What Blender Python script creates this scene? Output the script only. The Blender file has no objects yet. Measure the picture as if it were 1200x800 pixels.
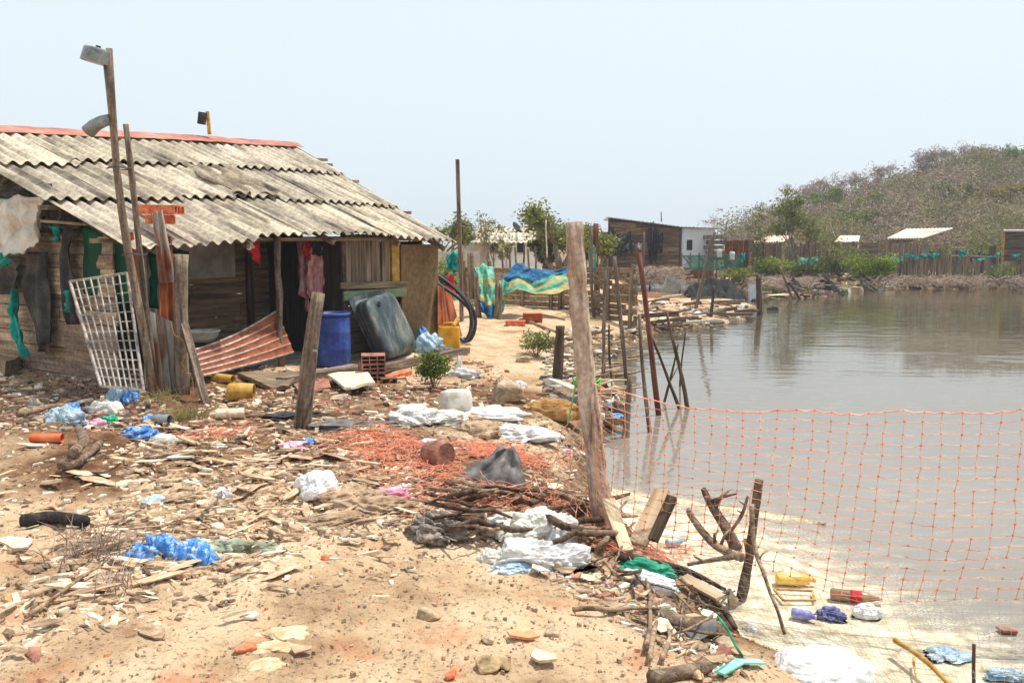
import bpy, bmesh, math, random
import numpy as np
from mathutils import Vector, Matrix
random.seed(7)
RS = np.random.RandomState(11)
SC = bpy.context.scene
COL = SC.collection
TH = math.atan(.115); H = 2.2
ct, st_ = math.cos(TH), math.sin(TH)

# ---------------------------------------------------------------- geometry of the view (used to find real places)
def ray(px, py):
    a = (px-600)/1000; b = (400-py)/1000
    return (a, ct+st_*b, -st_+ct*b)
def P(px, py, Y):
    r = ray(px, py); t = Y/r[1]; return Vector((r[0]*t, Y, H+r[2]*t))
def Zp(px, py, z):
    r = ray(px, py); t = (z-H)/r[2]; return Vector((r[0]*t, r[1]*t, z))
U = (.545, .838); V = (.838, -.545); O = (-4.3, 9.7)
def hp(px, py, v):       # point of the hut plane v = const -> (u, z)
    r = ray(px, py)
    t = (v+O[0]*V[0]+O[1]*V[1])/(r[0]*V[0]+r[1]*V[1])
    x, y, z = r[0]*t, r[1]*t, H+r[2]*t
    return ((x-O[0])*U[0]+(y-O[1])*U[1], z)
def hg(px, py, u):       # point of the gable plane u = const -> (v, z)
    r = ray(px, py)
    t = (u+O[0]*U[0]+O[1]*U[1])/(r[0]*U[0]+r[1]*U[1])
    x, y, z = r[0]*t, r[1]*t, H+r[2]*t
    return ((x-O[0])*V[0]+(y-O[1])*V[1], z)
def HW(u, v, z): return Vector((O[0]+u*U[0]+v*V[0], O[1]+u*U[1]+v*V[1], z))
def HP(px, py, v):
    u, z = hp(px, py, v); return HW(u, v, z)
def HG(px, py, u):
    v, z = hg(px, py, u); return HW(u, v, z)

# ---------------------------------------------------------------- noise
def _hash(ix, iy, s):
    n = (ix*374761393 + iy*668265263 + s*1442695041) & 0xffffffff
    n = ((n ^ (n >> 13))*1274126177) & 0xffffffff
    return ((n ^ (n >> 16)) & 0xffff)/65535.0
def vnoise(x, y, s=0):
    x = np.asarray(x, float); y = np.asarray(y, float)
    ix = np.floor(x).astype(np.int64); iy = np.floor(y).astype(np.int64)
    fx = x-ix; fy = y-iy; fx = fx*fx*(3-2*fx); fy = fy*fy*(3-2*fy)
    a = _hash(ix, iy, s); b = _hash(ix+1, iy, s); c = _hash(ix, iy+1, s); d = _hash(ix+1, iy+1, s)
    return (a*(1-fx)+b*fx)*(1-fy)+(c*(1-fx)+d*fx)*fy - .5
def fbm(x, y, s=0, o=4):
    t = 0; a = 1
    for k in range(o):
        t = t+a*vnoise(x*2**k+k*17.3, y*2**k-k*9.1, s+k); a *= .5
    return t

# ---------------------------------------------------------------- terrain
shore_px = [(1010,812),(960,790),(905,772),(868,745),(850,712),(800,672),(750,632),(716,597),(703,570),(692,540),(700,516),
    (722,504),(738,488),(735,468),(708,452),(700,440),(706,424),(728,412),(745,402),(756,392),(800,386),(850,377),(884,366),(893,360),
    (870,354),(800,347),(760,345),(748,343),(741,334),(748,326),(800,326),(850,333),(880,342),(900,351),(930,350),(980,347),(1000,341),(1060,338),(1130,339),(1200,337)]
SH = [tuple(Zp(x, y, 0)[:2]) for x, y in shore_px]
SH = SH + [(60, 42), (60, 0), (3.2, -3), (1.9, 1.2)]
SHa = np.array(SH)
def sdist(x, y):
    x = np.asarray(x, float); y = np.asarray(y, float)
    d = np.full(x.shape, 1e9); ins = np.zeros(x.shape, bool)
    n = len(SHa)
    for i in range(n):
        ax, ay = SHa[i]; bx, by = SHa[(i+1) % n]
        ex, ey = bx-ax, by-ay; L = ex*ex+ey*ey+1e-12
        t = np.clip(((x-ax)*ex+(y-ay)*ey)/L, 0, 1)
        d = np.minimum(d, (x-ax-t*ex)**2+(y-ay-t*ey)**2)
        c = (ay > y) != (by > y)
        with np.errstate(divide='ignore', invalid='ignore'):
            xi = (bx-ax)*(y-ay)/(by-ay if by != ay else 1e-9)+ax
        ins ^= (c & (x < xi))
    d = np.sqrt(d)
    return np.where(ins, -d, d)
hx = np.array([-40, 20, 26, 33, 38, 44, 50, 58, 66, 90, 160.])
hz = np.array([0, 0, 0, 1.3, 3.2, 5.0, 7.0, 9.6, 9.8, 9.4, 6.])
def height(x, y):
    x = np.asarray(x, float); y = np.asarray(y, float)
    d = sdist(x, y)
    rough = np.clip(d/1.2, 0, 1)
    spit = np.clip((y-20.5)/2, 0, 1)*np.clip((39.5-y)/1.5, 0, 1)*np.clip((x-3.2)/1, 0, 1)
    land = .5*(1-.62*spit)*(1-np.exp(-np.maximum(d, 0)/.55))
    land = land + rough*(.16*fbm(x*.55, y*.55, 3, 3) + .05*fbm(x*2.6, y*2.6, 9, 3))
    near = np.exp(-((x+.3)**2+(y-3.9)**2)/2.2)
    land = land + .06*near*rough
    wat = -.5*(1-np.exp(np.minimum(d, 0)/1.4))
    t = np.clip((y-56)/52, 0, 1); t = t*t*(3-2*t)
    back = np.clip((y-112)/120, 0, 1)
    xx = x*110/np.maximum(y, 60)
    hill = np.interp(xx, hx, hz)*t*(1-.5*back) + t*.8*fbm(x*.06, y*.06, 21, 3)*(xx > 20)
    return np.where(d > 0, land, wat)+hill
def hz1(x, y): return float(height(np.array([x]), np.array([y]))[0])
TS = np.geomspace(2.2, 160, 700)
def G(px, py, up=0.0):
    r = ray(px, py)
    X = r[0]*TS; Y = r[1]*TS; Z = H+r[2]*TS
    g = np.maximum(height(X, Y), 0)+up
    k = np.argmax(Z < g)
    if k == 0: k = len(TS)-1
    a = Z[k-1]-g[k-1]; b = Z[k]-g[k]; f = a/(a-b) if a != b else 0
    t = TS[k-1]+(TS[k]-TS[k-1])*f
    return Vector((r[0]*t, r[1]*t, H+r[2]*t))

# ---------------------------------------------------------------- mesh builder
class MB:
    def __init__(s): s.v = []; s.f = []; s.t = []; s.n = 0; s.tint = (1, 1, 1); s.m = []; s.mi = 0
    def add(s, vs, fs, tint=None):
        b = s.n; vs = [tuple(v) for v in vs]
        s.v += vs; s.n += len(vs); s.f += [tuple(i+b for i in f) for f in fs]
        s.t += [tint or s.tint]*len(vs); s.m += [s.mi]*len(fs)
    def box(s, c, size, R=None, tint=None, jit=0):
        hx_, hy_, hz_ = [k/2 for k in size]; vs = []
        for x in (-hx_, hx_):
            for y in (-hy_, hy_):
                for z in (-hz_, hz_):
                    p = Vector((x+random.uniform(-jit, jit), y+random.uniform(-jit, jit), z+random.uniform(-jit, jit)))
                    if R is not None: p = R @ p
                    vs.append(p+Vector(c))
        s.add(vs, [(0,1,3,2),(4,6,7,5),(0,4,5,1),(2,3,7,6),(0,2,6,4),(1,5,7,3)], tint)
    def bar(s, p0, p1, w, h, up=(0,0,1), tint=None, jit=0):
        p0 = Vector(p0); p1 = Vector(p1); d = p1-p0; L = d.length; x = d.normalized()
        y = Vector(up).cross(x)
        if y.length < 1e-4: y = Vector((0,1,0)).cross(x)
        y.normalize(); z = x.cross(y); R = Matrix((x, y, z)).transposed()
        s.box((p0+p1)/2, (L, w, h), R, tint, jit)
    def tube(s, pts, rs, n=8, caps=True, tint=None, wob=0, close=False):
        pts = [Vector(p) for p in pts]
        if isinstance(rs, (int, float)): rs = [rs]*len(pts)
        vs = []; k = len(pts); prev = None
        for i, p in enumerate(pts):
            d = (pts[(i+1) % k]-pts[i-1]) if close else (pts[min(i+1, k-1)]-pts[max(i-1, 0)])
            if d.length < 1e-9: d = Vector((0,0,1))
            d.normalize()
            a = prev if prev is not None else (Vector((0,0,1)) if abs(d.z) < .9 else Vector((1,0,0)))
            a = (a-d*a.dot(d))
            if a.length < 1e-6: a = d.orthogonal()
            a.normalize(); prev = a; b = d.cross(a)
            for j in range(n):
                t = 2*math.pi*j/n; r = rs[i]*(1+random.uniform(-wob, wob))
                vs.append(p+(a*math.cos(t)+b*math.sin(t))*r)
        fs = []
        for i in range(k if close else k-1):
            for j in range(n):
                i2 = (i+1) % k
                fs.append((i*n+j, i*n+(j+1) % n, i2*n+(j+1) % n, i2*n+j))
        if caps and not close: fs += [tuple(reversed(range(n))), tuple((k-1)*n+j for j in range(n))]
        s.add(vs, fs, tint)
    def lathe(s, prof, n=24, M=None, tint=None, sx=1, sy=1):
        vs = []; k = len(prof)
        for r, z in prof:
            for j in range(n):
                t = 2*math.pi*j/n; p = Vector((r*math.cos(t)*sx, r*math.sin(t)*sy, z))
                vs.append(M @ p if M is not None else p)
        fs = [(i*n+j, i*n+(j+1) % n, (i+1)*n+(j+1) % n, (i+1)*n+j) for i in range(k-1) for j in range(n)]
        if prof[0][0] > 1e-4: fs.append(tuple(reversed(range(n))))
        if prof[-1][0] > 1e-4: fs.append(tuple((k-1)*n+j for j in range(n)))
        s.add(vs, fs, tint)
    def grid(s, fn, n, m, thick=0, tint=None):
        # fn(a,b)->Vector, a,b in 0..1 ; optional thickness along z-down normal approx
        vs = [fn(i/n, j/m) for i in range(n+1) for j in range(m+1)]
        fs = [(i*(m+1)+j, (i+1)*(m+1)+j, (i+1)*(m+1)+j+1, i*(m+1)+j+1) for i in range(n) for j in range(m)]
        if thick:
            k = len(vs); A = np.array([tuple(v) for v in vs]).reshape(n+1, m+1, 3)
            du = np.gradient(A, axis=0); dv = np.gradient(A, axis=1); nn = np.cross(du, dv)
            nn /= (np.linalg.norm(nn, axis=2, keepdims=True)+1e-9)
            B = (A-nn*thick).reshape(-1, 3)
            vs = vs+[Vector(b) for b in B]
            fs = fs+[tuple(reversed([i+k for i in f])) for f in fs]
            for i in range(n):
                a, b = i*(m+1), (i+1)*(m+1); fs.append((b, a, a+k, b+k))
                a, b = i*(m+1)+m, (i+1)*(m+1)+m; fs.append((a, b, b+k, a+k))
            for j in range(m):
                a, b = j, j+1; fs.append((a, b, b+k, a+k))
                a, b = n*(m+1)+j, n*(m+1)+j+1; fs.append((b, a, a+k, b+k))
        s.add(vs, fs, tint)
    def leaves(s, C, size, tints, aspect=.5, up=.3):
        # C: (N,3) centres; each a small bent quad of random orientation
        N = len(C); sz = size*RS.uniform(.6, 1.35, N)[:, None]
        d = RS.normal(size=(N, 3)); d[:, 2] *= .7; d /= np.linalg.norm(d, axis=1, keepdims=True)
        e = RS.normal(size=(N, 3)); e[:, 2] *= (1-up); e = e-d*(e*d).sum(1, keepdims=True); e /= np.linalg.norm(e, axis=1, keepdims=True)
        a = C-d*sz*.5; b = C+e*sz*aspect*.5; c = C+d*sz*.5; f = C-e*sz*aspect*.5
        vs = np.stack([a, b, c, f], 1).reshape(-1, 3)
        base = s.n
        s.v += [tuple(v) for v in vs.tolist()]; s.n += 4*N
        s.f += [(base+4*i, base+4*i+1, base+4*i+2, base+4*i+3) for i in range(N)]; s.m += [s.mi]*N
        T = np.repeat(np.asarray(tints), 4, axis=0); s.t += [tuple(t) for t in T.tolist()]
    def build(s, name, mats, parent=None, base=None, smooth=False, label=None):
        me = bpy.data.meshes.new(name)
        vs = s.v
        if base is not None:
            b = Vector(base); vs = [(v[0]-b.x, v[1]-b.y, v[2]-b.z) for v in s.v]
        me.from_pydata(vs, [], s.f)
        at = me.color_attributes.new('tint', 'FLOAT_COLOR', 'POINT')
        arr = np.ones((len(vs), 4), np.float32)
        if s.t: arr[:, :3] = np.array(s.t, np.float32)
        at.data.foreach_set('color', arr.ravel())
        if not isinstance(mats, (list, tuple)): mats = [mats]
        for m in mats: me.materials.append(m)
        if len(mats) > 1: me.polygons.foreach_set('material_index', s.m)
        if smooth: me.polygons.foreach_set('use_smooth', [True]*len(me.polygons))
        me.validate(); me.update()
        o = bpy.data.objects.new(name, me); COL.objects.link(o)
        if base is not None and parent is None: o.location = base
        if parent is not None:
            o.parent = parent
        if label: o['label'] = label
        return o

def tag(o, label, cat, group=None, kind=None):
    if label: o['label'] = label
    if cat: o['category'] = cat
    if group: o['group'] = group
    if kind: o['kind'] = kind
    return o
def struct(o): o['kind'] = 'structure'; return o
def thing(name, label, cat, loc=(0,0,0), rz=0, group=None):
    o = bpy.data.objects.new(name, None); COL.objects.link(o); o.empty_display_size = .1
    o.location = loc; o.rotation_euler = (0, 0, rz); return tag(o, label, cat, group)
def align(o, p0, p1, roll=0):     # local Z from p0 to p1
    p0 = Vector(p0); p1 = Vector(p1)
    q = (p1-p0).to_track_quat('Z', 'Y'); M = q.to_matrix().to_4x4() @ Matrix.Rotation(roll, 4, 'Z')
    M.translation = p0; o.matrix_world = M; return o

# ---------------------------------------------------------------- materials
def lin(c):
    r = []
    for x in c:
        x = x/255; r.append(x/12.92 if x <= .04045 else ((x+.055)/1.055)**2.4)
    return tuple(r)+(1,)
def M(name, cols, scale=(3,3,3), rough=.85, bump=.3, bscale=None, rand=.15, detail=6, spec=.3, pos=None, metal=0, dist=0, sss=0, trans=0, bdist=.02, fine=0):
    m = bpy.data.materials.new(name); m.use_nodes = True; nt = m.node_tree; N = nt.nodes; L = nt.links
    b = N['Principled BSDF']; b.inputs['Roughness'].default_value = rough; b.inputs['Metallic'].default_value = metal
    b.inputs['Specular IOR Level'].default_value = spec
    tc = N.new('ShaderNodeTexCoord'); mp = N.new('ShaderNodeMapping'); L.new(tc.outputs['Object'], mp.inputs[0]); mp.inputs['Scale'].default_value = scale
    oi = N.new('ShaderNodeObjectInfo')
    ad = N.new('ShaderNodeVectorMath'); ad.operation = 'ADD'; L.new(mp.outputs[0], ad.inputs[0])
    ml = N.new('ShaderNodeMath'); ml.operation = 'MULTIPLY'; ml.inputs[1].default_value = 37; L.new(oi.outputs['Random'], ml.inputs[0]); L.new(ml.outputs[0], ad.inputs[1])
    no = N.new('ShaderNodeTexNoise'); no.inputs['Scale'].default_value = 1; no.inputs['Detail'].default_value = detail; no.inputs['Roughness'].default_value = .62
    no.inputs['Distortion'].default_value = dist
    L.new(ad.outputs[0], no.inputs['Vector'])
    cr = N.new('ShaderNodeValToRGB'); L.new(no.outputs['Fac'], cr.inputs[0])
    k = len(cols); pos = pos or [.32+.36*i/(max(k-1, 1)) for i in range(k)]
    while len(cr.color_ramp.elements) < k: cr.color_ramp.elements.new(.5)
    for e, c, p in zip(cr.color_ramp.elements, cols, pos): e.position = p; e.color = lin(c)
    at = N.new('ShaderNodeAttribute'); at.attribute_name = 'tint'
    mx = N.new('ShaderNodeMix'); mx.data_type = 'RGBA'; mx.blend_type = 'MULTIPLY'; mx.inputs[0].default_value = 1
    L.new(cr.outputs[0], mx.inputs[6]); L.new(at.outputs['Color'], mx.inputs[7])
    hs = N.new('ShaderNodeHueSaturation'); L.new(mx.outputs[2], hs.inputs['Color'])
    mr = N.new('ShaderNodeMapRange'); mr.inputs[3].default_value = 1-rand; mr.inputs[4].default_value = 1+rand; L.new(oi.outputs['Random'], mr.inputs[0]); L.new(mr.outputs[0], hs.inputs['Value'])
    out = hs.outputs[0]
    if fine:
        n3 = N.new('ShaderNodeTexNoise'); n3.inputs['Scale'].default_value = fine; n3.inputs['Detail'].default_value = 3; L.new(tc.outputs['Object'], n3.inputs['Vector'])
        r3 = N.new('ShaderNodeMapRange'); r3.inputs[1].default_value = .3; r3.inputs[2].default_value = .7; r3.inputs[3].default_value = .7; r3.inputs[4].default_value = 1.25; L.new(n3.outputs['Fac'], r3.inputs[0])
        h3 = N.new('ShaderNodeHueSaturation'); L.new(out, h3.inputs['Color']); L.new(r3.outputs[0], h3.inputs['Value']); out = h3.outputs[0]
    L.new(out, b.inputs['Base Color'])
    if trans:
        tr = N.new('ShaderNodeBsdfTranslucent'); L.new(out, tr.inputs['Color']); ms = N.new('ShaderNodeMixShader'); ms.inputs[0].default_value = trans
        L.new(b.outputs[0], ms.inputs[1]); L.new(tr.outputs[0], ms.inputs[2]); L.new(ms.outputs[0], N['Material Output'].inputs['Surface'])
    if bump:
        n2 = N.new('ShaderNodeTexNoise'); n2.inputs['Scale'].default_value = 1; n2.inputs['Detail'].default_value = 5
        m2 = N.new('ShaderNodeMapping'); m2.inputs['Scale'].default_value = bscale or tuple(3*s for s in scale); L.new(tc.outputs['Object'], m2.inputs[0]); L.new(m2.outputs[0], n2.inputs['Vector'])
        bp = N.new('ShaderNodeBump'); bp.inputs['Strength'].default_value = bump; bp.inputs['Distance'].default_value = bdist
        L.new(n2.outputs['Fac'], bp.inputs['Height']); L.new(bp.outputs[0], b.inputs['Normal'])
    return m
W = {}
W['post'] = M('weathered_post', [(74,60,50),(122,104,88),(160,142,124)], (18,18,2.0), dist=.7, fine=28, bump=.9, bscale=(70,70,4))
W['bigpost'] = M('pale_post', [(96,74,60),(156,130,112),(188,166,148),(206,188,170)], (11,11,2.4), bump=1, bscale=(45,45,7), rand=.05, dist=.9, fine=30, pos=[.3,.42,.55,.7])
W['dark'] = M('dark_wood', [(44,34,28),(84,66,52),(116,96,78)], (20,20,1.6), bump=.7, bscale=(60,60,4))
W['red'] = M('reddish_post', [(84,48,42),(116,68,58),(150,104,90)], (20,20,2), bump=.6)
W['plankx'] = M('plank_wood', [(84,70,56),(132,112,90),(170,148,122)], (1.4,18,18), bump=.6, bscale=(3,50,50))
W['planky'] = M('gable_planks', [(96,82,68),(146,128,108),(180,162,140)], (14,1.2,14), bump=.7, bscale=(40,3,40), fine=20)
W['plankz'] = M('upright_boards', [(78,66,54),(126,108,88),(160,142,120)], (18,18,1.4), bump=.6, bscale=(50,50,3))
W['board'] = M('sawn_board', [(140,116,90),(180,154,124),(208,186,156)], (12,12,1.4), bump=.5, bscale=(40,40,4), rand=.2)
W['flake'] = M('offcut_wood', [(132,104,80),(178,147,116),(208,184,154)], (6,20,20), bump=.5, rand=.3, fine=25)
W['bark'] = M('driftwood', [(92,72,56),(140,114,92),(184,158,132)], (12,12,12), bump=.9, bscale=(45,45,45), rand=.2, dist=1)
W['ply'] = M('plywood', [(92,70,48),(120,96,66),(140,114,82)], (1.2,1.2,.8), bump=.15, rand=.03, fine=14)
W['rust'] = M('rusty_iron', [(96,48,28),(150,76,38),(176,110,66)], (5,5,3), bump=.4, rough=.9)
W['galv'] = M('rust_streaked_zinc', [(110,58,34),(140,120,104),(168,164,156),(190,188,182)], (5,5,1.2), bump=.2, rough=.6, pos=[.34,.45,.55,.7])
W['asb'] = M('weathered_fibre_cement', [(82,75,66),(142,131,115),(182,170,150),(208,196,174)], (5,.9,.9), bump=.5, bscale=(40,30,30), rand=.13, pos=[.3,.42,.52,.68], detail=10, fine=17)
W['ridge'] = M('red_ridge_metal', [(138,86,72),(170,112,96),(190,146,128)], (2,5,5), bump=.2, rand=.08)
W['brick'] = M('brick', [(176,84,52),(208,112,74),(222,140,104)], (14,14,14), bump=.4, rand=.15, fine=30)
W['brickd'] = M('dull_brick', [(120,74,60),(150,100,84),(176,130,110)], (14,14,14), bump=.4, rand=.12)
W['stone'] = M('stone', [(128,108,86),(170,148,120),(204,184,154)], (8,8,8), bump=.8, bscale=(30,30,30), rand=.15, fine=22)
W['white'] = M('white_plastic_film', [(186,180,172),(222,220,218),(238,238,240)], (7,7,7), bump=.35, bscale=(30,30,30), rough=.45, rand=.05, spec=.5, trans=.18)
W['drift'] = M('grey_driftwood', [(72,56,46),(112,92,76),(160,140,122)], (13,13,13), bump=1, bscale=(45,45,45), rand=.25, dist=1.2)
W['whitep'] = M('dirty_white_plastic', [(170,160,142),(206,202,190),(226,224,216)], (7,7,7), bump=.1, rough=.5, rand=.05, spec=.5)
W['cloth'] = M('cream_cloth', [(190,178,160),(222,216,204),(238,234,226)], (5,5,5), bump=.3, rough=.9, trans=.15)
W['beige'] = M('dirty_beige_cloth', [(128,100,78),(172,144,116),(200,176,148)], (7,7,7), bump=.6, bscale=(50,50,50), rough=.95)
W['blue'] = M('blue_film', [(46,116,206),(90,160,232),(214,228,242)], (26,9,9), dist=.8, bump=.3, rough=.4, spec=.5, trans=.2)
W['pblue'] = M('pale_blue_film', [(120,160,190),(168,194,208),(206,216,220)], (9,9,9), bump=.3, rough=.4, spec=.5, trans=.2)
W['pink'] = M('pink_film', [(214,120,150),(226,170,186),(232,210,214)], (12,12,12), bump=.3, rough=.5, trans=.2)
W['tgreen'] = M('green_film', [(20,120,90),(30,160,120),(90,190,160)], (8,8,8), bump=.2, rough=.5, trans=.2)
W['teal'] = M('teal_netting', [(0,120,116),(20,164,152),(70,190,180)], (12,12,12), bump=.3, rough=.7, trans=.3)
W['bluenet'] = M('blue_netting', [(20,80,136),(44,116,166),(96,160,190)], (9,9,18), bump=.3, rough=.75, trans=.3)
W['yelnet'] = M('yellow_netting', [(180,166,96),(208,194,124),(220,210,156)], (8,8,12), bump=.3, rough=.75, trans=.3)
W['grnnet'] = M('green_netting', [(70,156,134),(116,190,164),(164,212,194)], (8,8,12), bump=.3, rough=.75, trans=.3)
W['green'] = M('green_sheet', [(0,66,44),(4,92,60),(20,116,78)], (4,4,2), bump=.2, rough=.6, trans=.35)
W['black'] = M('black_film', [(26,25,26),(44,42,42),(78,74,70)], (6,6,6), bump=.3, rough=.6, rand=.1)
W['grey'] = M('grey_film', [(70,68,68),(104,100,98),(140,134,130)], (7,7,7), bump=.4, rough=.7)
W['drum'] = M('blue_drum', [(18,40,100),(26,56,132),(48,78,150),(104,112,140)], (5,5,2.5), pos=[.3,.45,.6,.78], bump=.15, rough=.55, rand=0, spec=.5, fine=16)
W['tank'] = M('dark_tank', [(44,56,60),(58,72,76),(100,106,102),(140,134,120)], (5,5,2), bump=.1, rough=.6, rand=0, spec=.4, fine=30)
W['yel'] = M('yellow_plastic', [(196,130,20),(226,160,32),(232,180,70)], (6,6,6), bump=.1, rough=.5, rand=.05)
W['ochre'] = M('dirty_ochre_plastic', [(150,104,40),(190,146,64),(206,170,100)], (9,9,9), bump=.2, rough=.7)
W['hose'] = M('black_pipe', [(22,24,28),(34,36,42),(56,58,62)], (6,6,6), bump=.05, rough=.45, spec=.5)
W['orange'] = M('orange_netting_strand', [(232,124,82),(242,160,122),(250,206,178)], (14,14,14), bump=0, rough=.5, rand=.04, trans=.15)
W['orpipe'] = M('orange_pipe', [(196,84,46),(218,104,60),(226,130,92)], (5,5,5), bump=.05, rough=.5)
W['lamp'] = M('grey_lamp_metal', [(92,98,98),(124,130,128),(150,154,150)], (8,8,8), bump=.1, rough=.55, metal=.2)
W['lens'] = M('dull_lamp_glass', [(150,146,136),(180,176,166),(200,196,186)], (8,8,8), bump=0, rough=.3)
W['lattice'] = M('white_grille_metal', [(124,104,88),(168,158,150),(190,184,178)], (9,9,9), bump=.2, rough=.65, rand=0, fine=30)
W['shutter'] = M('reddish_shutter', [(112,60,38),(142,78,48),(164,98,64)], (1.5,10,10), bump=.15, rand=0)
W['wpaint'] = M('white_wall', [(196,196,190),(216,218,214),(228,230,228)], (2,2,2), bump=.05, rand=.03)
W['conc'] = M('grey_wall', [(140,134,124),(168,162,150),(190,184,172)], (3,3,3), bump=.3)
W['hair'] = M('charred_fibre', [(24,20,20),(42,36,36),(72,62,58)], (20,20,20), bump=.6, bscale=(60,60,60))
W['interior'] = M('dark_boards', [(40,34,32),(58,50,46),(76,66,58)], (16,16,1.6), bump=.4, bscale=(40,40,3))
W['fadenet'] = M('faded_netting_strand', [(206,104,70),(222,136,104),(232,172,144)], (14,14,14), bump=0, rough=.6, rand=.04)
W['hleaf'] = M('scrub_leaves', [(104,98,66),(128,120,82),(152,142,106)], (3,3,3), bump=0, rough=.7, rand=0, trans=.25)
W['htwig'] = M('scrub_twigs', [(120,104,92),(150,132,118),(178,162,148)], (3,3,3), bump=0, rough=.9, rand=0)
W['leaf'] = M('leaves', [(80,88,44),(104,110,60),(134,136,84)], (3,3,3), bump=0, rough=.6, rand=.06, trans=.35)
W['twig'] = M('twigs', [(112,92,80),(144,124,110),(170,152,138)], (3,3,3), bump=0, rough=.9, rand=.06)
W['trunk'] = M('tree_bark', [(82,68,58),(118,102,88),(150,134,118)], (9,9,2), bump=.5)
W['grass'] = M('dry_grass', [(150,136,84),(176,162,108),(120,124,60)], (5,5,5), bump=0, rough=.8, trans=.3)
W['tile'] = M('terracotta', [(190,112,76),(214,146,106),(224,170,134)], (9,9,9), bump=.3, fine=20)
W['cream'] = M('cream_fragment', [(192,170,140),(214,196,168),(228,216,196)], (9,9,9), bump=.3, rand=.08, fine=20)
W['redcloth'] = M('red_cloth', [(170,26,36),(196,40,48),(206,70,76)], (8,8,8), bump=.2, rough=.9)
W['rosecloth'] = M('rose_check_cloth', [(150,70,76),(196,140,140),(216,196,192)], (16,16,5), bump=.2, rough=.9)
W['navy'] = M('dark_cloth', [(20,20,28),(34,32,42),(50,48,56)], (8,8,8), bump=.2, rough=.9)
W['amber'] = M('amber_bottle', [(206,140,30),(230,176,60),(238,204,110)], (8,8,8), bump=.05, rough=.25, spec=.6)
W['brownb'] = M('brown_bottle', [(110,76,52),(146,106,76),(176,140,108)], (8,8,8), bump=.05, rough=.25, spec=.6)
W['violet'] = M('violet_label', [(90,90,170),(130,130,200),(180,180,220)], (14,14,14), bump=.05, rough=.4)
# ---------------------------------------------------------------- world, sun, camera
SUN_EL, SUN_AZ = math.radians(69), math.radians(66)     # azimuth from +Y towards +X
w = bpy.data.worlds.new('World'); SC.world = w; w.use_nodes = True
nt = w.node_tree; bg = nt.nodes['Background']
sky = nt.nodes.new('ShaderNodeTexSky'); sky.sky_type = 'NISHITA'; sky.sun_disc = False
sky.sun_elevation = SUN_EL; sky.sun_rotation = SUN_AZ; sky.air_density = 1.6; sky.dust_density = 6; sky.ozone_density = 1.5; sky.altitude = 0
mx = nt.nodes.new('ShaderNodeMix'); mx.data_type = 'RGBA'; mx.inputs[0].default_value = .86
mx.inputs[7].default_value = (8.3, 9.35, 10.1, 1)      # milky haze of the dry-season sky
nt.links.new(sky.outputs[0], mx.inputs[6]); nt.links.new(mx.outputs[2], bg.inputs[0]); bg.inputs[1].default_value = .095
sl = bpy.data.lights.new('sun', 'SUN'); sl.energy = 4.4; sl.angle = math.radians(.8); sl.color = (1, .955, .88)
so = bpy.data.objects.new('sun', sl); COL.objects.link(so)
sd = Vector((math.sin(SUN_AZ)*math.cos(SUN_EL), math.cos(SUN_AZ)*math.cos(SUN_EL), math.sin(SUN_EL)))
so.rotation_euler = sd.to_track_quat('Z', 'Y').to_euler(); so.location = (0, 0, 30)
cam = bpy.data.cameras.new('camera'); co = bpy.data.objects.new('camera', cam); COL.objects.link(co); SC.camera = co
co.location = (0, 0, H); co.rotation_euler = (math.pi/2-TH, 0, 0); cam.sensor_fit = 'HORIZONTAL'; cam.sensor_width = 36; cam.lens = 30; cam.clip_end = 2000; cam.clip_start = .05
SC.view_settings.view_transform = 'Standard'; SC.view_settings.look = 'None'; SC.view_settings.gamma = 1; SC.view_settings.exposure = .22
SC.render.engine = 'CYCLES'; SC.cycles.max_bounces = 6; SC.cycles.transparent_max_bounces = 8

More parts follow.
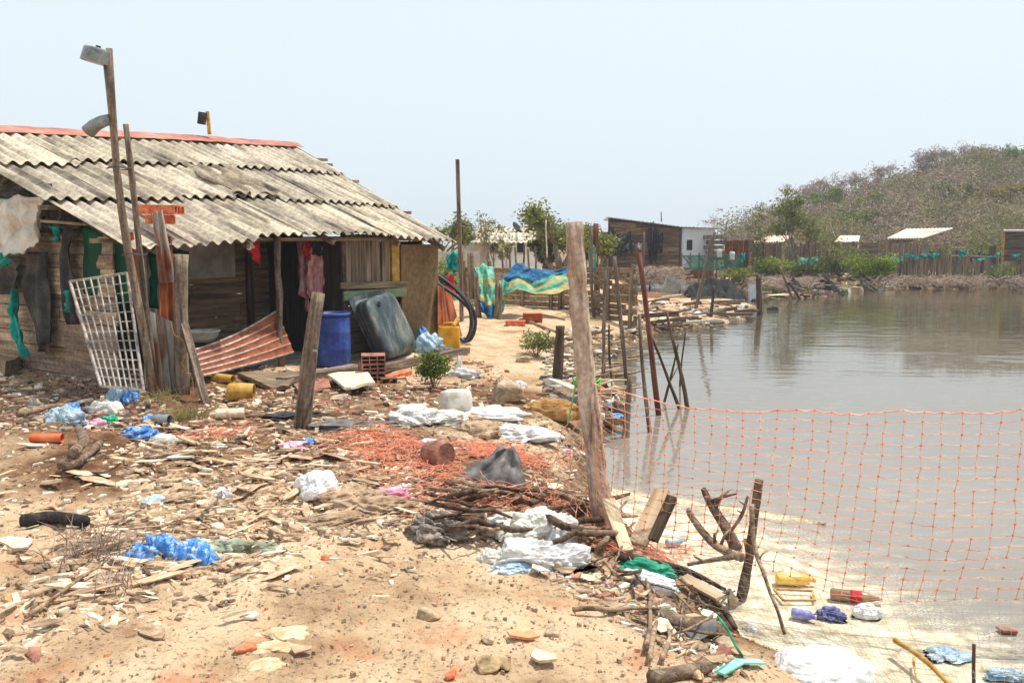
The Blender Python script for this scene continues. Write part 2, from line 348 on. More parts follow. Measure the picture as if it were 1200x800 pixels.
# ---------------------------------------------------------------- ground
def ground():
    a = np.concatenate([np.linspace(-180, -42, 47)[:-1], np.linspace(-42, 42, 380), np.linspace(42, 180, 47)[1:-1]])
    a = np.radians(a); r = np.concatenate([np.geomspace(.5, 2.4, 14)[:-1], np.geomspace(2.4, 30, 430)[:-1], np.geomspace(30, 130, 90), np.geomspace(140, 900, 14)])
    A, R = np.meshgrid(a, r); X = R*np.sin(A); Y = R*np.cos(A); Zz = height(X, Y)
    d = sdist(X, Y); k = np.clip(d/.5, 0, 1)*(R < 30)
    Zz = Zz + k*(.016*fbm(X*9, Y*9, 31, 3)+.008*fbm(X*30, Y*30, 37, 2))
    nr, na = A.shape
    vs = np.stack([X, Y, Zz], 2).reshape(-1, 3)
    idx = np.arange(nr*na).reshape(nr, na); j2 = np.roll(idx, -1, axis=1)
    q = np.stack([idx[:-1], j2[:-1], j2[1:], idx[1:]], 2).reshape(-1, 4)[:, ::-1]
    c = nr*na
    vs = np.vstack([vs, [[0, 0, height(np.array([0.]), np.array([0.]))[0]]]])
    fan = [(c, int(idx[0, (i+1) % na]), int(idx[0, i])) for i in range(na)]
    me = bpy.data.meshes.new('ground'); me.from_pydata(vs.tolist(), [], q.tolist()+fan)
    wet = np.clip(1-np.maximum(d, 0)/.5, 0, 1)
    soil = .62*np.exp(-(((X+1.9)/1.7)**4+((Y-6.9)/1.6)**4))+.45*np.exp(-(((X+4)/1.5)**4+((Y-7)/1.6)**4))+np.exp(-(((X+2.2)/1.8)**2+((Y-9.6)/1.3)**2))*.9+.8*np.exp(-(((X+.0)/.8)**2+((Y-9.8)/1.1)**2))+.9*np.exp(-(((X-.25)/.8)**2+((Y-6.4)/.8)**2))+np.exp(-(((X+5)/1.6)**2+((Y-9)/1.4)**2))*.7+.8*np.exp(-(((X-1.1)/.55)**2+((Y-4.0)/.5)**2))
    soil = np.clip(soil+(Y > 32)*(X > 5)*.7, 0, 1)
    at = me.color_attributes.new('gmask', 'FLOAT_COLOR', 'POINT'); arr = np.zeros((len(vs), 4), np.float32)
    arr[:-1, 0] = wet.ravel(); arr[:-1, 1] = soil.ravel(); arr[:-1, 2] = (Y > 60).ravel(); arr[:, 3] = 1
    at.data.foreach_set('color', arr.ravel()); me.polygons.foreach_set('use_smooth', [True]*len(me.polygons)); me.update()
    m = bpy.data.materials.new('sandy_ground'); m.use_nodes = True; nt = m.node_tree; N = nt.nodes; L = nt.links; b = N['Principled BSDF']
    b.inputs['Roughness'].default_value = .95; b.inputs['Specular IOR Level'].default_value = .15
    tc = N.new('ShaderNodeTexCoord')
    def noise(s, d=6, r=.6, sc=(1, 1, 1)):
        mp = N.new('ShaderNodeMapping'); mp.inputs['Scale'].default_value = sc; L.new(tc.outputs['Object'], mp.inputs[0])
        n = N.new('ShaderNodeTexNoise'); n.inputs['Scale'].default_value = s; n.inputs['Detail'].default_value = d; n.inputs['Roughness'].default_value = r; L.new(mp.outputs[0], n.inputs['Vector']); return n.outputs['Fac']
    def ramp(f, cols, pos):
        c = N.new('ShaderNodeValToRGB'); L.new(f, c.inputs[0])
        while len(c.color_ramp.elements) < len(cols): c.color_ramp.elements.new(.5)
        for e, k, p in zip(c.color_ramp.elements, cols, pos): e.position = p; e.color = lin(k) if len(k) == 3 else k
        return c.outputs[0]
    def mix(f, a, b_, mode='MIX'):
        x = N.new('ShaderNodeMix'); x.data_type = 'RGBA'; x.blend_type = mode
        if isinstance(f, (int, float)): x.inputs[0].default_value = f
        else: L.new(f, x.inputs[0])
        L.new(a, x.inputs[6])
        if isinstance(b_, tuple): x.inputs[7].default_value = b_
        else: L.new(b_, x.inputs[7])
        return x.outputs[2]
    sand = ramp(noise(1.3, 8, .65), [(150, 120, 92), (186, 158, 126), (204, 179, 147), (216, 197, 168)], [.33, .45, .56, .7])
    speck = ramp(noise(34, 6, .7), [(118, 84, 56), (255, 255, 255), (255, 244, 226)], [.34, .47, .7])
    c = mix(.75, sand, speck, 'MULTIPLY')
    redd = ramp(noise(3.1, 4, .5), [(0, 0, 0, 1), (1, 1, 1, 1)], [.56, .72])
    c = mix(redd, c, lin((184, 132, 98)))
    soil = ramp(noise(5, 8, .7), [(70, 48, 34), (112, 80, 56), (160, 124, 92)], [.32, .5, .68])
    at = N.new('ShaderNodeAttribute'); at.attribute_name = 'gmask'; sp = N.new('ShaderNodeSeparateColor'); L.new(at.outputs['Color'], sp.inputs[0])
    def brk(ch, n, lo, hi):
        a = N.new('ShaderNodeMath'); a.operation = 'ADD'; L.new(ch, a.inputs[0]); L.new(n, a.inputs[1])
        r = N.new('ShaderNodeMapRange'); r.inputs[1].default_value = lo; r.inputs[2].default_value = hi; L.new(a.outputs[0], r.inputs[0]); return r.outputs[0]
    c = mix(brk(sp.outputs[1], noise(2.2, 6, .6), .75, 1.15), c, soil)
    wetc = ramp(noise(9, 6, .7), [(58, 45, 33), (106, 84, 62), (168, 144, 112)], [.35, .5, .66])
    c = mix(brk(sp.outputs[0], noise(3, 5, .6), .72, 1.1), c, wetc)
    hillc = ramp(noise(.3, 6, .6), [(96, 80, 58), (130, 110, 84), (150, 130, 100)], [.3, .5, .7])
    c = mix(sp.outputs[2], c, hillc)
    L.new(c, b.inputs['Base Color'])
    bp = N.new('ShaderNodeBump'); bp.inputs['Strength'].default_value = .75; bp.inputs['Distance'].default_value = .03; L.new(noise(26, 8, .72), bp.inputs['Height'])
    bp2 = N.new('ShaderNodeBump'); bp2.inputs['Strength'].default_value = .5; bp2.inputs['Distance'].default_value = .08; L.new(noise(5, 6, .6), bp2.inputs['Height']); L.new(bp.outputs[0], bp2.inputs['Normal']); L.new(bp2.outputs[0], b.inputs['Normal'])
    me.materials.append(m); o = bpy.data.objects.new('ground', me); COL.objects.link(o); struct(o)
ground()

# ---------------------------------------------------------------- water
def water():
    xs = np.concatenate([np.linspace(-1.5, 8, 190)[:-1], np.geomspace(8, 66, 60)]); ys = np.concatenate([[-4, -2, 0, 1], np.linspace(1.5, 12, 200)[:-1], np.geomspace(12, 60, 60)])
    X, Y = np.meshgrid(xs, ys); Zz = np.zeros_like(X); d = -sdist(X, Y)
    n, m_ = X.shape; idx = np.arange(n*m_).reshape(n, m_)
    q = np.stack([idx[:-1, :-1], idx[:-1, 1:], idx[1:, 1:], idx[1:, :-1]], 2).reshape(-1, 4)
    me = bpy.data.meshes.new('water'); me.from_pydata(np.stack([X, Y, Zz], 2).reshape(-1, 3).tolist(), [], q.tolist())
    # scum collects on the near shore
    fade = np.clip(1-(Y-6.3)/1.6, 0, 1)
    edge = 1-np.clip((d-.15)/(1.55), 0, 1)
    sc = edge*fade
    at = me.color_attributes.new('scum', 'FLOAT_COLOR', 'POINT'); arr = np.ones((n*m_, 4), np.float32)
    arr[:, 0] = sc.ravel(); arr[:, 1] = np.clip(1-(Y-7)/16, 0, 1).ravel(); arr[:, 2] = np.clip(1-d/1.6, 0, 1).ravel(); at.data.foreach_set('color', arr.ravel())
    m = bpy.data.materials.new('murky_water'); m.use_nodes = True; nt = m.node_tree; N = nt.nodes; L = nt.links; b = N['Principled BSDF']
    tc = N.new('ShaderNodeTexCoord')
    def noise(s, d=4, r=.5, sc=(1, 1, 1), rot=0, dist=0):
        mp = N.new('ShaderNodeMapping'); mp.inputs['Scale'].default_value = sc; mp.inputs['Rotation'].default_value = (0, 0, rot); L.new(tc.outputs['Object'], mp.inputs[0])
        n = N.new('ShaderNodeTexNoise'); n.inputs['Scale'].default_value = s; n.inputs['Detail'].default_value = d; n.inputs['Roughness'].default_value = r; n.inputs['Distortion'].default_value = dist; L.new(mp.outputs[0], n.inputs['Vector']); return n.outputs['Fac']
    def math_(op, a, c, cl=False):
        x = N.new('ShaderNodeMath'); x.operation = op; x.use_clamp = cl
        for i, v in enumerate((a, c)):
            if isinstance(v, (int, float)): x.inputs[i].default_value = v
            else: L.new(v, x.inputs[i])
        return x.outputs[0]
    def rng(f, a, c, lo=0, hi=1):
        r = N.new('ShaderNodeMapRange'); r.inputs[1].default_value = a; r.inputs[2].default_value = c; r.inputs[3].default_value = lo; r.inputs[4].default_value = hi; L.new(f, r.inputs[0]); return r.outputs[0]
    at = N.new('ShaderNodeAttribute'); at.attribute_name = 'scum'; sp = N.new('ShaderNodeSeparateColor'); L.new(at.outputs['Color'], sp.inputs[0])
    base = N.new('ShaderNodeValToRGB'); L.new(noise(.16, 3, .5), base.inputs[0])
    base.color_ramp.elements[0].position = .35; base.color_ramp.elements[0].color = lin((122, 114, 104)); base.color_ramp.elements[1].position = .65; base.color_ramp.elements[1].color = lin((134, 127, 117))
    scol = N.new('ShaderNodeValToRGB'); L.new(noise(7, 8, .7), scol.inputs[0]); e = scol.color_ramp.elements
    e.new(.5); 
    for q_, p_, c_ in zip(e, (.34, .5, .64), ((142, 128, 106), (204, 190, 162), (228, 219, 198))): q_.position = p_; q_.color = lin(c_)
    # streaky break-up of the floating scum
    stre = noise(2.2, 8, .72, (1.0, 2.6, 1), .25, .8)
    f = math_('ADD', math_('MULTIPLY', sp.outputs[0], 1.15), math_('MULTIPLY', math_('SUBTRACT', stre, .5), 1.5))
    mask = rng(f, .38, .7)
    grains = rng(noise(60, 3, .6), .42, .55)
    grains2 = rng(math_('ADD', sp.outputs[0], math_('MULTIPLY', math_('SUBTRACT', noise(3, 5, .6, (1, 3, 1), .2), .5), 1.2)), .02, .6)
    mask = math_('MAXIMUM', mask, math_('MULTIPLY', math_('MULTIPLY', grains, grains2), .75))
    far_tint = N.new('ShaderNodeMix'); far_tint.data_type = 'RGBA'; L.new(math_('ADD', sp.outputs[1], math_('MULTIPLY', math_('SUBTRACT', noise(.12, 3, .5), .5), .7), True), far_tint.inputs[0]); far_tint.inputs[6].default_value = lin((74, 64, 46)); L.new(base.outputs[0], far_tint.inputs[7])  # body colour turns darker and browner with distance across the pond
    mxc = N.new('ShaderNodeMix'); mxc.data_type = 'RGBA'; L.new(mask, mxc.inputs[0]); L.new(far_tint.outputs[2], mxc.inputs[6]); L.new(scol.outputs[0], mxc.inputs[7]); L.new(mxc.outputs[2], b.inputs['Base Color'])
    L.new(rng(mask, 0, 1, .035, .85), b.inputs['Roughness']); L.new(rng(mask, 0, 1, .5, .1), b.inputs['Specular IOR Level']); b.inputs['IOR'].default_value = 1.33
    base.color_ramp.elements[0].position = .4
    # ripples: small close in, a breezy patch further out
    patch = rng(noise(.09, 3, .5, (1, 2.2, 1)), .42, .6, .1, 1)
    nearf = rng(sp.outputs[1], .0, 1, 0, 1)
    h = math_('ADD', math_('MULTIPLY', math_('MULTIPLY', noise(2.2, 2, .5, (1, 3.4, 1), .12), patch), nearf), math_('MULTIPLY', math_('MULTIPLY', noise(.75, 2, .5, (1, 4.5, 1), .08), 2.6), rng(math_('ADD', sp.outputs[1], math_('MULTIPLY', patch, -.55)), .0, .35, 1, .12)))
    bp = N.new('ShaderNodeBump'); bp.inputs['Strength'].default_value = .085; bp.inputs['Distance'].default_value = .05; L.new(h, bp.inputs['Height'])
    b2 = N.new('ShaderNodeBump'); b2.inputs['Distance'].default_value = .02; L.new(math_('MULTIPLY', mask, .5), b2.inputs['Strength']); L.new(noise(40, 5, .7), b2.inputs['Height']); L.new(bp.outputs[0], b2.inputs['Normal']); L.new(b2.outputs[0], b.inputs['Normal'])
    me.materials.append(m); o = bpy.data.objects.new('water', me); COL.objects.link(o); struct(o)
water()

# ---------------------------------------------------------------- generic shapes
def drape(tops, bots, n, m, amp=.03, seed=0, nrm=(0,-1,0), ragged=.0, thick=.004, waves=5, mb=None, tint=None):
    tops = [Vector(p) for p in tops]; bots = [Vector(p) for p in bots]; nrm = Vector(nrm).normalized()
    def pl(L_, a):
        s = a*(len(L_)-1); i = min(int(s), len(L_)-2); f = s-i
        return L_[i].lerp(L_[i+1], f)
    mb = mb or MB()
    rr = [float(vnoise([k*1.7+seed], [seed*3.1])[0]) for k in range(n+1)]
    def fn(a, b):
        t = pl(tops, a); q = pl(bots, a); bb = b*(1-ragged*abs(rr[int(round(a*n))])*2)
        p = t.lerp(q, bb)
        k = amp*(.35+.65*b)*(math.sin(a*waves*6.28+seed+b*1.3)+2.2*float(vnoise([a*waves*1.3+seed], [b*3+seed])[0])) + amp*1.5*float(vnoise([a*9+seed*2], [b*8])[0])
        side = amp*.8*float(vnoise([a*4+seed+9], [b*5+3])[0])
        return p+nrm*k+Vector((0, 0, side*2))
    mb.grid(fn, n, m, thick, tint); return mb
_ico = {}
def ico(sub):
    if sub not in _ico:
        bm = bmesh.new(); bmesh.ops.create_icosphere(bm, subdivisions=sub, radius=1)
        _ico[sub] = (np.array([tuple(v.co) for v in bm.verts]), [tuple(x.index for x in f.verts) for f in bm.faces]); bm.free()
    return _ico[sub]
def blob_mb(c, size, seed=0, crinkle=.3, sub=5, flat=.25, freq=2.2, mb=None, tint=None, base=None, rz=0):
    """crumpled film: a squashed skin broken up by many sharp creases"""
    V_, F_ = ico(sub); q = np.random.RandomState(seed*7+3); p = V_.copy(); mb = mb or MB()
    ph = np.arctan2(p[:, 1], p[:, 0]); k = np.ones(len(p))
    for n_, a_ in ((2, .16), (3, .16), (5, .12), (8, .07)): k += crinkle*2.2*a_*np.cos(n_*ph+q.uniform(0, 6))*(1-np.abs(p[:, 2])**2)
    warp = np.stack([np.sin(p @ q.normal(size=3)*2+q.uniform(0, 6)) for _ in range(3)], 1)*.35
    pw = p+warp; cr = np.zeros(len(p))
    for o_ in range(13):
        f = freq*(.45*1.33**o_); d_ = q.normal(size=3); d_ /= np.linalg.norm(d_); t = pw @ d_*f+q.uniform(0, 9)
        tri = np.abs(t-np.floor(t+.5))*2; cr += (tri-.5)*(1.25/1.33**o_)
        pw = pw+.1*np.sin(t*6.28)[:, None]*d_/(f+.5)
    k += crinkle*.5*cr
    p = p*k[:, None]
    z = p[:, 2]; lowz = -flat; sk = np.clip((lowz-z)*2.2, 0, 1); p[:, 2] = np.maximum(z, lowz-.02)
    p[:, :2] *= (1+.28*sk*(1-np.clip((-z-.75)/.25, 0, 1)))[:, None]
    p[:, 2] += flat
    ca, sa = math.cos(rz), math.sin(rz); X = p[:, 0]*size[0]; Y = p[:, 1]*size[1]
    vs = np.stack([X*ca-Y*sa+c[0], X*sa+Y*ca+c[1], p[:, 2]*size[2]+c[2]], 1)
    # skirt follows the ground
    mb.add(vs.tolist(), F_, tint); return mb
def rock_mb(c, size, seed=0, n=16, mb=None, sink=.25, rz=None, tint=None):
    rnd = random.Random(seed); bm = bmesh.new()
    for i in range(n):
        v = Vector((rnd.gauss(0, 1), rnd.gauss(0, 1), rnd.gauss(0, 1))).normalized()*rnd.uniform(.8, 1.1); bm.verts.new(v)
    bmesh.ops.convex_hull(bm, input=bm.verts); bmesh.ops.delete(bm, geom=[v for v in bm.verts if not v.link_faces], context='VERTS')
    bmesh.ops.bevel(bm, geom=list(bm.edges), offset=.09, segments=1, affect='EDGES', profile=.6)
    bmesh.ops.subdivide_edges(bm, edges=list(bm.edges), cuts=1, use_grid_fill=True)
    bmesh.ops.triangulate(bm, faces=[f for f in bm.faces if len(f.verts) > 4])
    bm.verts.index_update(); R = Matrix.Rotation(rnd.uniform(0, 6) if rz is None else rz, 3, 'Z'); vs = []
    from mathutils import noise as mn
    for v in bm.verts:
        p = v.co*(1+.09*mn.noise(v.co*2.5+Vector((seed, 0, 0)))); p = R @ Vector((p.x*size[0]/2, p.y*size[1]/2, p.z*size[2]/2)); vs.append(p+Vector(c)+Vector((0, 0, size[2]*(.5-sink))))
    mb = mb or MB(); mb.add(vs, [tuple(x.index for x in f.verts) for f in bm.faces], tint); bm.free(); return mb
def post(name, p0, p1, r0, r1, mat, label, cat='post', group=None, n=10, seg=9, bend=.02, wob=.08, square=False, seed=0, stub=None, keep=False):
    p0 = Vector(p0); p1 = Vector(p1); L_ = (p1-p0).length; rnd = random.Random(seed or name+str(p0)); mb = MB()
    st = random.getstate(); random.seed(rnd.random())
    pts = []; rs = []
    ph = rnd.uniform(0, 6)
    for i in range(seg+1):
        t = i/seg; pts.append(Vector((bend*L_*.5*math.sin(t*3.1+ph)-bend*L_*.5*math.sin(ph), bend*L_*.4*math.sin(t*4.7+ph*2)-bend*L_*.4*math.sin(ph*2), t*L_))); rs.append((r0+(r1-r0)*t)*(1+rnd.uniform(-wob, wob)))
    pts[0].x = pts[0].y = 0
    if square:
        mb.box((0, 0, L_/2), (r0*2, r0*1.1, L_), jit=r0*.08)
    else:
        mb.tube(pts, rs, n, wob=wob*.6)
    if stub:
        for t, ln, rr in stub:
            q = pts[int(t*seg)]; a = rnd.uniform(0, 6); mb.tube([q, q+Vector((math.cos(a)*ln*.6, math.sin(a)*ln*.6, ln*.7))], [rr, rr*.7], 6)
    random.setstate(st)
    o = mb.build(name, mat, smooth=not square); align(o, p0, p1, rnd.uniform(0, 3) if not square else 0)
    if label: tag(o, label, cat, group)
    return o
# ================================================================ THE SHACK
RZ = math.atan2(U[1], U[0])
shack = thing('shack', 'low wooden shack with grey corrugated roof and a dim open porch beside the pond', 'house', (O[0], O[1], .5), RZ)
def L(u, v, z): return Vector((u, -v, z-.5))      # hut coordinates -> local
def Lp(px, py, v):
    u, z = hp(px, py, v); return L(u, v, z)
def Lg(px, py, u):
    v, z = hg(px, py, u); return L(u, v, z)
VE, VR = .28, -3.62
def eave_z(u): return 2.17+.13*math.sin(max(0, min(1, (u-.2)/5.6))*math.pi)*1.0
def ridge_z(u): return 3.66+.055*u
def roof_z(u, v): t = (VE-v)/(VE-VR); return eave_z(u)*(1-t)+ridge_z(u)*t
rnd = random.Random(3)
NCOL = 7; SW = 6.15/NCOL
tiers = [(VE, -1.12), (-.98, -2.42), (-2.28, VR)]
rcol = [[1.0, .96, 1.05, .9, 1.08, 1.12, 1.02], [.86, .78, 1.0, 1.06, .93, 1.03, .96], [1.1, .9, .82, 1.0, 1.04, 1.08, .98]]
for ti, (vb, vt) in enumerate(tiers):
    for ci in range(NCOL):
        u0 = -.32+ci*SW+rnd.uniform(-.03, .03)+(.0, -.12, .1)[ti]; u1 = u0+SW+.1
        if ci == NCOL-1: u1 = 5.84
        dv = rnd.uniform(-.05, .05)+(.0 if ti else (.12 if ci in (0, 1) else 0)); skew = rnd.uniform(-.025, .025)
        if ti == 2 and ci == 0: dv += .16
        ph = rnd.uniform(0, .5)
        lift = .022*(2-ti)*0+.012*ci % .024 + .03*ti
        def fn(a, b, u0=u0, u1=u1, vb=vb, vt=vt, dv=dv, skew=skew, lift=lift, ph=ph):
            u = u0+(u1-u0)*a; v = (vb+dv+skew*(a-.5))*(1-b)+vt*b
            z = roof_z(u, v)+.026*math.sin((u/.177)*2*math.pi)+lift+.028*(1-b)+.006*math.sin(a*3+b*4+ph)
            return L(u, v, z)
        mb = MB(); c = rcol[ti][ci]; mb.tint = (c, c*(1-.02*rnd.random()), c*(1-.05*rnd.random()))
        mb.grid(fn, 54, 8, -.007); mb.build('roof_sheet', W['asb'], shack, smooth=False)
# loose patch of broken, darker sheet
u0, z0 = hp(285, 228, -1.4)
mb = MB(); mb.tint = (.6, .55, .5)
mb.grid(lambda a, b: L(u0-.45+.75*a+.08*math.sin(b*9), -1.05-1.15*b+.1*math.sin(a*8), roof_z(u0-.45+.75*a, -1.05-1.15*b)+.105+.026*math.sin(((u0-.45+.75*a)/.177)*6.283)), 30, 8, -.006)
mb.build('roof_sheet', W['asb'], shack, label='dark broken patch sheet')
mb = MB(); mb.grid(lambda a, b: L(-.2+5.9*a, VE-.3+(VR-VE+.3)*b, roof_z(-.2+5.9*a, VE-.3+(VR-VE+.3)*b)-.05), 12, 8, .012); mb.build('roof_gap_blocker', W['dark'], shack)  # dark sheet added under the tiers so no sky shows through the overlaps
# back slope
mb = MB(); mb.grid(lambda a, b: L(-.3+6.1*a, VR-3.3*b, roof_z(-.3+6.1*a, VR)-1.75*b+.026*math.sin(((-.3+6.1*a)/.177)*6.283)), 280, 2, .007); mb.build('roof_sheet', W['asb'], shack)
# red ridge capping in three lengths
for k, (a0, a1, dz) in enumerate(((-.6, 2.2, .05), (2.1, 4.2, .065), (4.1, 5.9, .05))):
    mb = MB()
    for s in (1, -1):
        mb.grid(lambda a, b, s=s: L(a0+(a1-a0)*a, VR+s*.2*b+.01, roof_z(a0+(a1-a0)*a, VR)+dz+.085-.11*b+.006*math.sin(a*30)), 14, 3, .004)
    mb.build('ridge_cap', W['ridge'], shack)
# rafters / purlin ends sticking out past the right verge
for v, ln in ((-.05, 0), (-1.05, .36), (-2.35, .42), (-3.35, .62), (-3.1, .5)):
    mb = MB(); a = L(-.45, v, roof_z(0, v)-.07); b = L(5.8+ln, v, roof_z(5.8, v)-.045); mb.bar(a, b, .06, .05); mb.build('purlin', W['plankx'], shack)
for u in (.05, 1.5, 3.0, 4.4, 5.55):
    mb = MB(); mb.bar(L(u, VE-.1, roof_z(u, VE-.1)-.13), L(u, VR, roof_z(u, VR)-.13), .05, .07); mb.build('rafter', W['plankx'], shack)
# gable wall (left): overlapping weathered planks
def plank_wall(fn_z_top, a0, a1, place, z0=.42, h=.13, seed=1, gap=.0, tones=(.55, 1.1), nrm_off=.0):
    mb = MB(); r = random.Random(seed); z = z0; k = 0
    while z < 4.2:
        x = a0
        while x < a1-.05:
            ln = min(a1-x, r.uniform(1.1, 3.0)); zt = min(z+h, 9)
            top = min(fn_z_top(x), fn_z_top(x+ln))
            if z < top:
                hh = min(h, top-z)-.008
                if hh > .03:
                    t = r.uniform(*tones); tt = (t, t*r.uniform(.93, 1), t*r.uniform(.86, .98))
                    c = place(x+ln/2, (z+z+hh)/2, r.uniform(-.012, .012)); mb.tint = tt
                    ax, nr = place('axes', 0, 0)
                    R = Matrix((ax, nr, Vector((0, 0, 1)))).transposed() @ Matrix.Rotation(r.uniform(-.008, .008), 3, 'Y')
                    mb.box(c, (ln-.012, .022, hh), R, jit=.003)
            x += ln
        z += h+gap; k += 1
    return mb
def place_g(u):
    def f(a, z, o):
        if a == 'axes': return Vector((0, 1, 0)), Vector((1, 0, 0))
        return L(u+o, -a, z)          # a = distance inwards
    return f
def place_f(v):
    def f(a, z, o):
        if a == 'axes': return Vector((1, 0, 0)), Vector((0, 1, 0))
        return L(a, v+o, z)
    return f
mb = plank_wall(lambda a: (roof_z(0, -a) if a < 3.6 else roof_z(0, VR)-.53*(a-3.6))-.12, .35, 6.6, place_g(0), seed=5, h=.165, tones=(.75, 1.3)); mb.build('gable_wall', W['planky'], shack)
mb = MB(); mb.bar(L(.03, -.35, 2.28), L(.03, -6.6, 2.24), .06, .1); mb.build('tie_beam', W['plankx'], shack)
# back and far gable walls
mb = plank_wall(lambda a: 2.2, 0, 5.7, place_f(-6.6), seed=8); mb.build('back_wall', W['plankx'], shack)
mb = plank_wall(lambda a: (roof_z(5.6, -a) if a < 3.6 else roof_z(5.6, VR)-.53*(a-3.6))-.14, .35, 6.6, place_g(5.62), seed=12); mb.build('gable_wall', W['planky'], shack)
# recessed front wall of dark boards with door
VW = -1.75
mb = plank_wall(lambda a: 2.9, .0, 4.1, place_f(VW), h=.17, seed=15, tones=(.7, 1.15)); mb.build('front_wall', W['plankx'], shack)
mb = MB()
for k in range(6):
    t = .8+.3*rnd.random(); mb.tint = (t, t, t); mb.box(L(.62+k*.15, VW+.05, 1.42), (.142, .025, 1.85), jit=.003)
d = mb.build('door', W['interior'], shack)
mb = MB(); mb.box(L(.5, VW+.06, 1.45), (.09, .05, 2.0)); mb.box(L(1.52, VW+.06, 1.45), (.09, .05, 2.0)); mb.box(L(1.0, VW+.06, 2.5), (1.12, .05, .09)); mb.build('door_frame', W['plankz'], shack)
for k, z in enumerate((.8, 1.5, 2.1)):
    mb = MB(); mb.box(L(1.0, VW+.075, z), (.86, .02, .08)); mb.build('door_rail', W['interior'], d)
mb = MB(); mb.box(L(2.33, VW+.04, 2.0), (.95, .02, .62)); mb.build('wall_panel', W['conc'], shack, label='pale grey board high on the porch wall')
mb = MB(); mb.box(L(1.62, VW+.08, 1.4), (.08, .08, 2.0)); mb.build('wall_post', W['dark'], shack)
mb = MB(); mb.box(L(3.05, VW+.08, 1.5), (.1, .08, 2.2)); mb.build('wall_post', W['dark'], shack)
# porch floor slab, fascia
mb = MB(); mb.grid(lambda a, b: L(-.1+4.5*a, -.1-1.75*b, .53+.02*math.sin(a*11)*math.cos(b*7)), 20, 8, .06); mb.build('porch_floor', W['conc'], shack)
# porch posts
for px, y0, y1, v, r in ((327, 436, 274, .02, .045), (404, 400, 276, -.2, .05), (440, 400, 272, -.28, .04), (187, 460, 288, .0, .05)):
    u, z = hp(px, (y0+y1)/2, v); mb = MB()
    pts = [L(u+.012*math.sin(i*1.9), v+.01*math.sin(i*2.3), .48+(roof_z(u, v)-.08-.48)*i/7) for i in range(8)]
    mb.tube(pts, [r*(1+.1*math.sin(i*2.1)) for i in range(8)], 9); mb.build('porch_post', W['post'], shack, smooth=True)
# upright board panel + ochre post + plywood room at the right end
uA, _ = hp(405, 300, -.12); uB, _ = hp(457, 300, -.12); uC, _ = hp(470, 330, -.1); uD, _ = hp(513, 330, -.1)
mb = MB(); n = 9
for k in range(n):
    a = uA+(uB-uA)*k/n; b = uA+(uB-uA)*(k+1)/n; t = rnd.uniform(.75, 1.25); mb.tint = (t, t*.98, t*.95)
    mb.box(L((a+b)/2, -.12+rnd.uniform(-.01, .01), 1.98+rnd.uniform(-.03, .01)), (b-a-.012, .02, .72), jit=.004)
mb.build('board_panel', W['plankz'], shack)
mb = MB(); mb.box(L((uB+uC)/2, -.12, 1.95), ((uC-uB)*.75, .04, .78)); mb.build('trim_board', W['ochre'], shack)
mb = MB(); mb.box(L((uC+uD)/2+.0, -.1, 1.32), (uD-uC, .025, 1.72)); mb.build('plywood_wall', W['ply'], shack)
mb = MB(); mb.box(L(uD, -1.0, 1.32), (.025, 1.8, 1.72)); mb.build('plywood_wall', W['ply'], shack)
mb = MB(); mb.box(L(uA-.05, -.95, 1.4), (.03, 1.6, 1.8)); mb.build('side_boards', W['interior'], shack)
mb = MB(); mb.box(L((uA+uC)/2, -.09, 1.56), (uC-uA+.3, .03, .1), Matrix.Rotation(.02, 3, 'Y')); mb.build('cross_board', W['plankx'], shack)
mb = MB(); mb.box(L((uA+uC)/2, -.085, 1.42), (uC-uA+.2, .03, .14)); mb.tint = (1,1,1); mb.build('cross_board', W['grnnet'] if False else M('faded_green_board', [(96,110,78),(120,132,98),(150,152,120)], (2,10,10), bump=.3), shack, label='faded green board')
mb = MB()
for z in (.62, .8, .98, 1.16):
    t = rnd.uniform(.6, 1.0); mb.tint = (t, t*.9, t*.8); mb.box(L((uA+uC)/2, -.12, z), (uC-uA+.1, .025, .17), jit=.004)
mb.build('low_boards', W['plankx'], shack)

HV = Vector((V[0], V[1], 0)); HU_ = Vector((U[0], U[1], 0))
# ---------------- things on and around the shack
# street lamp
b0 = HG(178, 450, -.35); tp = P(127, 57, b0.y-.15)
lamp = thing('street_lamp', 'wooden pole with a grey metal lamp head at its top, left of the roof', 'lamp', b0)
mb = MB(); pts = [P(x, y, b0.y-.15*(450-y)/393) for x, y in ((179, 458), (171, 405), (161, 350), (151, 300), (143, 250), (137, 200), (134, 160), (132, 130), (130, 95), (128, 57))]; mb.tube(pts, [.046-.0014*i for i in range(10)], 8, wob=.06); mb.build('pole', W['post'], lamp, base=b0, smooth=True)
hd = P(113, 67, tp.y)
M1 = Matrix.Translation(hd) @ Matrix.Rotation(math.radians(14), 4, 'Y') @ Matrix.Scale(.74, 4)
mb = MB(); mb.lathe([(.10, .12), (.155, .11), (.165, .09), (.175, -.03), (.18, -.075), (.17, -.08), (.12, -.05)], 24, M1, sx=1.1); mb.build('lamp_head', W['lamp'], lamp, base=b0, smooth=False)
mb = MB(); mb.lathe([(.0, -.085), (.1, -.08), (.165, -.06)], 20, M1, sx=1.1); mb.build('lamp_glass', W['lens'], lamp, base=b0, smooth=True)
mb = MB(); mb.lathe([(.03, .12), (.035, .15), (.0, .155)], 10, M1); mb.build('photocell', W['black'], lamp, base=b0)
mb = MB(); mb.tube([P(123, 72, tp.y+.03), P(127, 110, tp.y+.04), P(131, 150, tp.y+.04), P(136, 190, tp.y+.04)], .022, 8); mb.build('conduit', W['lamp'], lamp, base=b0, smooth=True)
el = [P(129, 140, tp.y+.02), P(121, 142, tp.y+.03), P(111, 147, tp.y+.04), P(103, 155, tp.y+.05)]
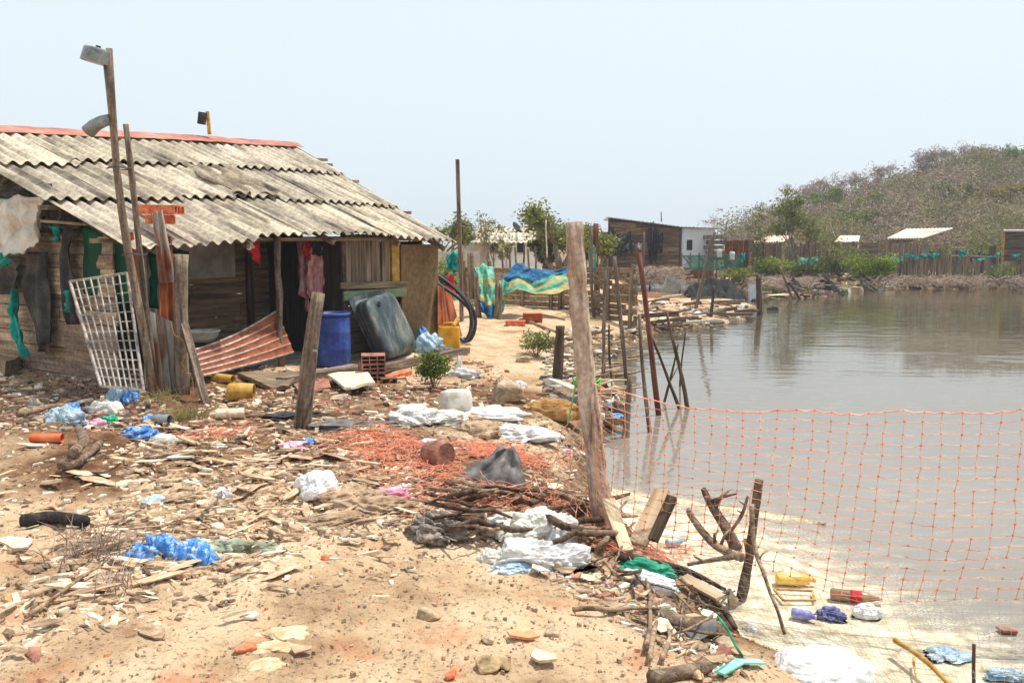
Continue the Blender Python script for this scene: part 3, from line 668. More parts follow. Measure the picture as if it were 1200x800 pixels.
mb = MB(); mb.tube(el, [.055, .06, .065, .072], 12); tag(mb.build('bent_pipe', W['lamp'], base=el[0], smooth=True), 'short grey curved metal pipe jutting from the lamp pole above the roof', 'pipe')
q0 = HG(181, 440, -.22); q1 = P(142, 146, q0.y-.05)
post('wooden_post', q0, q1, .037, .03, W['post'], 'grey post lashed alongside the lamp pole', 'post')
mb = MB()
for yy in (197, 298):
    c = P(140 if yy < 250 else 158, yy, b0.y-.1); mb.tube([c+Vector((math.cos(t)*.12, math.sin(t)*.12, .01*math.sin(3*t))) for t in np.linspace(0, 6.28, 15)[:-1]], .006, 5, close=True)
tag(mb.build('wire_tie', W['hose'], base=b0), 'dark wire wound round the lamp pole and the post beside it', 'wire')
# floodlight bracket on roof
fb = HP(246, 166, VR+.1)+Vector((0, 0, .12)); fl = thing('roof_bracket', 'small dark panel fixed to an ochre stick standing on the roof ridge', 'bracket', fb)
mb = MB(); mb.bar(fb, fb+Vector((-.02, 0, .38)), .05, .05, up=(0,1,0)); mb.build('stick', W['ochre'], fl, base=fb)
mb = MB(); mb.box(fb+Vector((-.1, -.05, .26)), (.13, .05, .2), Matrix.Rotation(.15, 3, 'Y')); mb.build('panel', W['black'], fl, base=fb)
# hollow bricks on the roof
hb = HP(187, 254, .12); ang = RZ-.55
def hollow_brick(name, c, label, rz=0, size=(.38, .2, .19), mat=None, group=None, nx=2, nz=3, ry=0, rings=True):
    mb = MB(); lx, ly, lz = size; t = .014; R = Matrix.Rotation(rz, 3, 'Z') @ Matrix.Rotation(ry, 3, 'Y'); c = Vector(c)
    for i in range(nx+1): mb.box(c+R @ Vector((0, -ly/2+t/2+(ly-t)*i/nx, lz/2)), (lx, t, lz), R)
    for j in range(nz+1):
        for i in range(nx):
            y0 = -ly/2+t+(ly-t)*i/nx; y1 = -ly/2+(ly-t)*(i+1)/nx
            mb.box(c+R @ Vector((0, (y0+y1)/2, t/2+(lz-t)*j/nz)), (lx-.003, y1-y0, t), R)
    return tag(mb.build(name, mat or W['brick'], base=c), label, 'brick', group)
hollow_brick('hollow_brick', hb+Vector((0, -.02, .03)), 'orange hollow brick lying on the roof edge, upper of two', rz=-.12, size=(.5, .24, .1), nx=3, nz=1, ry=.02)
hollow_brick('hollow_brick', hb+Vector((.0, .02, -.08)), 'orange hollow brick under the other on the roof edge', rz=.25, size=(.3, .2, .1), nx=2, nz=1)
# green plastic wall sheet behind the lattice, and beyond the logs
mb = drape([HG(97, 262, -.06), HG(185, 300, .15)], [HG(97, 345, -.06), HG(185, 360, .15)], 24, 12, .02, 3, nrm=-HU_, waves=4); tag(mb.build('plastic_sheet', W['green'], smooth=True), 'dark green plastic sheet hanging under the left end of the roof', 'plastic sheet')
mb = drape([HP(200, 292, -.5), HP(222, 294, -.5)], [HP(200, 372, -.5), HP(220, 374, -.5)], 10, 10, .02, 5, nrm=HV, waves=2); tag(mb.build('plastic_sheet', W['green'], smooth=True), 'narrow green plastic strip hanging at the porch corner beside the grey log', 'plastic sheet')
# white cloth on the gable
mb = drape([HG(-8, 233, -.2), HG(20, 231, -.22), HG(58, 226, -.2)], [HG(-8, 300, -.3), HG(12, 304, -.3), HG(26, 302, -.3), HG(44, 288, -.25), HG(46, 252, -.22)], 34, 20, .05, 2, nrm=-HU_, waves=3, ragged=.1); tag(mb.build('hanging_cloth', W['cloth'], smooth=True), 'dirty white cloth hung over the gable wall at the left edge', 'cloth')
# black shreds
def strip(px, wpx, u, seed, mat, label, name='plastic_shred', cat='plastic sheet', group=None, amp=.035, rag=.35, n=10):
    tops = [HG(px[0][0]-wpx/2, px[0][1], u), HG(px[0][0]+wpx/2, px[0][1], u)]
    mb = MB(); k = len(px); pts = [(HG(x-w_/2, y, u), HG(x+w_/2, y, u)) for (x, y), w_ in zip(px, [wpx*q for q in np.interp(np.linspace(0, 1, k), [0, .5, 1], [.9, 1.15, .6])])]
    def fn(a, b):
        s = b*(k-1); i = min(int(s), k-2); f = s-i
        l = pts[i][0].lerp(pts[i+1][0], f); r = pts[i][1].lerp(pts[i+1][1], f); e = .25*rag*float(vnoise([b*14+seed], [seed])[0])
        p = l.lerp(r, a*(1+e)-e*.5)
        return p-HU_*(amp*(math.sin(a*9+seed+b*4)+2*float(vnoise([a*4+seed], [b*8])[0])))
    mb.grid(fn, n, 5*k, .003)
    return tag(mb.build(name, mat, smooth=True), label, cat, group)
strip([(44, 295), (42, 330), (45, 365), (52, 400), (48, 412)], 22, -.14, 1, W['black'], 'long black plastic shred hanging on the plank gable wall')
strip([(84, 255), (76, 300), (80, 345), (86, 380)], 15, -.12, 4, W['black'], 'black plastic shred hanging just left of the white grille')
strip([(62, 262), (74, 268), (88, 262), (96, 262)], 26, -.16, 7, W['black'], 'bunched black plastic under the gable beam end')
strip([(8, 300), (6, 320), (10, 345)], 30, -.12, 9, W['black'], 'black plastic rag under the white cloth at the left edge')
strip([(16, 216), (14, 224), (8, 233)], 34, -.06, 12, W['black'], 'black plastic tucked high under the roof verge')
strip([(45, 215), (62, 235), (66, 262)], 24, -.1, 15, W['black'], 'black plastic flap beside the white cloth corner')
strip([(15, 338), (16, 370), (22, 395), (28, 418)], 8, -.17, 17, W['teal'], 'teal netting strip trailing down the plank gable wall', 'netting_strip', 'netting')
strip([(4, 296), (6, 312)], 8, -.3, 19, W['teal'], 'teal netting scrap peeping from under the white cloth', 'netting_strip', 'netting')
strip([(65, 265), (67, 282)], 6, -.2, 21, W['teal'], 'teal netting scrap high by the gable beam end', 'netting_strip', 'netting')
strip([(80, 340), (82, 366)], 8, -.13, 23, W['teal'], 'teal netting scrap left of the white grille', 'netting_strip', 'netting')
mb = MB(); mb.bar(HG(50, 259, -.3), HG(104, 263, -.1), .08, .03); tag(mb.build('loose_board', W['plankx']), 'short grey board under the left end of the roof', 'board')
# lattice grille
c0, c1, c2, c3 = HG(82, 330, -.72), HG(149, 320, -.35), HG(168, 457, -.52), HG(118, 452, -.9)
gr = thing('metal_grille', 'white metal window grille leaning against the corner of the shack', 'grille', c3)
def gp(a, b): return c0.lerp(c1, a).lerp(c3.lerp(c2, a), b)
mb = MB()
for q in ((0, 0, 1, 0), (1, 0, 1, 1), (1, 1, 0, 1), (0, 1, 0, 0)): mb.bar(gp(q[0], q[1]), gp(q[2], q[3]), .025, .02, up=(.8, -.5, 0))
mb.build('frame', W['lattice'], gr, base=c3)
mb = MB(); nr = HU_*-1
for k in range(1, 8): mb.bar(gp(k/8, 0)+nr*.012, gp(k/8, 1)+nr*.012, .014, .012, up=(.8, -.5, 0))
for k in range(1, 12): mb.bar(gp(0, k/12)-nr*.012, gp(1, k/12)-nr*.012, .02, .012, up=(0, 0, 1))
mb.build('lattice', W['lattice'], gr, base=c3)
# rusty sheets
def corr_sheet(name, c, nwav, mat, label, amp=.015, cat='metal sheet', group=None, bend=0, thick=.003, kind='x'):
    c = [Vector(x) for x in c]; nrm = (c[1]-c[0]).cross(c[3]-c[0]).normalized(); mb = MB()
    def fn(a, b):
        p = c[0].lerp(c[1], a).lerp(c[3].lerp(c[2], a), b); return p+nrm*(amp*math.sin(a*nwav*6.283)+bend*math.sin(a*3.14)*math.sin(b*3.1))
    mb.grid(fn, nwav*8, 8, thick); return tag(mb.build(name, mat, base=c[3]), label, cat, group)
VQ = .38
corr_sheet('metal_sheet', [HP(178, 250, VQ), HP(190, 246, VQ+.05), HP(206, 330, VQ+.05), HP(186, 332, VQ)], 2, W['galv'], 'bent zinc strip at the top of the rusty sheets beside the porch')
corr_sheet('metal_sheet', [HP(187, 275, VQ), HP(201, 277, VQ), HP(210, 462, VQ), HP(187, 458, VQ)], 2, W['rust'], 'narrow rusty iron sheet standing upright beside the grey log')
corr_sheet('metal_sheet', [HP(170, 362, VQ+.12), HP(204, 378, VQ+.14), HP(209, 464, VQ+.14), HP(187, 462, VQ+.12)], 3, W['galv'], 'rust-edged zinc sheet standing at the foot of the porch corner', amp=.02)
corr_sheet('metal_sheet', [HP(163, 292, .14), HP(190, 292, .14), HP(191, 450, .14), HP(170, 450, .14)], 3, W['conc'], 'grey corrugated sheet closing the porch corner behind the rusty iron')
post('wooden_post', HP(188, 462, .3), HP(152, 272, .22), .045, .04, W['rust'], 'rusty brown pole leaning under the roof corner behind the grille', 'post', square=True)
post('log_post', HP(214, 470, .62), HP(211, 298, .6), .085, .08, W['post'], 'thick grey log standing upright next to the rusty sheets', 'log', bend=.01)
post('leaning_pole', G(242, 474), HP(214, 372, .62), .04, .03, W['post'], 'pale stick leaning against the thick grey log', 'pole', square=True)
mb = MB()
pp = [(200, 378), (204, 392), (216, 400), (219, 412), (213, 425), (219, 437), (224, 438)]
mb.tube([HP(x, y, .78) for x, y in pp], .007, 5); mb.tube([HP(x, y, .79) for x, y in ((222, 437), (226, 446), (227, 465))], .006, 5); tag(mb.build('rope', W['ochre']), 'yellowish rope dangling on the thick grey log', 'rope')
# shutter lying in the porch
s0, s1, s2, s3 = HP(222, 412, .2), HP(325, 364, -.1), HP(344, 412, .1), HP(238, 440, .35)
sh = thing('metal_shutter', 'reddish brown slatted shutter lying bent across the porch', 'shutter', s3)
mb = MB(); nn = (s1-s0).cross(s3-s0).normalized()
def sp(a, b, o=0):
    p = s0.lerp(s1, a).lerp(s3.lerp(s2, a), b); return p+nn*(.05*math.sin(a*3.1)+o)+Vector((0, 0, -.05*math.sin(a*3.14)*(1-b)))
mb.grid(lambda a, b: sp(a, b, -.008+.012*abs(math.sin(b*5*3.14159))), 20, 30, .006); mb.build('slats', W['shutter'], sh, base=s3)
mb = MB()
for k in range(6): mb.tube([sp(a, k/5, .0) for a in np.linspace(0, 1, 9)], .017, 5)
mb.build('trim', W['lattice'], sh, base=s3)
# basin
bc = HP(236, 392, -.4); mb = MB()
mb.lathe([(.02, -.1), (.14, -.09), (.2, -.03), (.225, .04), (.24, .045), (.235, .055), (.21, .045), (.17, -.02), (.12, -.06), (0, -.07)], 28, Matrix.Translation(bc)); tag(mb.build('wash_basin', W['whitep'], base=bc, smooth=True), 'white wash basin on the porch behind the shutter', 'basin')
post('basin_stand', HW(*[*[hp(236, 392, -.4)[0], -.4], .5]), bc-Vector((0, 0, .11)), .07, .06, W['dark'], 'short dark block holding the white basin', 'block')
# clothes
def cloth_at(pts_top, pts_bot, v, mat, label, seed, amp=.03, waves=2, name='hanging_cloth'):
    mb = drape([HP(x, y, v) for x, y in pts_top], [HP(x, y, v) for x, y in pts_bot], 16, 14, amp, seed, nrm=HV, waves=waves); return tag(mb.build(name, mat, smooth=True), label, 'cloth')
cloth_at([(286, 281), (304, 281)], [(292, 296), (306, 312)], -.15, W['redcloth'], 'small red cloth hanging from the porch eave', 4, .03)
cloth_at([(285, 280), (296, 281)], [(288, 292), (298, 292)], -.1, W['cloth'], 'white scrap pinned over the small red cloth', 6, .015)
cloth_at([(346, 282), (362, 280)], [(352, 335), (360, 372)], -.7, W['rosecloth'], 'rose patterned cloth hanging in the porch, left of the two', 7, .04)
cloth_at([(360, 284), (380, 282)], [(362, 352), (379, 345)], -.55, W['rosecloth'], 'rose and white cloth hanging in the porch, right of the two', 9, .04)
cloth_at([(355, 279), (366, 279)], [(356, 300), (364, 306)], -.45, W['redcloth'], 'dark red garment hanging above the rose cloths', 11, .03)
cloth_at([(365, 282), (378, 282)], [(366, 298), (376, 300)], -.3, W['navy'], 'black garment hanging high between the porch posts', 12, .03)
cloth_at([(382, 290), (402, 288)], [(384, 380), (402, 385)], -.9, W['navy'], 'long dark cloth hanging in the dark porch opening', 14, .04)
# blue drum
dc = HP(390, 441, .3); dc.z = .5; r_ = .26; top = P(390, 366, dc.y).z
dr = thing('plastic_drum', 'blue plastic drum standing open in front of the porch', 'drum', dc)
hgt = top-.5
mb = MB(); mb.lathe([(.0, 0), (r_*.93, 0), (r_*.99, .03), (r_*1.0, hgt*.3), (r_*1.015, hgt*.32), (r_*1.0, hgt*.34), (r_*1.0, hgt*.62), (r_*1.015, hgt*.64), (r_*1.0, hgt*.66), (r_*.98, hgt-.08), (r_*.95, hgt-.04), (r_*.9, hgt-.05), (r_*.9, hgt*.3), (0, hgt*.28)], 40, Matrix.Translation(dc)); mb.build('body', W['drum'], dr, base=dc, smooth=True)
mb = MB(); mb.lathe([(r_*.93, hgt-.045), (r_*1.03, hgt-.04), (r_*1.04, hgt-.01), (r_*1.0, hgt), (r_*.93, hgt-.005), (r_*.93, hgt-.045)], 40, Matrix.Translation(dc)); mb.build('rim', W['drum'], dr, base=dc, smooth=True)
# overturned black tank leaning on the wall
t0 = HP(455, 425, .45)
tk = thing('water_tank', 'large dark grey plastic tub tipped on its side against the shack wall', 'tub', t0)
ax = (HP(413, 350, .35)-HP(448, 427, .8)).normalized()         # up the rim
def quad(pxs, v): return [HP(x, y, vv) for (x, y), vv in zip(pxs, v)]
rim = quad([(409, 352), (452, 340), (497, 420), (446, 428)], (.12, -.02, .12, .45))
bot = quad([(424, 352), (461, 338), (489, 396), (456, 424)], (.62, .42, .52, .9))
cR = sum(rim, Vector())/4; cB = sum(bot, Vector())/4
def rrect(q, c, inset, k=8, rad=.28):
    pts = []
    for i in range(4):
        p = q[i]; a = q[i-1]; b = q[(i+1) % 4]
        s = p+(a-p)*rad; e = p+(b-p)*rad
        for j in range(k+1):
            t = j/k; pts.append((s.lerp(p, t)).lerp(p.lerp(e, t), t))
    return [c+(x-c)*inset for x in pts]
loops = [rrect(rim, cR, 1.0, rad=.12), rrect(rim, cR, .97, rad=.14)]
for f, ins in ((.05, .96), (.35, .97), (.7, .98), (.9, .96), (.97, .9), (1.0, .78), (1.0, .3)):
    a = rrect(rim, cR, ins*.93, rad=.2); b = rrect(bot, cB, ins, rad=.26); loops.append([x.lerp(y, f) for x, y in zip(a, b)])
mb = MB(); n = len(loops[0]); vs = [p for l in loops for p in l]; fs = [(i*n+j, i*n+(j+1) % n, (i+1)*n+(j+1) % n, (i+1)*n+j) for i in range(len(loops)-1) for j in range(n)]; fs.append(tuple((len(loops)-1)*n+j for j in range(n)))
mb.add(vs, fs); mb.build('body', W['tank'], tk, base=t0, smooth=True)
mb = MB(); outer = rrect(rim, cR, 1.05, rad=.1); nrm = (rim[1]-rim[0]).cross(rim[3]-rim[0]).normalized(); inner = rrect(rim, cR, .9, rad=.16)
vs = [p+nrm*.012 for p in outer]+[p-nrm*.012 for p in outer]+[p-nrm*.012 for p in inner]+[p+nrm*.012 for p in inner]
fs = [(k*n+j, k*n+(j+1) % n, ((k+1) % 4)*n+(j+1) % n, ((k+1) % 4)*n+j) for k in range(4) for j in range(n)]; mb.add(vs, fs); mb.build('rim', W['tank'], tk, base=t0)
kc = (bot[0].lerp(bot[1], .35)).lerp(cB, .3)+(cB-cR).normalized()*.0
mb = MB(); mb.lathe([(0, .05), (.03, .05), (.032, .0), (.04, -.01)], 12, Matrix.Translation(kc) @ (cB-cR).to_track_quat('Z', 'Y').to_matrix().to_4x4()); mb.build('outlet', W['hose'], tk, base=t0)
# hollow brick stack
gb = G(437, 447); hw = .33
for k, (dx, rz, z) in enumerate(((0, .1, 0), (-.01, .22, .11), (.01, .05, .22))):
    hollow_brick('hollow_brick', gb+Vector((dx, 0, z+.02)), ['bottom', 'middle', 'top'][k]+' brick of the small hollow brick stack beside the drum', rz=rz-1.45, size=(.3, .3, .11), mat=W['brickd'], nx=3, nz=2)
hollow_brick('hollow_brick', gb+Vector((.2, -.08, -.02)), 'lone hollow brick on the ground touching the brick stack', rz=-1.2, size=(.2, .2, .09), mat=W['brickd'], nx=2, nz=1)
post('wooden_beam', G(478, 437), G(452, 444), .07, .07, W['brick'], 'short red brick-coloured beam behind the brick stack', 'beam', square=True)
# boards on the ground
def slab(name, pxs, mat, label, th=.04, up=.05, cat='board', group=None, tilt=None):
    q = [G(x, y)+Vector((0, 0, up+(tilt[i] if tilt else 0))) for i, (x, y) in enumerate(pxs)]; mb = MB()
    mb.grid(lambda a, b: q[0].lerp(q[1], a).lerp(q[3].lerp(q[2], a), b)+Vector((0, 0, .01*math.sin(a*7+b*3))), 8, 6, -th if (q[1]-q[0]).cross(q[3]-q[0]).z < 0 else th)
    return tag(mb.build(name, mat, base=q[3]), label, cat, group)
slab('wooden_board', [(278, 442), (352, 440), (338, 458), (318, 460)], W['plankx'], 'broad grey-brown board lying at the porch edge', .05, .06)
slab('wooden_board', [(384, 448), (428, 441), (440, 458), (404, 464)], W['cream'], 'pale square board lying below the blue drum', .03, .1)
slab('wooden_board', [(344, 455), (384, 448), (388, 458), (352, 466)], W['brickd'], 'reddish flat board lying left of the pale square board', .03, .05)
for k, (a, b, lb) in enumerate((((330, 452), (418, 436), 'long grey plank lying in front of the blue drum'), ((418, 442), (545, 415), 'long plank running past the foot of the dark tub'), ((360, 446), (430, 437), 'thin plank lying close against the drum foot'))):
    post('wooden_plank', G(*a)+Vector((0, 0, .05)), G(*b)+Vector((0, 0, .06)), .09, .09, W['post'], lb, 'plank', square=True)
slab('timber_block', [(-12, 432), (22, 420), (38, 430), (8, 442)], W['plankx'], 'thick square timber block at the left edge of the yard', .22, .2, 'beam')
# yellow bucket pieces
def lying_can(name, px, py, r, ln, yaw, mat, label, cat, hollow=True, up=0, taper=.9):
    c = G(px, py)+Vector((0, 0, r*.9+up)); Mx = Matrix.Translation(c) @ Matrix.Rotation(yaw, 4, 'Z') @ Matrix.Rotation(math.pi/2, 4, 'Y'); mb = MB()
    pr_ = [(0, -ln/2+.01), (r*.9, -ln/2), (r, -ln/2+.02), (r*1.0, 0), (r*taper, ln/2)]
    if hollow: pr_ += [(r*taper*.9, ln/2), (r*.88, -ln/2+.04), (0, -ln/2+.04)]
    else: pr_ += [(0, ln/2+.002)]
    mb.lathe(pr_, 24, Mx); return tag(mb.build(name, mat, base=c, smooth=not True), label, cat)
lying_can('cut_bucket', 283, 469, .1, .27, .1, W['ochre'], 'dirty ochre plastic bucket lying in front of the porch', 'bucket')
lying_can('pipe_elbow', 262, 448, .055, .3, -.4, W['ochre'], 'ochre pipe elbow lying behind the ochre bucket', 'pipe')
# bags and jerrycan right of tank
def bag(name, px, py, sx, sy, sz, mat, label, seed, cat='bag', crinkle=.3, rz=0, up=0, freq=2.2, group=None, flat=.25, mats=None, sub=5):
    c = G(px, py)+Vector((0, 0, up-.01)); mb = blob_mb(c, (sx/2*1.05, sy/2*1.1, sz*.85/(1+flat)), seed, crinkle, sub, flat, freq, rz=rz)
    return tag(mb.build(name, mat, base=c, smooth=False), label, cat, group)
bag('plastic_bag', 503, 411, .42, .36, .34, W['pblue'], 'pale bluish plastic bag slumped between dark tub and yellow can', 3)
bag('plastic_bag', 496, 408, .2, .2, .42, W['blue'], 'bright blue bag top poking out beside the dark tub', 5)
bag('plastic_bag', 516, 414, .4, .3, .16, W['grey'], 'flattened grey plastic bag in front of the pale bluish bag', 6)
jc = G(526, 411); jy = thing('jerrycan', 'yellow jerrycan with its top cut open beside the shack', 'jerrycan', jc)
mb = MB(); q = [Vector((x, y, 0)) for x, y in ((-.17, -.11), (.17, -.11), (.17, .11), (-.17, .11))]; R = Matrix.Rotation(.2, 3, 'Z')
lp = []
for z, s in ((0, .92), (.03, 1), (.18, 1.0), (.2, .98), (.22, 1), (.36, 1), (.39, .96), (.4, .9), (.38, .88), (.05, .86)):
    lp.append([jc+R @ (p*1+Vector((0, 0, z))) for p in rrect(q, Vector(), s, 5, .2)])
n = len(lp[0]); mb.add([p for l in lp for p in l], [(i*n+j, i*n+(j+1) % n, (i+1)*n+(j+1) % n, (i+1)*n+j) for i in range(len(lp)-1) for j in range(n)]+[tuple((len(lp)-1)*n+j for j in range(n))]); mb.build('body', W['yel'], jy, base=jc, smooth=False)
mb = MB(); mb.tube([jc+Vector((-.1, 0, .38)), jc+Vector((-.08, 0, .45)), jc+Vector((.06, .02, .45)), jc+Vector((.09, .02, .38))], .014, 7); mb.build('handle', W['yel'], jy, base=jc, smooth=True)
corr_sheet('rusty_panel', [HP(513, 334, -.05), HP(527, 338, -.3), HP(542, 394, -.1), HP(513, 392, .05)], 1, W['rust'], 'rusty orange panel leaning behind the yellow jerrycan', amp=.0)
# hoses
mb = MB()
for k, (dx, dy) in enumerate(((0, 0), (5, 5), (1, 10))):
    Yb = 14.6+.12*k; pp = [(510+dx, 321+dy), (522+dx, 329+dy), (536+dx, 341+dy*.8), (548+dx*.8, 356+dy*.5), (552+dx, 372), (551+dx, 388), (545+dx, 399), (538+dx, 396)]
    pts = [P(x, y, Yb) for x, y in pp]; fine = []
    for i in range(len(pts)-1):
        p_1 = pts[max(i-1, 0)]; p2 = pts[min(i+2, len(pts)-1)]
        for t in (0, .25, .5, .75):
            a, b = pts[i], pts[i+1]; fine.append(.5*((2*a)+(b-p_1)*t+(2*p_1-5*a+4*b-p2)*t*t+(3*a-p_1-3*b+p2)*t**3))
    fine.append(pts[-1]); mb.tube(fine, .029, 10)
tag(mb.build('hose_coil', W['hose'], smooth=True), 'thick black hoses curving down from the shack corner to the ground', 'hose')
mb = MB(); mb.bar(G(517, 410)+Vector((0,0,.03)), P(537, 372, 14.3), .05, .04); tag(mb.build('yellow_plank', W['ochre']), 'pale yellow stick leaning by the black hoses', 'stick')
# ================================================================ POSTS
GP = G
tp_ = P(677, 260, 5.45); bp_ = G(709, 628); bp_.z -= .1
o = post('fence_post', bp_, tp_, .07, .056, W['bigpost'], 'thick pale wooden post in the foreground carrying the orange net', 'post', seg=26, n=18, bend=.02, wob=.09)
mb = MB(); c = P(688, 450, 5.5)
for k in range(3): mb.tube([c+Vector((math.cos(t)*.085, math.sin(t)*.085, .012*k+.012*math.sin(2*t+k))) for t in np.linspace(0, 6.28, 17)[:-1]], .008, 5, close=True)
mb.tube([c+Vector((-.08, -.05, 0)), c+Vector((-.1, -.07, -.1)), c+Vector((-.13, -.08, -.24))], .006, 5)
tag(mb.build('cord', M('green_cord', [(70,130,60),(100,160,84),(130,180,110)], bump=0)), 'green cord tied round the foreground fence post', 'cord')
def wpost(base, top, r0, r1, mat, label, water_=False, Y=None, name='wooden_post', cat='post', group=None, **k):
    b = Zp(*base, 0) if water_ else G(*base)
    if Y: b = P(*base, Y)
    t = P(*top, (b.y if not isinstance(k.get('dy'), (int, float)) else b.y+k.pop('dy')))
    k.pop('dy', None)
    d = (b-t).normalized(); b = b+d*(.35 if water_ else .1)
    return post(name, b, t, r0, r1, mat, label, cat, group, **k)
wpost((354, 500), (374, 343), .085, .055, W['post'], 'stout weathered post leaning right in front of the blue drum', stub=[(.62, .12, .04), (.1, .1, .03)], bend=.02)
wpost((541, 376), (536, 187), .075, .06, W['post'], 'tall bare pole right of the shack', square=True, bend=0)
wpost((652, 449), (657, 382), .07, .06, W['dark'], 'short dark post left of the foreground fence post')
wpost((772, 486), (746, 297), .038, .033, W['red'], 'tall reddish pole leaning left over the water', True, bend=.015)
wpost((733, 512), (736, 440), .05, .03, W['post'], 'short grey stake near the shore behind the orange net')
wpost((706, 456), (714, 318), .03, .022, W['post'], 'thin crooked grey stick left of the slim straight one', bend=.04)
wpost((735, 462), (721, 300), .032, .028, W['post'], 'slim straight grey pole standing at the shore right of the foreground post', bend=.01)
wpost((762, 506), (751, 368), .026, .02, W['post'], 'thin pale stick in the water beside the reddish pole', True, bend=.02)
wpost((803, 478), (780, 366), .035, .018, W['dark'], 'dark stick leaning left, rightmost of the stick cluster in the water', True, bend=.05)
wpost((796, 480), (758, 390), .028, .014, W['dark'], 'dark curved stick leaning far left in the stick cluster in the water', True, bend=.07)
wpost((776, 472), (790, 402), .022, .012, W['dark'], 'short dark stick leaning right across the stick cluster', True, bend=.06, stub=[(.6, .3, .012)])
wpost((798, 452), (803, 385), .018, .012, W['dark'], 'thin twig behind the stick cluster in the water', True, bend=.05)
wpost((833, 376), (836, 334), .05, .04, W['dark'], 'upright grey stake in the water off the sand spit', True)
wpost((815, 362), (839, 272), .06, .05, W['trunk'], 'leaning pale pole on the sand spit before the green railing', dy=-.3)
wpost((846, 366), (818, 300), .035, .03, W['post'], 'thin stick crossing behind the leaning pale pole', dy=.2) if False else None
wpost((891, 368), (889, 322), .09, .09, W['dark'], 'thick dark post beside the white corrugated panel at the water', True)
wpost((928, 350), (914, 312), .05, .04, W['post'], 'pale stick leaning left beside the dark net heap', True)
wpost((937, 350), (925, 330), .07, .05, W['dark'], 'short dark stump in the water by the dark net heap', True)
wpost((718, 450), (713, 380), .02, .015, W['dark'], 'thin dark twig at the shore between two grey poles', bend=.05)
wpost((868, 702), (892, 562), .03, .024, W['drift'], 'gnarled stick holding up the foot of the orange net', cat='stick', name='net_stake', dy=-.1, bend=.02, wob=.15, stub=[(.55, .12, .02), (.8, .07, .015)])
def limb(pts, r, taper):
    fine = []; sd_ = random.uniform(0, 99)
    for i in range(len(pts)-1):
        p0 = pts[max(i-1, 0)]; a, b = pts[i], pts[i+1]; p3 = pts[min(i+2, len(pts)-1)]
        for t in (0, .17, .33, .5, .67, .83): fine.append(.5*((2*a)+(b-p0)*t+(2*p0-5*a+4*b-p3)*t*t+(3*a-p0-3*b+p3)*t**3))
    fine.append(pts[-1]); k = len(fine); L_ = sum((fine[i+1]-fine[i]).length for i in range(k-1)); out = []; rr = []
    for i, p in enumerate(fine):
        s = i/(k-1)*L_/max(r, .01)*.11; out.append(p+Vector((float(vnoise([s+sd_], [1.])[0]), float(vnoise([s+sd_], [5.])[0]), float(vnoise([s+sd_], [9.])[0])))*r*.9); rr.append(r*(1-(1-taper)*i/(k-1))*(1+.35*float(vnoise([s*1.5+sd_], [13.])[0])))
    return out, rr
# three jointed twigs & driftwood near the net
def stick(pxs, r, mat, label, up=.03, name='stick', cat='stick', group=None, ys=None, n=7, taper=.5):
    pts = []
    for i, q in enumerate(pxs):
        x, y = q[:2]; h = q[2] if len(q) > 2 else up
        g = G(x, y, h) if True else 0; pts.append(g)
    mb = MB(); fine, rr = limb(pts, r, taper); mb.tube(fine, rr, max(n, 8), wob=.05)
    return tag(mb.build(name, mat, base=fine[0], smooth=True), label, cat, group)
Pq = lambda l: [P(*a) for a in l]
def stick3(l, r, mat, label, name='stick', taper=.5, cat='stick', group=None):
    mb = MB(); fine, rr = limb(Pq(l), r, taper); mb.tube(fine, rr, 9, wob=.06)
    for s_ in range(2):
        i = random.randrange(3, len(fine)-3); d = Vector((random.uniform(-1, 1), random.uniform(-.4, .4), random.uniform(.2, 1))).normalized(); mb.tube([fine[i], fine[i]+d*r*3, fine[i]+d*r*4.5+Vector((r, 0, 0))], [r*.45, r*.3, r*.12], 6)
    return tag(mb.build(name, mat, base=fine[0], smooth=True), label, cat, group)
stick3([(881, 590, 4.6), (884, 640, 4.5), (895, 670, 4.4), (907, 705, 4.3), (920, 742, 4.25)], .014, W['bark'], 'thin bent stick leaning against the gnarled net stake', taper=.6)
stick3([(862, 645, 4.8), (848, 618, 4.95), (830, 590, 5.05), (822, 574, 5.1)], .034, W['drift'], 'rough driftwood branch slanting left of the net stake', 'driftwood')
stick3([(868, 655, 4.7), (838, 638, 4.85), (812, 606, 5.0), (808, 596, 5.0)], .028, W['bark'], 'dark driftwood limb below the slanting driftwood branch', 'driftwood')
stick3([(850, 630, 4.9), (868, 606, 4.8), (876, 582, 4.75)], .013, W['bark'], 'short forked twig against the gnarled net stake')
stick3([(858, 652, 4.7), (836, 655, 4.8), (806, 662, 4.9)], .02, W['bark'], 'low driftwood twig lying at the net foot', 'driftwood')
stick([(720, 650), (745, 655), (800, 668), (850, 690)], .03, W['dark'], 'long dark branch lying along the waterline under the net', up=.04, name='driftwood')
stick([(795, 668), (830, 700), (862, 735)], .028, W['dark'], 'dark driftwood log sloping down the bank below the net', name='driftwood')
stick([(772, 722), (806, 730), (846, 742)], .042, W['drift'], 'thick pale driftwood log lying on the bank', name='driftwood', taper=.8, n=10)
stick([(672, 714), (720, 713), (772, 714)], .014, W['bark'], 'long thin stick lying flat on the sand above the driftwood log')
stick([(757, 760), (763, 720), (760, 690), (755, 668)], .014, W['bark'], 'thin forked twig rising from the driftwood log')
stick([(765, 793), (800, 786), (830, 780)], .032, W['drift'], 'pale broken branch end at the bottom of the bank', name='driftwood', taper=.7)
stick([(762, 770), (766, 740), (772, 722)], .014, W['bark'], 'pale branch stub pointing up beside the driftwood log')
stick([(775, 770), (784, 745), (778, 725)], .012, W['bark'], 'crooked pale twig beside the driftwood log')
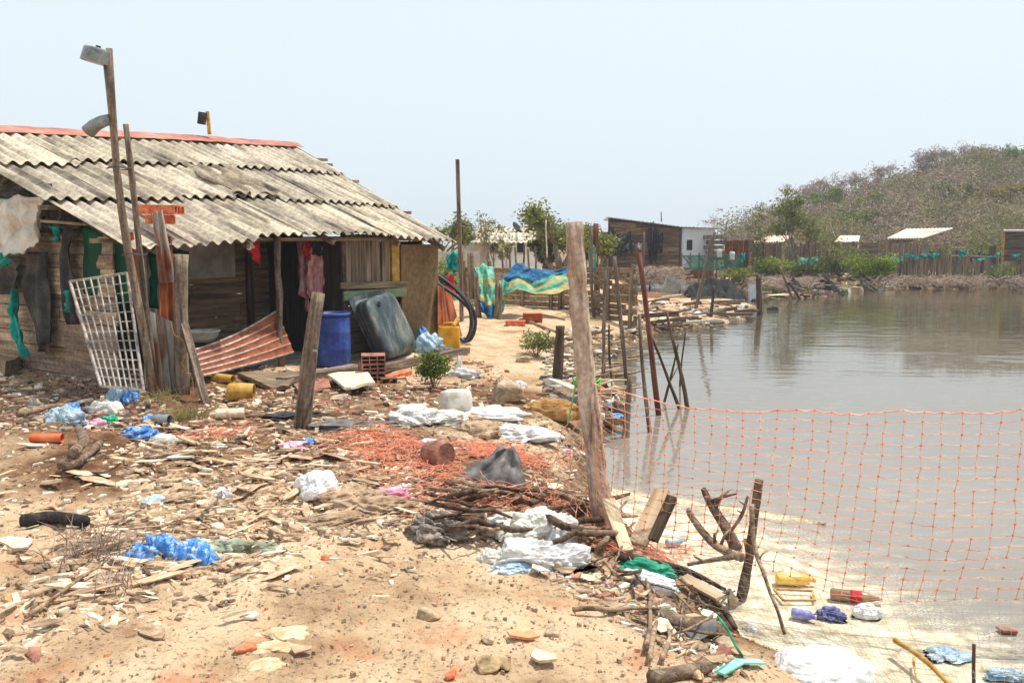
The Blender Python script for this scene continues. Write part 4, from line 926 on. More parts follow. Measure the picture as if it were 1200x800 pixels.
stick([(1048, 748, .1), (1085, 775, .1), (1115, 803, .1)], .014, W['ochre'], 'orange-brown stick crossing the scum at the bottom right', taper=.9)
stick([(1070, 770, .05), (1075, 800, .05)], .008, W['ochre'], 'small ochre stick beneath the orange-brown stick')
wpost((1141, 808), (1141, 755), .01, .008, W['dark'], 'thin dark twig standing in the scum near the bottom edge', Y=4.0, cat='stick', name='stick')
# planks at the net foot
def plank3(l, w_, th, mat, label, group=None, name='wooden_plank'):
    a, b = Pq(l); mb = MB(); mb.bar((0, 0, 0), (0, 0, (b-a).length), w_, th, up=(0, 1, 0), jit=.006)
    o = mb.build(name, mat); align(o, a, b, 0); return tag(o, label, 'plank', group)
plank3([(748, 638, 5.05), (776, 574, 5.3)], .11, .03, W['board'], 'pale plank sticking up out of the water right of the foreground post')
plank3([(765, 632, 4.95), (788, 582, 5.1)], .06, .03, W['dark'], 'dark plank edge beside the pale upright plank')
plank3([(712, 585, 5.25), (735, 645, 4.95)], .09, .025, W['board'], 'cream plank leaning down beside the foot of the foreground post')
W['siltm'] = M('pale_silt', [(172,150,116),(208,190,156),(226,214,186)], (14,14,14), bump=.5, bscale=(60,60,60), fine=40)
a, b = Zp(700, 570, .03), Zp(965, 610, .03)
mb = MB()
def bar_fn(s, t):
    w_ = (.36-.2*s)*min(1, s*9+.25, (1-s)*5+.05)*(1+.7*float(vnoise([s*14], [t*2+3])[0])); return a.lerp(b, s)+Vector((.02*math.sin(t*5), (t-.5)*w_+.05*float(vnoise([s*9], [7.])[0]), -.045+.035*math.sin(t*math.pi)+.02*math.sin(t*math.pi)*float(vnoise([s*30], [t*6])[0])))
mb.grid(bar_fn, 70, 12); struct(mb.build('silt_bar', W['siltm'], base=a, smooth=True))
plank3([(800, 676, 4.75), (845, 700, 4.55)], .09, .02, W['board'], 'narrow pale lath lying under the net left of the stake')
mb = MB(); fr = [Zp(x, y, .03) for x, y in ((907, 690), (952, 692), (955, 703), (918, 703))]
for i in range(4): mb.bar(fr[i], fr[(i+1) % 4], .012, .012)
tag(mb.build('floating_rack', W['ochre']), 'small ochre rectangular rack floating in the scum', 'rack')

# ================================================================ ORANGE NET
top_c = [(691, 446, 5.42), (712, 455, 5.38), (745, 464, 5.32), (785, 472, 5.25), (830, 478, 5.18), (880, 482, 5.1), (940, 480, 5.0), (1000, 482, 4.92), (1060, 481, 4.84), (1120, 482, 4.76), (1200, 481, 4.68), (1300, 484, 4.6), (1400, 484, 4.5)]
bot_c = [(700, 596, 5.35), (716, 622, 5.25), (745, 640, 5.12), (785, 648, 5.0), (830, 652, 4.9), (868, 654, 4.75), (920, 672, 4.62), (960, 690, 4.55), (1020, 702, 4.5), (1090, 708, 4.45), (1160, 702, 4.4), (1260, 704, 4.35), (1360, 704, 4.3)]
T_ = np.array([tuple(P(*q)) for q in top_c]); B_ = np.array([tuple(P(*q)) for q in bot_c])
def arc(A):
    s = np.concatenate([[0], np.cumsum(np.linalg.norm(np.diff(A, axis=0), axis=1))]); return s/s[-1], s[-1]
sT, LT = arc(T_); sB, LB = arc(B_)
def netp(a, b):
    t = np.array([np.interp(a, sT, T_[:, i]) for i in range(3)]); q = np.array([np.interp(a, sB, B_[:, i]) for i in range(3)])
    p = t*(1-b)+q*b
    sag = .07*math.sin(b*math.pi)*(1-.5*a)
    wv = .03*float(vnoise([a*14], [b*3.0])[0])+.012*float(vnoise([a*40], [b*14])[0])
    return Vector((p[0]+.03*float(vnoise([a*12+5], [b*2])[0]), p[1]-sag+wv*2, p[2]+.02*float(vnoise([a*16+5], [b*6+4])[0])))
NV = 34; NH = 17; mb = MB(); rn = random.Random(9)
nodes = {}
for i in range(NV+1):
    a = (i/NV)**1.08
    for j in range(NH+1): nodes[i, j] = netp(a, j/NH)+Vector((rn.uniform(-.006, .006), 0, rn.uniform(-.005, .005)))
holes = set()
for _ in range(26):
    hi, hj = rn.randrange(2, NV-1), rn.randrange(6, NH)
    for k in range(rn.randrange(1, 4)): holes.add((hi, hj+k))
def strand(p, q, r, sagk=.0, flat=True):
    m = (p+q)/2+Vector((0, 0, -sagk)); mb.tube([p, m, q], [r, r*.8, r], 4, caps=False)
for i in range(NV+1):
    for j in range(NH+1):
        if i < NV: strand(nodes[i, j], nodes[i+1, j], .002 if j else .005, rn.uniform(-.002, .012))
        if j < NH and (i, j) not in holes: strand(nodes[i, j], nodes[i, j+1], .0023, 0)
        c = nodes[i, j]; s = .0080; mb.box(c, (s*1.3, .005, s*1.3), None, None)
net = tag(mb.build('barrier_net', W['orange']), 'orange plastic barrier netting strung from the foreground post over the water', 'net')
# loose part of the net fanning behind the post to the ground on the left
mb = MB(); T2 = [P(689, 452, 5.5), P(687, 520, 5.5), P(697, 590, 5.4)]; B2 = [G(560, 585, .06), G(600, 612, .05), G(690, 632, .1)]
nn = {}
for i in range(9):
    for j in range(15):
        a = i/8; b = j/14; s = a*2; k = min(int(s), 1); f = s-k
        t = T2[k].lerp(T2[k+1], f); q = B2[k].lerp(B2[k+1], f)
        p = t.lerp(q, b); p.z -= .22*math.sin(b*3.14)*(1-a*.5); p.x += rn.uniform(-.015, .015); p.z += rn.uniform(-.012, .012); p.z = max(p.z, hz1(p.x, p.y)+.04); nn[i, j] = p
for i in range(9):
    for j in range(15):
        if j < 14: strand(nn[i, j], nn[i, j+1], .003, .01)
        if i < 8 and rn.random() < .55: strand(nn[i, j], nn[i+1, j], .003, 0)
tag(mb.build('barrier_net', W['orange']), 'loose fold of orange netting sagging left from the foreground post to the rubbish', 'net')
# crumpled netting heaps on the ground
def net_heap(pxs, n, label, spread=.3, hgt=.08, seed=1, r=.0022, ln=(.1, .35)):
    mb = MB(); q = random.Random(seed)
    cs = [G(x, y) for x, y in pxs]
    for _ in range(n):
        c = q.choice(cs); x = c.x+q.gauss(0, spread); y = c.y+q.gauss(0, spread*.8); a = q.uniform(0, 6.28); l = q.uniform(*ln); pts = []
        for k in range(6):
            g = max(hz1(x, y), 0); hh_ = .7*(hh_ if k else abs(q.gauss(0, hgt*.5)))+.3*abs(q.gauss(0, hgt*.4)); pts.append(Vector((x, y, g+hh_+.006))); a += q.uniform(-.8, .8); x += math.cos(a)*l/5; y += math.sin(a)*l/5
        mb.tube(pts, r, 4, caps=False)
    return tag(mb.build('net_heap', W['fadenet']), label, 'net')
net_heap([(440, 520), (470, 530), (500, 545), (455, 545), (425, 515), (520, 560)], 400, 'crumpled orange netting heaped on the rubbish around the brown pot', .2, .09, 1)
net_heap([(580, 535), (600, 540), (592, 533)], 260, 'crumpled orange netting behind the grey plastic sheet', .16, .09, 2)
net_heap([(258, 508)], 80, 'small tangle of faded orange netting near the porch', .16, .03, 3)
net_heap([(600, 590), (640, 600), (560, 580), (660, 610), (700, 640), (540, 595)], 230, 'orange netting tangled in the brushwood pile', .2, .14, 4)
net_heap([(750, 645), (790, 650), (720, 640)], 110, 'orange netting bunched at the water edge by the net foot', .12, .05, 5)
# fine fish net draped over the scum
mb = MB(); F0 = [P(735, 632, 5.0), P(860, 650, 4.72), P(1010, 690, 4.5), P(1200, 690, 4.35), P(1330, 690, 4.3)]; F1 = [Zp(890, 775, .05), Zp(960, 795, .03), Zp(1080, 830, .02), Zp(1200, 845, .02), Zp(1320, 845, .02)]
def fp(a, b):
    s = a*4; k = min(int(s), 3); f = s-k; p = F0[k].lerp(F0[k+1], f).lerp(F1[k].lerp(F1[k+1], f), b); p.z -= .25*p.z*math.sin(b*3.1); p.z = max(p.z, .02+max(0, hz1(p.x, p.y)) if False else .02); return p+Vector((.01*float(vnoise([a*30], [b*9])[0]), 0, .03*float(vnoise([a*11], [b*5])[0])))
NI, NJ = 52, 19; pts = [[fp(i/NI, j/NJ) for j in range(NJ+1)] for i in range(NI+1)]
for i in range(NI+1): mb.tube(pts[i], .0009, 3, caps=False)
for j in range(NJ+1): mb.tube([pts[i][j] for i in range(NI+1)], .0009, 3, caps=False)
tag(mb.build('fishing_net', M('grey_net', [(120,116,110),(160,156,150),(190,186,180)], bump=0)), 'fine grey fishing net lying over the scum below the orange netting', 'net')

# ================================================================ LITTER
B_CAT = 'bag'
bag('plastic_bag', 372, 578, .3, .26, .2, W['white'], 'bulging white plastic bag lying among beige wood scraps', 11, crinkle=.2)
bag('plastic_bag', 484, 494, .46, .36, .2, W['white'], 'creased white plastic bag left of the greyish sagging one', 12, crinkle=.28)
bag('plastic_bag', 526, 496, .36, .3, .17, W['whitep'], 'greyish white plastic bag below the white jug', 13, crinkle=.3)
bag('plastic_bag', 575, 487, .7, .3, .12, W['white'], 'long flat white plastic sheet below the big boulder', 14, crinkle=.35)
bag('plastic_bag', 612, 513, .6, .3, .15, W['white'], 'white plastic sheet crumpled at the mud edge behind the post', 15, crinkle=.35)
bag('plastic_bag', 562, 508, .36, .26, .16, W['beige'], 'tan sack bunched beside the flat white sheets', 16, crinkle=.25)
bag('plastic_bag', 545, 441, .36, .26, .13, W['white'], 'small torn white bag on the dark soil near the shrub', 17, crinkle=.45)
bag('plastic_bag', 538, 433, .1, .1, .24, W['white'], 'white bag corner standing up behind the torn white bag', 18, crinkle=.3)
bag('plastic_bag', 624, 662, .46, .26, .17, W['white'], 'bright white plastic bag sprawled left of the foreground post', 19, crinkle=.42, rz=.25)
bag('plastic_bag', 660, 640, .26, .14, .16, W['white'], 'white bag tail lifted beside the sprawled bag', 20, crinkle=.3, rz=.7)
bag('plastic_sack', 632, 628, .36, .3, .2, W['cloth'], 'puckered beige-white sack behind the bright sprawled bag', 21, crinkle=.32, freq=3)
bag('plastic_bag', 590, 622, .24, .2, .13, W['whitep'], 'small greyish bag left of the puckered sack', 22)
bag('plastic_bag', 575, 655, .14, .12, .08, W['whitep'], 'pale paper wad at the left end of the sprawled bag', 23)
bag('plastic_bag', 600, 668, .2, .1, .06, W['pblue'], 'pale turquoise bag tip in front of the sprawled bag', 24)
bag('plastic_bag', 752, 672, .32, .18, .1, W['tgreen'], 'green and clear bag lying on the bank right of the post', 25, crinkle=.4, rz=-.4)
bag('plastic_bag', 757, 686, .34, .13, .1, W['white'], 'white plastic strip draped over the green bag', 26, crinkle=.3, rz=-.5)
bag('plastic_bag', 778, 676, .12, .12, .1, W['tgreen'], 'dark green plastic scrap right of the white strip', 27, crinkle=.4)
bag('plastic_bag', 965, 800, .44, .3, .2, W['white'], 'large white plastic sheet heaped at the bottom edge', 28, crinkle=.16, flat=.3, freq=1.2)
bag('plastic_bag', 978, 836, .6, .4, .2, W['white'], 'white sheet continuing below the bottom edge', 29, crinkle=.2) if False else None
bag('plastic_bag', 75, 496, .34, .22, .2, W['pblue'], 'pale blue plastic bag beside the crossed logs', 30, crinkle=.35)
bag('plastic_bag', 86, 484, .16, .16, .14, W['blue'], 'blue bag knot on top of the pale blue bag', 31, crinkle=.4)
bag('plastic_bag', 124, 484, .3, .22, .16, W['whitep'], 'dirty white bag among the rubbish below the grille', 32, crinkle=.35)
bag('plastic_bag', 135, 472, .16, .16, .18, W['pblue'], 'blue and white bag behind the dirty white bag', 33, crinkle=.4)
bag('plastic_bag', 151, 471, .14, .14, .16, W['blue'], 'small blue bag at the foot of the grille', 34, crinkle=.4)
bag('plastic_bag', 128, 495, .16, .12, .09, W['tgreen'], 'green plastic scrap below the dirty white bag', 35, crinkle=.4)
bag('plastic_bag', 114, 500, .18, .14, .1, W['pink'], 'pinkish white scrap left of the green scrap', 36, crinkle=.4)
bag('plastic_bag', 162, 510, .26, .2, .1, W['blue'], 'bright blue bag crumpled right of the green scrap', 37, crinkle=.5)
bag('plastic_bag', 174, 497, .1, .08, .12, W['blue'], 'tip of blue plastic sticking up near the foam lump', 38, crinkle=.4)
bag('plastic_bag', 168, 652, .16, .12, .09, W['blue'], 'left of three blue bag lumps on the wood scraps', 39, crinkle=.5)
bag('plastic_bag', 190, 648, .2, .15, .13, W['blue'], 'middle of three blue bag lumps on the wood scraps', 40, crinkle=.5)
bag('plastic_bag', 229, 654, .2, .15, .13, W['blue'], 'right and brightest of three blue bag lumps on the wood scraps', 41, crinkle=.4)
bag('plastic_sack', 270, 645, .36, .16, .08, M('olive_grey_sheet', [(96,100,80),(150,156,132),(196,200,178)], (9,9,9), rough=.6), 'olive grey plastic sheet crumpled right of the blue bags', 42, crinkle=.5)
bag('plastic_bag', 347, 524, .24, .16, .07, W['pink'], 'pink plastic scrap beside a small blue scrap', 43, crinkle=.4)
bag('plastic_bag', 361, 521, .12, .12, .07, W['blue'], 'small blue scrap right of the pink scrap', 44, crinkle=.4)
bag('plastic_bag', 455, 582, .34, .2, .08, W['pink'], 'pink and white plastic on the pale rags', 45, crinkle=.45)
bag('rag', 412, 590, .4, .26, .15, W['beige'], 'bunched beige rag right of the bulging white bag', 46, 'rag', .3, freq=3)
bag('rag', 438, 600, .44, .26, .13, W['beige'], 'dusty beige rag spread below the pink plastic', 47, 'rag', .35, freq=3)
bag('rag', 398, 612, .4, .2, .08, W['beige'], 'flat beige rag trailing under the bulging white bag', 48, 'rag', .4, freq=3)
bag('root_clump', 510, 627, .34, .22, .16, M('grey_root', [(90,80,72),(140,128,118),(180,168,156)], (20,20,20), bump=1, bscale=(60,60,60)), 'grey matted root clump left of the brushwood', 49, 'root', .5, freq=4)
bag('plastic_bag', 470, 655, .1, .08, .03, W['whitep'], 'tiny flattened white scrap on open sand', 50) if False else None
bag('foam_lump', 192, 518, .26, .11, .1, W['whitep'], 'elongated white foam lump near the tuft of dry grass', 51, 'foam', .12)
bag('plastic_bag', 262, 583, .1, .1, .09, W['white'], 'little white bag balled up among wood scraps', 52, crinkle=.4)
bag('plastic_bag', 505, 520, .2, .12, .06, W['pblue'], 'pale blue scrap above the brown pot', 53, crinkle=.4)
bag('plastic_bag', 1015, 722, .16, .12, .08, W['white'], 'white plastic lump in the scum below the brown bottle', 54, crinkle=.25, up=.02)
bag('plastic_bag', 973, 725, .14, .1, .07, M('indigo_film', [(60,66,120),(100,104,160),(160,160,196)], (9,9,9), rough=.4), 'indigo plastic scrap in the scum', 55, crinkle=.45, up=.02)
bag('plastic_bag', 1108, 770, .2, .12, .04, W['pblue'], 'bluish plastic film half sunk in the scum', 56, crinkle=.5, up=.02)
bag('plastic_bag', 1178, 795, .14, .1, .05, W['pblue'], 'blue-grey film scrap at the bottom right corner', 57, crinkle=.5, up=.02)
bag('plastic_bag', 720, 488, .2, .14, .06, W['blue'], 'small blue scrap on the trash by the shore stakes', 58, crinkle=.4)
bag('plastic_bag', 693, 530, .2, .14, .08, W['orpipe'], 'orange scrap behind the foreground post', 59, crinkle=.4)
bag('plastic_bag', 712, 602, .14, .1, .08, W['orpipe'], 'orange scrap between post and pale plank', 60, crinkle=.5)
bag('plastic_bag', 880, 738, .07, .06, .05, W['white'], 'tiny white scrap on the wet mud', 61, crinkle=.3)
bag('black_bag', 408, 500, .9, .3, .07, W['grey'], 'dark grey plastic film spread around the leaning post foot', 62, crinkle=.45)
bag('black_bag', 345, 488, .5, .25, .06, W['black'], 'blackish plastic film left of the leaning post', 63, crinkle=.4)
bag('black_bag', 660, 470, .6, .4, .06, W['black'], 'dark wet plastic beneath the short dark post', 64, crinkle=.5)
bag('foam_slab', 638, 484, .5, .22, .06, W['whitep'], 'dirty white foam slab by the ochre sack', 65, 'foam', .25)
bag('plastic_bag', 600, 430, .3, .2, .14, W['whitep'], 'small pale bag right of the torn white bag', 66) if False else None
bag('plastic_bag', 607, 453, .2, .14, .1, W['white'], 'white scrap behind the big boulder', 67)
bag('sack', 648, 487, .62, .34, .24, M('ochre_sack', [(120,84,44),(158,116,66),(186,146,92)], (9,9,9), bump=.4), 'brownish ochre sack lying behind the foreground post', 68, 'sack', .14, rz=-.35)
# grey plastic sheet peaked like a tent
c = G(590, 570); mb = drape([c+Vector((-.02, .1, .28)), c+Vector((.04, .1, .29)), c+Vector((.1, .08, .26))], [c+Vector((-.46, -.05, .03)), c+Vector((-.1, -.16, .02)), c+Vector((.18, -.08, .02))], 18, 14, .03, 4, nrm=(0, -1, .3), waves=3)
tag(mb.build('plastic_sheet', W['grey'], smooth=True), 'grey plastic sheet standing in a peak over the brushwood', 'plastic sheet')
# white jug
jc = G(535, 484); mb = MB(); q = [Vector((x, y, 0)) for x, y in ((-.15, -.14), (.15, -.14), (.15, .14), (-.15, .14))]; R = Matrix.Rotation(.35, 3, 'Z') @ Matrix.Rotation(-.2, 3, 'X')
loops = []
for z, s in ((0, .8), (.02, .96), (.06, 1), (.17, 1.0), (.21, .95), (.235, .85), (.25, .5), (.25, .2)): loops.append([jc+R @ (p+Vector((0, 0, z))) for p in rrect(q, Vector(), s, 5, .22)])
n = len(loops[0]); mb.add([p for l in loops for p in l], [(i*n+j, i*n+(j+1) % n, (i+1)*n+(j+1) % n, (i+1)*n+j) for i in range(len(loops)-1) for j in range(n)]+[tuple(reversed(range(n))), tuple((len(loops)-1)*n+j for j in range(n))])
tag(mb.build('plastic_jug', W['whitep'], base=jc, smooth=True), 'squat white plastic container below the leafy shrub', 'container')
lying_can('clay_pot', 512, 546, .11, .2, 2.4, W['brickd'], 'rusty brown pot lying on the orange netting', 'pot', taper=.75)
lying_can('orange_pipe', 55, 518, .04, .26, .03, W['orpipe'], 'short orange pipe lying on the sand', 'pipe', taper=1.0)
lying_can('tin_can', 190, 497, .05, .16, -.2, W['lamp'], 'small grey can beside the tuft of dry grass', 'can', taper=1)
lying_can('tin_can', 270, 490, .05, .26, .25, W['cream'], 'cream coloured tube lying near the porch', 'tube', taper=1)
# bottles
def bottle(px, py, ln, r, yaw, mat, label, cap=None, up=.02, lab=None):
    c = G(px, py)+Vector((0, 0, r*.6+up)); Mx = Matrix.Translation(c) @ Matrix.Rotation(yaw, 4, 'Z') @ Matrix.Rotation(math.pi/2, 4, 'Y'); h = ln/2
    t = thing('bottle', label, 'bottle', c); mb = MB()
    mb.lathe([(0, -h), (r*.8, -h), (r, -h+.01), (r*.96, -h*.5), (r, -h*.3), (r, h*.25), (r*.8, h*.5), (r*.35, h*.78), (r*.33, h*.95)], 18, Mx); mb.build('body', mat, t, base=c, smooth=True)
    mb = MB(); mb.lathe([(r*.42, h*.88), (r*.42, h), (0, h)], 14, Mx); mb.build('cap', cap or W['white'], t, base=c)
    if lab: mb = MB(); mb.lathe([(r*1.03, -h*.25), (r*1.03, h*.2)], 18, Mx); mb.build('label', lab, t, base=c, smooth=True)
bottle(932, 686, .25, .04, -.1, W['amber'], 'amber plastic bottle floating in the scum', W['amber'])
bottle(1003, 706, .3, .036, -.28, W['brownb'], 'brown plastic bottle with a red label floating in the scum', W['whitep'], lab=W['redcloth'])
bottle(958, 770, .15, .032, -.35, W['whitep'], 'white bottle with a violet label above the large white sheet', W['whitep'], lab=W['violet'])
bottle(942, 727, .14, .03, -.5, W['violet'], 'violet-blue bottle in the scum left of the indigo scrap', W['whitep'])
bottle(655, 668, .1, .03, 1.2, W['whitep'], 'small white bottle below the bright sprawled bag', W['whitep'])
bottle(792, 640, .16, .03, .4, W['pblue'], 'clear bluish bottle caught under the netting', W['pblue'])
# turquoise angular pipe piece
mb = MB(); a, b, c = G(843, 788, .03), G(866, 775, .03), G(894, 775, .03); mb.bar(a, b, .045, .008); mb.bar(b+Vector((-.01,0,.003)), c, .04, .008); tag(mb.build('plastic_offcut', M('turquoise_plastic', [(110,190,170),(140,210,190),(160,220,204)], bump=0, rough=.5)), 'turquoise bent plastic strip on the wet mud', 'plastic strip')
mb = MB(); pts = [G(841, 722, .25), G(846, 728, .25), G(852, 737, .22), G(858, 748, .15), G(863, 758, .08), G(870, 768, .02)]; mb.tube(pts, .006, 6); tag(mb.build('hose_end', W['tgreen'], smooth=True), 'green hose end curving down to the wet mud', 'hose')
mb = rock_mb(G(858, 712), (.09, .07, .18), 77, tint=(1.1, 1.08, 1.05)); tag(mb.build('stone', W['stone'], base=G(858, 712)), 'pale upright stone at the foot of the net stake', 'stone')
# logs left
stick([(70, 545, .05), (98, 538, .06), (116, 518, .05)], .034, W['drift'], 'lower of two crossed logs on the sand at the left', name='log', taper=.8, n=10)
stick([(86, 533, .12), (98, 515, .16), (93, 500, .15)], .036, W['drift'], 'upper of two crossed logs, pointing at the viewer', name='log', taper=.9, n=10)
stick([(24, 487), (50, 478), (85, 474)], .042, W['bark'], 'brown log lying behind the pale blue bag', name='log', taper=.8, n=9)
stick([(30, 612), (60, 607), (98, 614)], .045, W['hair'], 'black charred fibrous log at the left edge', up=.04, name='charred_log', cat='log', taper=.8, n=12)
def fibre_tuft(name, px, py, n, hgt, spread, mat, label, cat, seed=1, r=.003, lean=0):
    c = G(px, py); mb = MB(); q = random.Random(seed)
    for _ in range(n):
        p = c+Vector((q.gauss(0, spread*.35), q.gauss(0, spread*.3), 0)); p.z = hz1(p.x, p.y)-.01; d = Vector((q.gauss(lean, .6), q.gauss(0, .5), q.uniform(.4, 1.1))).normalized(); l = hgt*q.uniform(.5, 1.3)
        pts = [p, p+d*l*.5, p+d*l*.85+Vector((d.x*l*.2, d.y*l*.2, -.1*l))]; mb.tube(pts, [r, r*.7, r*.3], 4, caps=False)
    return tag(mb.build(name, mat, base=c), label, cat)
fibre_tuft('grass_tuft', 213, 492, 170, .22, .28, W['grass'], 'tuft of dry yellowish grass below the leaning stick', 'grass tuft', 2)
fibre_tuft('grass_tuft', 186, 470, 90, .22, .3, W['grass'], 'sparse dry grass at the foot of the rusty sheets', 'grass tuft', 6)
fibre_tuft('twig_bundle', 118, 650, 110, .26, .3, W['twig'], 'bundle of thin grey twigs beside the charred log', 'twigs', 3, .003, .2)
fibre_tuft('twig_bundle', 132, 690, 30, .2, .2, W['twig'], 'loose dry twigs below the twig bundle', 'twigs', 4, .003, -.4)
fibre_tuft('twig_bundle', 95, 462, 70, .34, .5, W['twig'], 'dry bramble twigs at the foot of the gable wall', 'twigs', 5, .004)
for a, b in (((30, 722), (120, 660)),): stick([a, b], .012, W['bark'], 'long thin grey stick lying below the twig bundle')
# brushwood pile under the net: individual branches
rb = random.Random(21)
for k in range(46):
    cx = rb.uniform(530, 720); cy = rb.uniform(575, 632)+(cx-620)*.06; a = rb.uniform(-.6, .6)+(math.pi/2 if rb.random() < .15 else 0); l = rb.uniform(22, 55)
    dx, dy = math.cos(a)*l, math.sin(a)*l*.45; h = rb.uniform(.02, .17)
    pts = [G(cx-dx, cy-dy, h*.5), G(cx, cy, h+.02), G(cx+dx, cy+dy, h*.6)]; mb = MB(); r = rb.uniform(.008, .026)
    fine = [pts[0], pts[0].lerp(pts[1], .5)+Vector((0, rb.uniform(-.03, .03), rb.uniform(-.02, .03))), pts[1], pts[1].lerp(pts[2], .5)+Vector((0, rb.uniform(-.03, .03), rb.uniform(-.02, .03))), pts[2]]
    mb.tube(fine, [r, r, r*.9, r*.8, r*.5], 7, wob=.15); tag(mb.build('branch', W['dark'] if rb.random() < .5 else W['bark'], base=pts[1], smooth=True), 'dry crooked branch in the brushwood pile left of the foreground post', 'branch', 'branches of the brushwood pile')
W['paper'] = M('tan_paper', [(176,146,110),(206,180,144),(222,200,168)], (9,9,9), bump=.5, rand=.08, fine=20)
for k in range(24):
    cx = rb.uniform(690, 850); cy = 640+(cx-690)*.5+rb.uniform(-14, 34); a = rb.uniform(-.3, 1.3) if rb.random() < .7 else rb.uniform(1.3, 2.6); l = rb.uniform(14, 42)
    dx, dy = math.cos(a)*l, math.sin(a)*l*.5; h = rb.uniform(.02, .1); r = rb.uniform(.004, .012)
    fine, rr = limb([G(cx-dx, cy-dy, h*.5), G(cx, cy, h+.02), G(cx+dx, cy+dy, h*.6)], r, .4); mb = MB(); mb.tube(fine, rr, 7, wob=.06); tag(mb.build('branch', W[rb.choice(('drift', 'dark', 'bark'))], base=fine[0], smooth=True), 'broken branch washed up on the bank below the orange net', 'branch', 'branches washed up below the orange net')
# boulders, stones, bricks with their own labels
def stone(px, py, sx, sy, sz, label, seed, mat='stone', cat='stone', name='stone', group=None, tint=None, rz=None, sink=.25, n=16):
    c = G(px, py); mb = rock_mb(c, (sx, sy, sz), seed, n, rz=rz, tint=tint, sink=sink); return tag(mb.build(name, W[mat], base=c), label, cat, group)
stone(593, 470, .46, .34, .4, 'big tan boulder on the dark soil', 3, rz=.3)
stone(500, 724, .15, .11, .08, 'grey-brown stone half buried in the open sand', 4, tint=(.8, .76, .72), rz=.2)
stone(573, 783, .15, .12, .08, 'rounded cream stone at the bottom of the sand', 5, tint=(1.1, 1.02, .85))
stone(573, 752, .09, .07, .05, 'small grey stone above the rounded cream stone', 6)
stone(648, 744, .09, .08, .06, 'dark rough stone beside the flat tile', 7, tint=(.8, .75, .72))
stone(590, 780, .07, .13, .04, 'narrow brownish stone right of the rounded cream stone', 8, tint=(.9, .8, .7))
stone(696, 662, .13, .1, .09, 'knobbly pale stone left of the green bag', 9)
stone(240, 660, .09, .07, .06, 'whitish stone right of the blue bag lumps', 10, tint=(1.15, 1.12, 1.05))
stone(296, 664, .11, .05, .04, 'small slate-dark stone on the sand below the olive sheet', 11, tint=(.5, .5, .52))
stone(530, 792, .11, .05, .05, 'orange brick piece standing near the rounded cream stone', 12, 'brick', 'brick piece', 'brick_piece')
stone(284, 763, .11, .09, .05, 'orange brick piece right of the cream paper scraps', 13, 'brick', 'brick piece', 'brick_piece') if False else stone(287, 763, .12, .08, .05, 'orange brick piece left of the torn cream paper', 13, 'brick', 'brick piece', 'brick_piece')
stone(382, 656, .06, .06, .05, 'small orange brick piece standing on the upper sand', 14, 'brick', 'brick piece', 'brick_piece')
stone(40, 768, .2, .06, .05, 'long reddish brick sliver at the lower left', 15, 'brickd', 'brick piece', 'brick_piece')
stone(8, 704, .07, .06, .05, 'small ochre stone at the left edge', 16, tint=(1.1, .85, .6))
stone(850, 755, .16, .11, .07, 'greyish stone in the wet mud above the turquoise strip', 18)
stone(614, 424, .3, .2, .14, 'grey stone on the slope behind the big boulder', 17)
stone(812, 792, .16, .08, .06, 'pale stone at the bottom of the bank', 19, tint=(1.05, .95, .8))
# flat shards
def shard(px, py, sx, sy, label, seed, mat='cream', th=.012, rz=0, tilt=.1, name='shard', cat='fragment', group=None, up=.01, curl=0):
    c = G(px, py)+Vector((0, 0, up+.005)); q = random.Random(seed); n = q.choice((5, 6, 7)); R = Matrix.Rotation(rz, 3, 'Z') @ Matrix.Rotation(q.uniform(-tilt, tilt), 3, 'X') @ Matrix.Rotation(q.uniform(-tilt, tilt), 3, 'Y')
    ang = sorted(q.uniform(0, 6.28) for _ in range(n)); ang = [6.28*i/n+q.uniform(-.35, .35) for i in range(n)]
    pt = [Vector((math.cos(a)*sx/2*q.uniform(.7, 1.15), math.sin(a)*sy/2*q.uniform(.7, 1.15), 0)) for a in ang]
    for p in pt: p.z = curl*(p.x*p.x)*6
    vs = [c+R @ (p+Vector((0, 0, th))) for p in pt]+[c+R @ p for p in pt]
    ctr = len(vs); vs += [c+R @ Vector((0, 0, th)), c+R @ Vector((0, 0, 0))]
    fs = [(i, (i+1) % n, ctr) for i in range(n)]+[((i+1) % n+n, i+n, ctr+1) for i in range(n)]+[(i+n, (i+1) % n+n, (i+1) % n, i) for i in range(n)]
    mb = MB(); mb.add(vs, fs); return tag(mb.build(name, W[mat], base=c), label, cat, group)
shard(612, 748, .15, .13, 'flat orange-brown tile on the sand', 1, 'tile')
shard(636, 774, .1, .14, 'sharp white tile piece right of the flat orange-brown tile', 2, 'cream', rz=.5)
shard(294, 726, .09, .08, 'triangular whitish shard on the sand', 3, 'cream')
shard(28, 659, .08, .06, 'yellowish flat shard at the left', 4, 'cream')
shard(12, 716, .06, .12, 'pointed cream shard at the left edge', 5, 'cream', tilt=.4, up=.02)
bag('torn_paper', 335, 742, .2, .13, .035, W['paper'], 'crumpled tan paper, uppermost of three on the sand', 306, 'paper', .28, freq=1.5)
bag('torn_paper', 322, 758, .17, .11, .03, W['paper'], 'crumpled tan paper, middle of three on the sand', 307, 'paper', .28, freq=1.5)
bag('torn_paper', 312, 780, .17, .12, .03, W['paper'], 'crumpled tan paper, lowest of three on the sand', 308, 'paper', .28, freq=1.5)
shard(352, 765, .12, .07, 'small cream scrap right of the torn paper', 9, 'beige', th=.006, curl=.5)
shard(410, 637, .16, .1, 'pale crumpled sheet on the upper sand', 10, 'cream', tilt=.3, curl=.5)
shard(92, 691, .34, .08, 'long cream lath piece below the twigs', 11, 'cream', rz=.2)
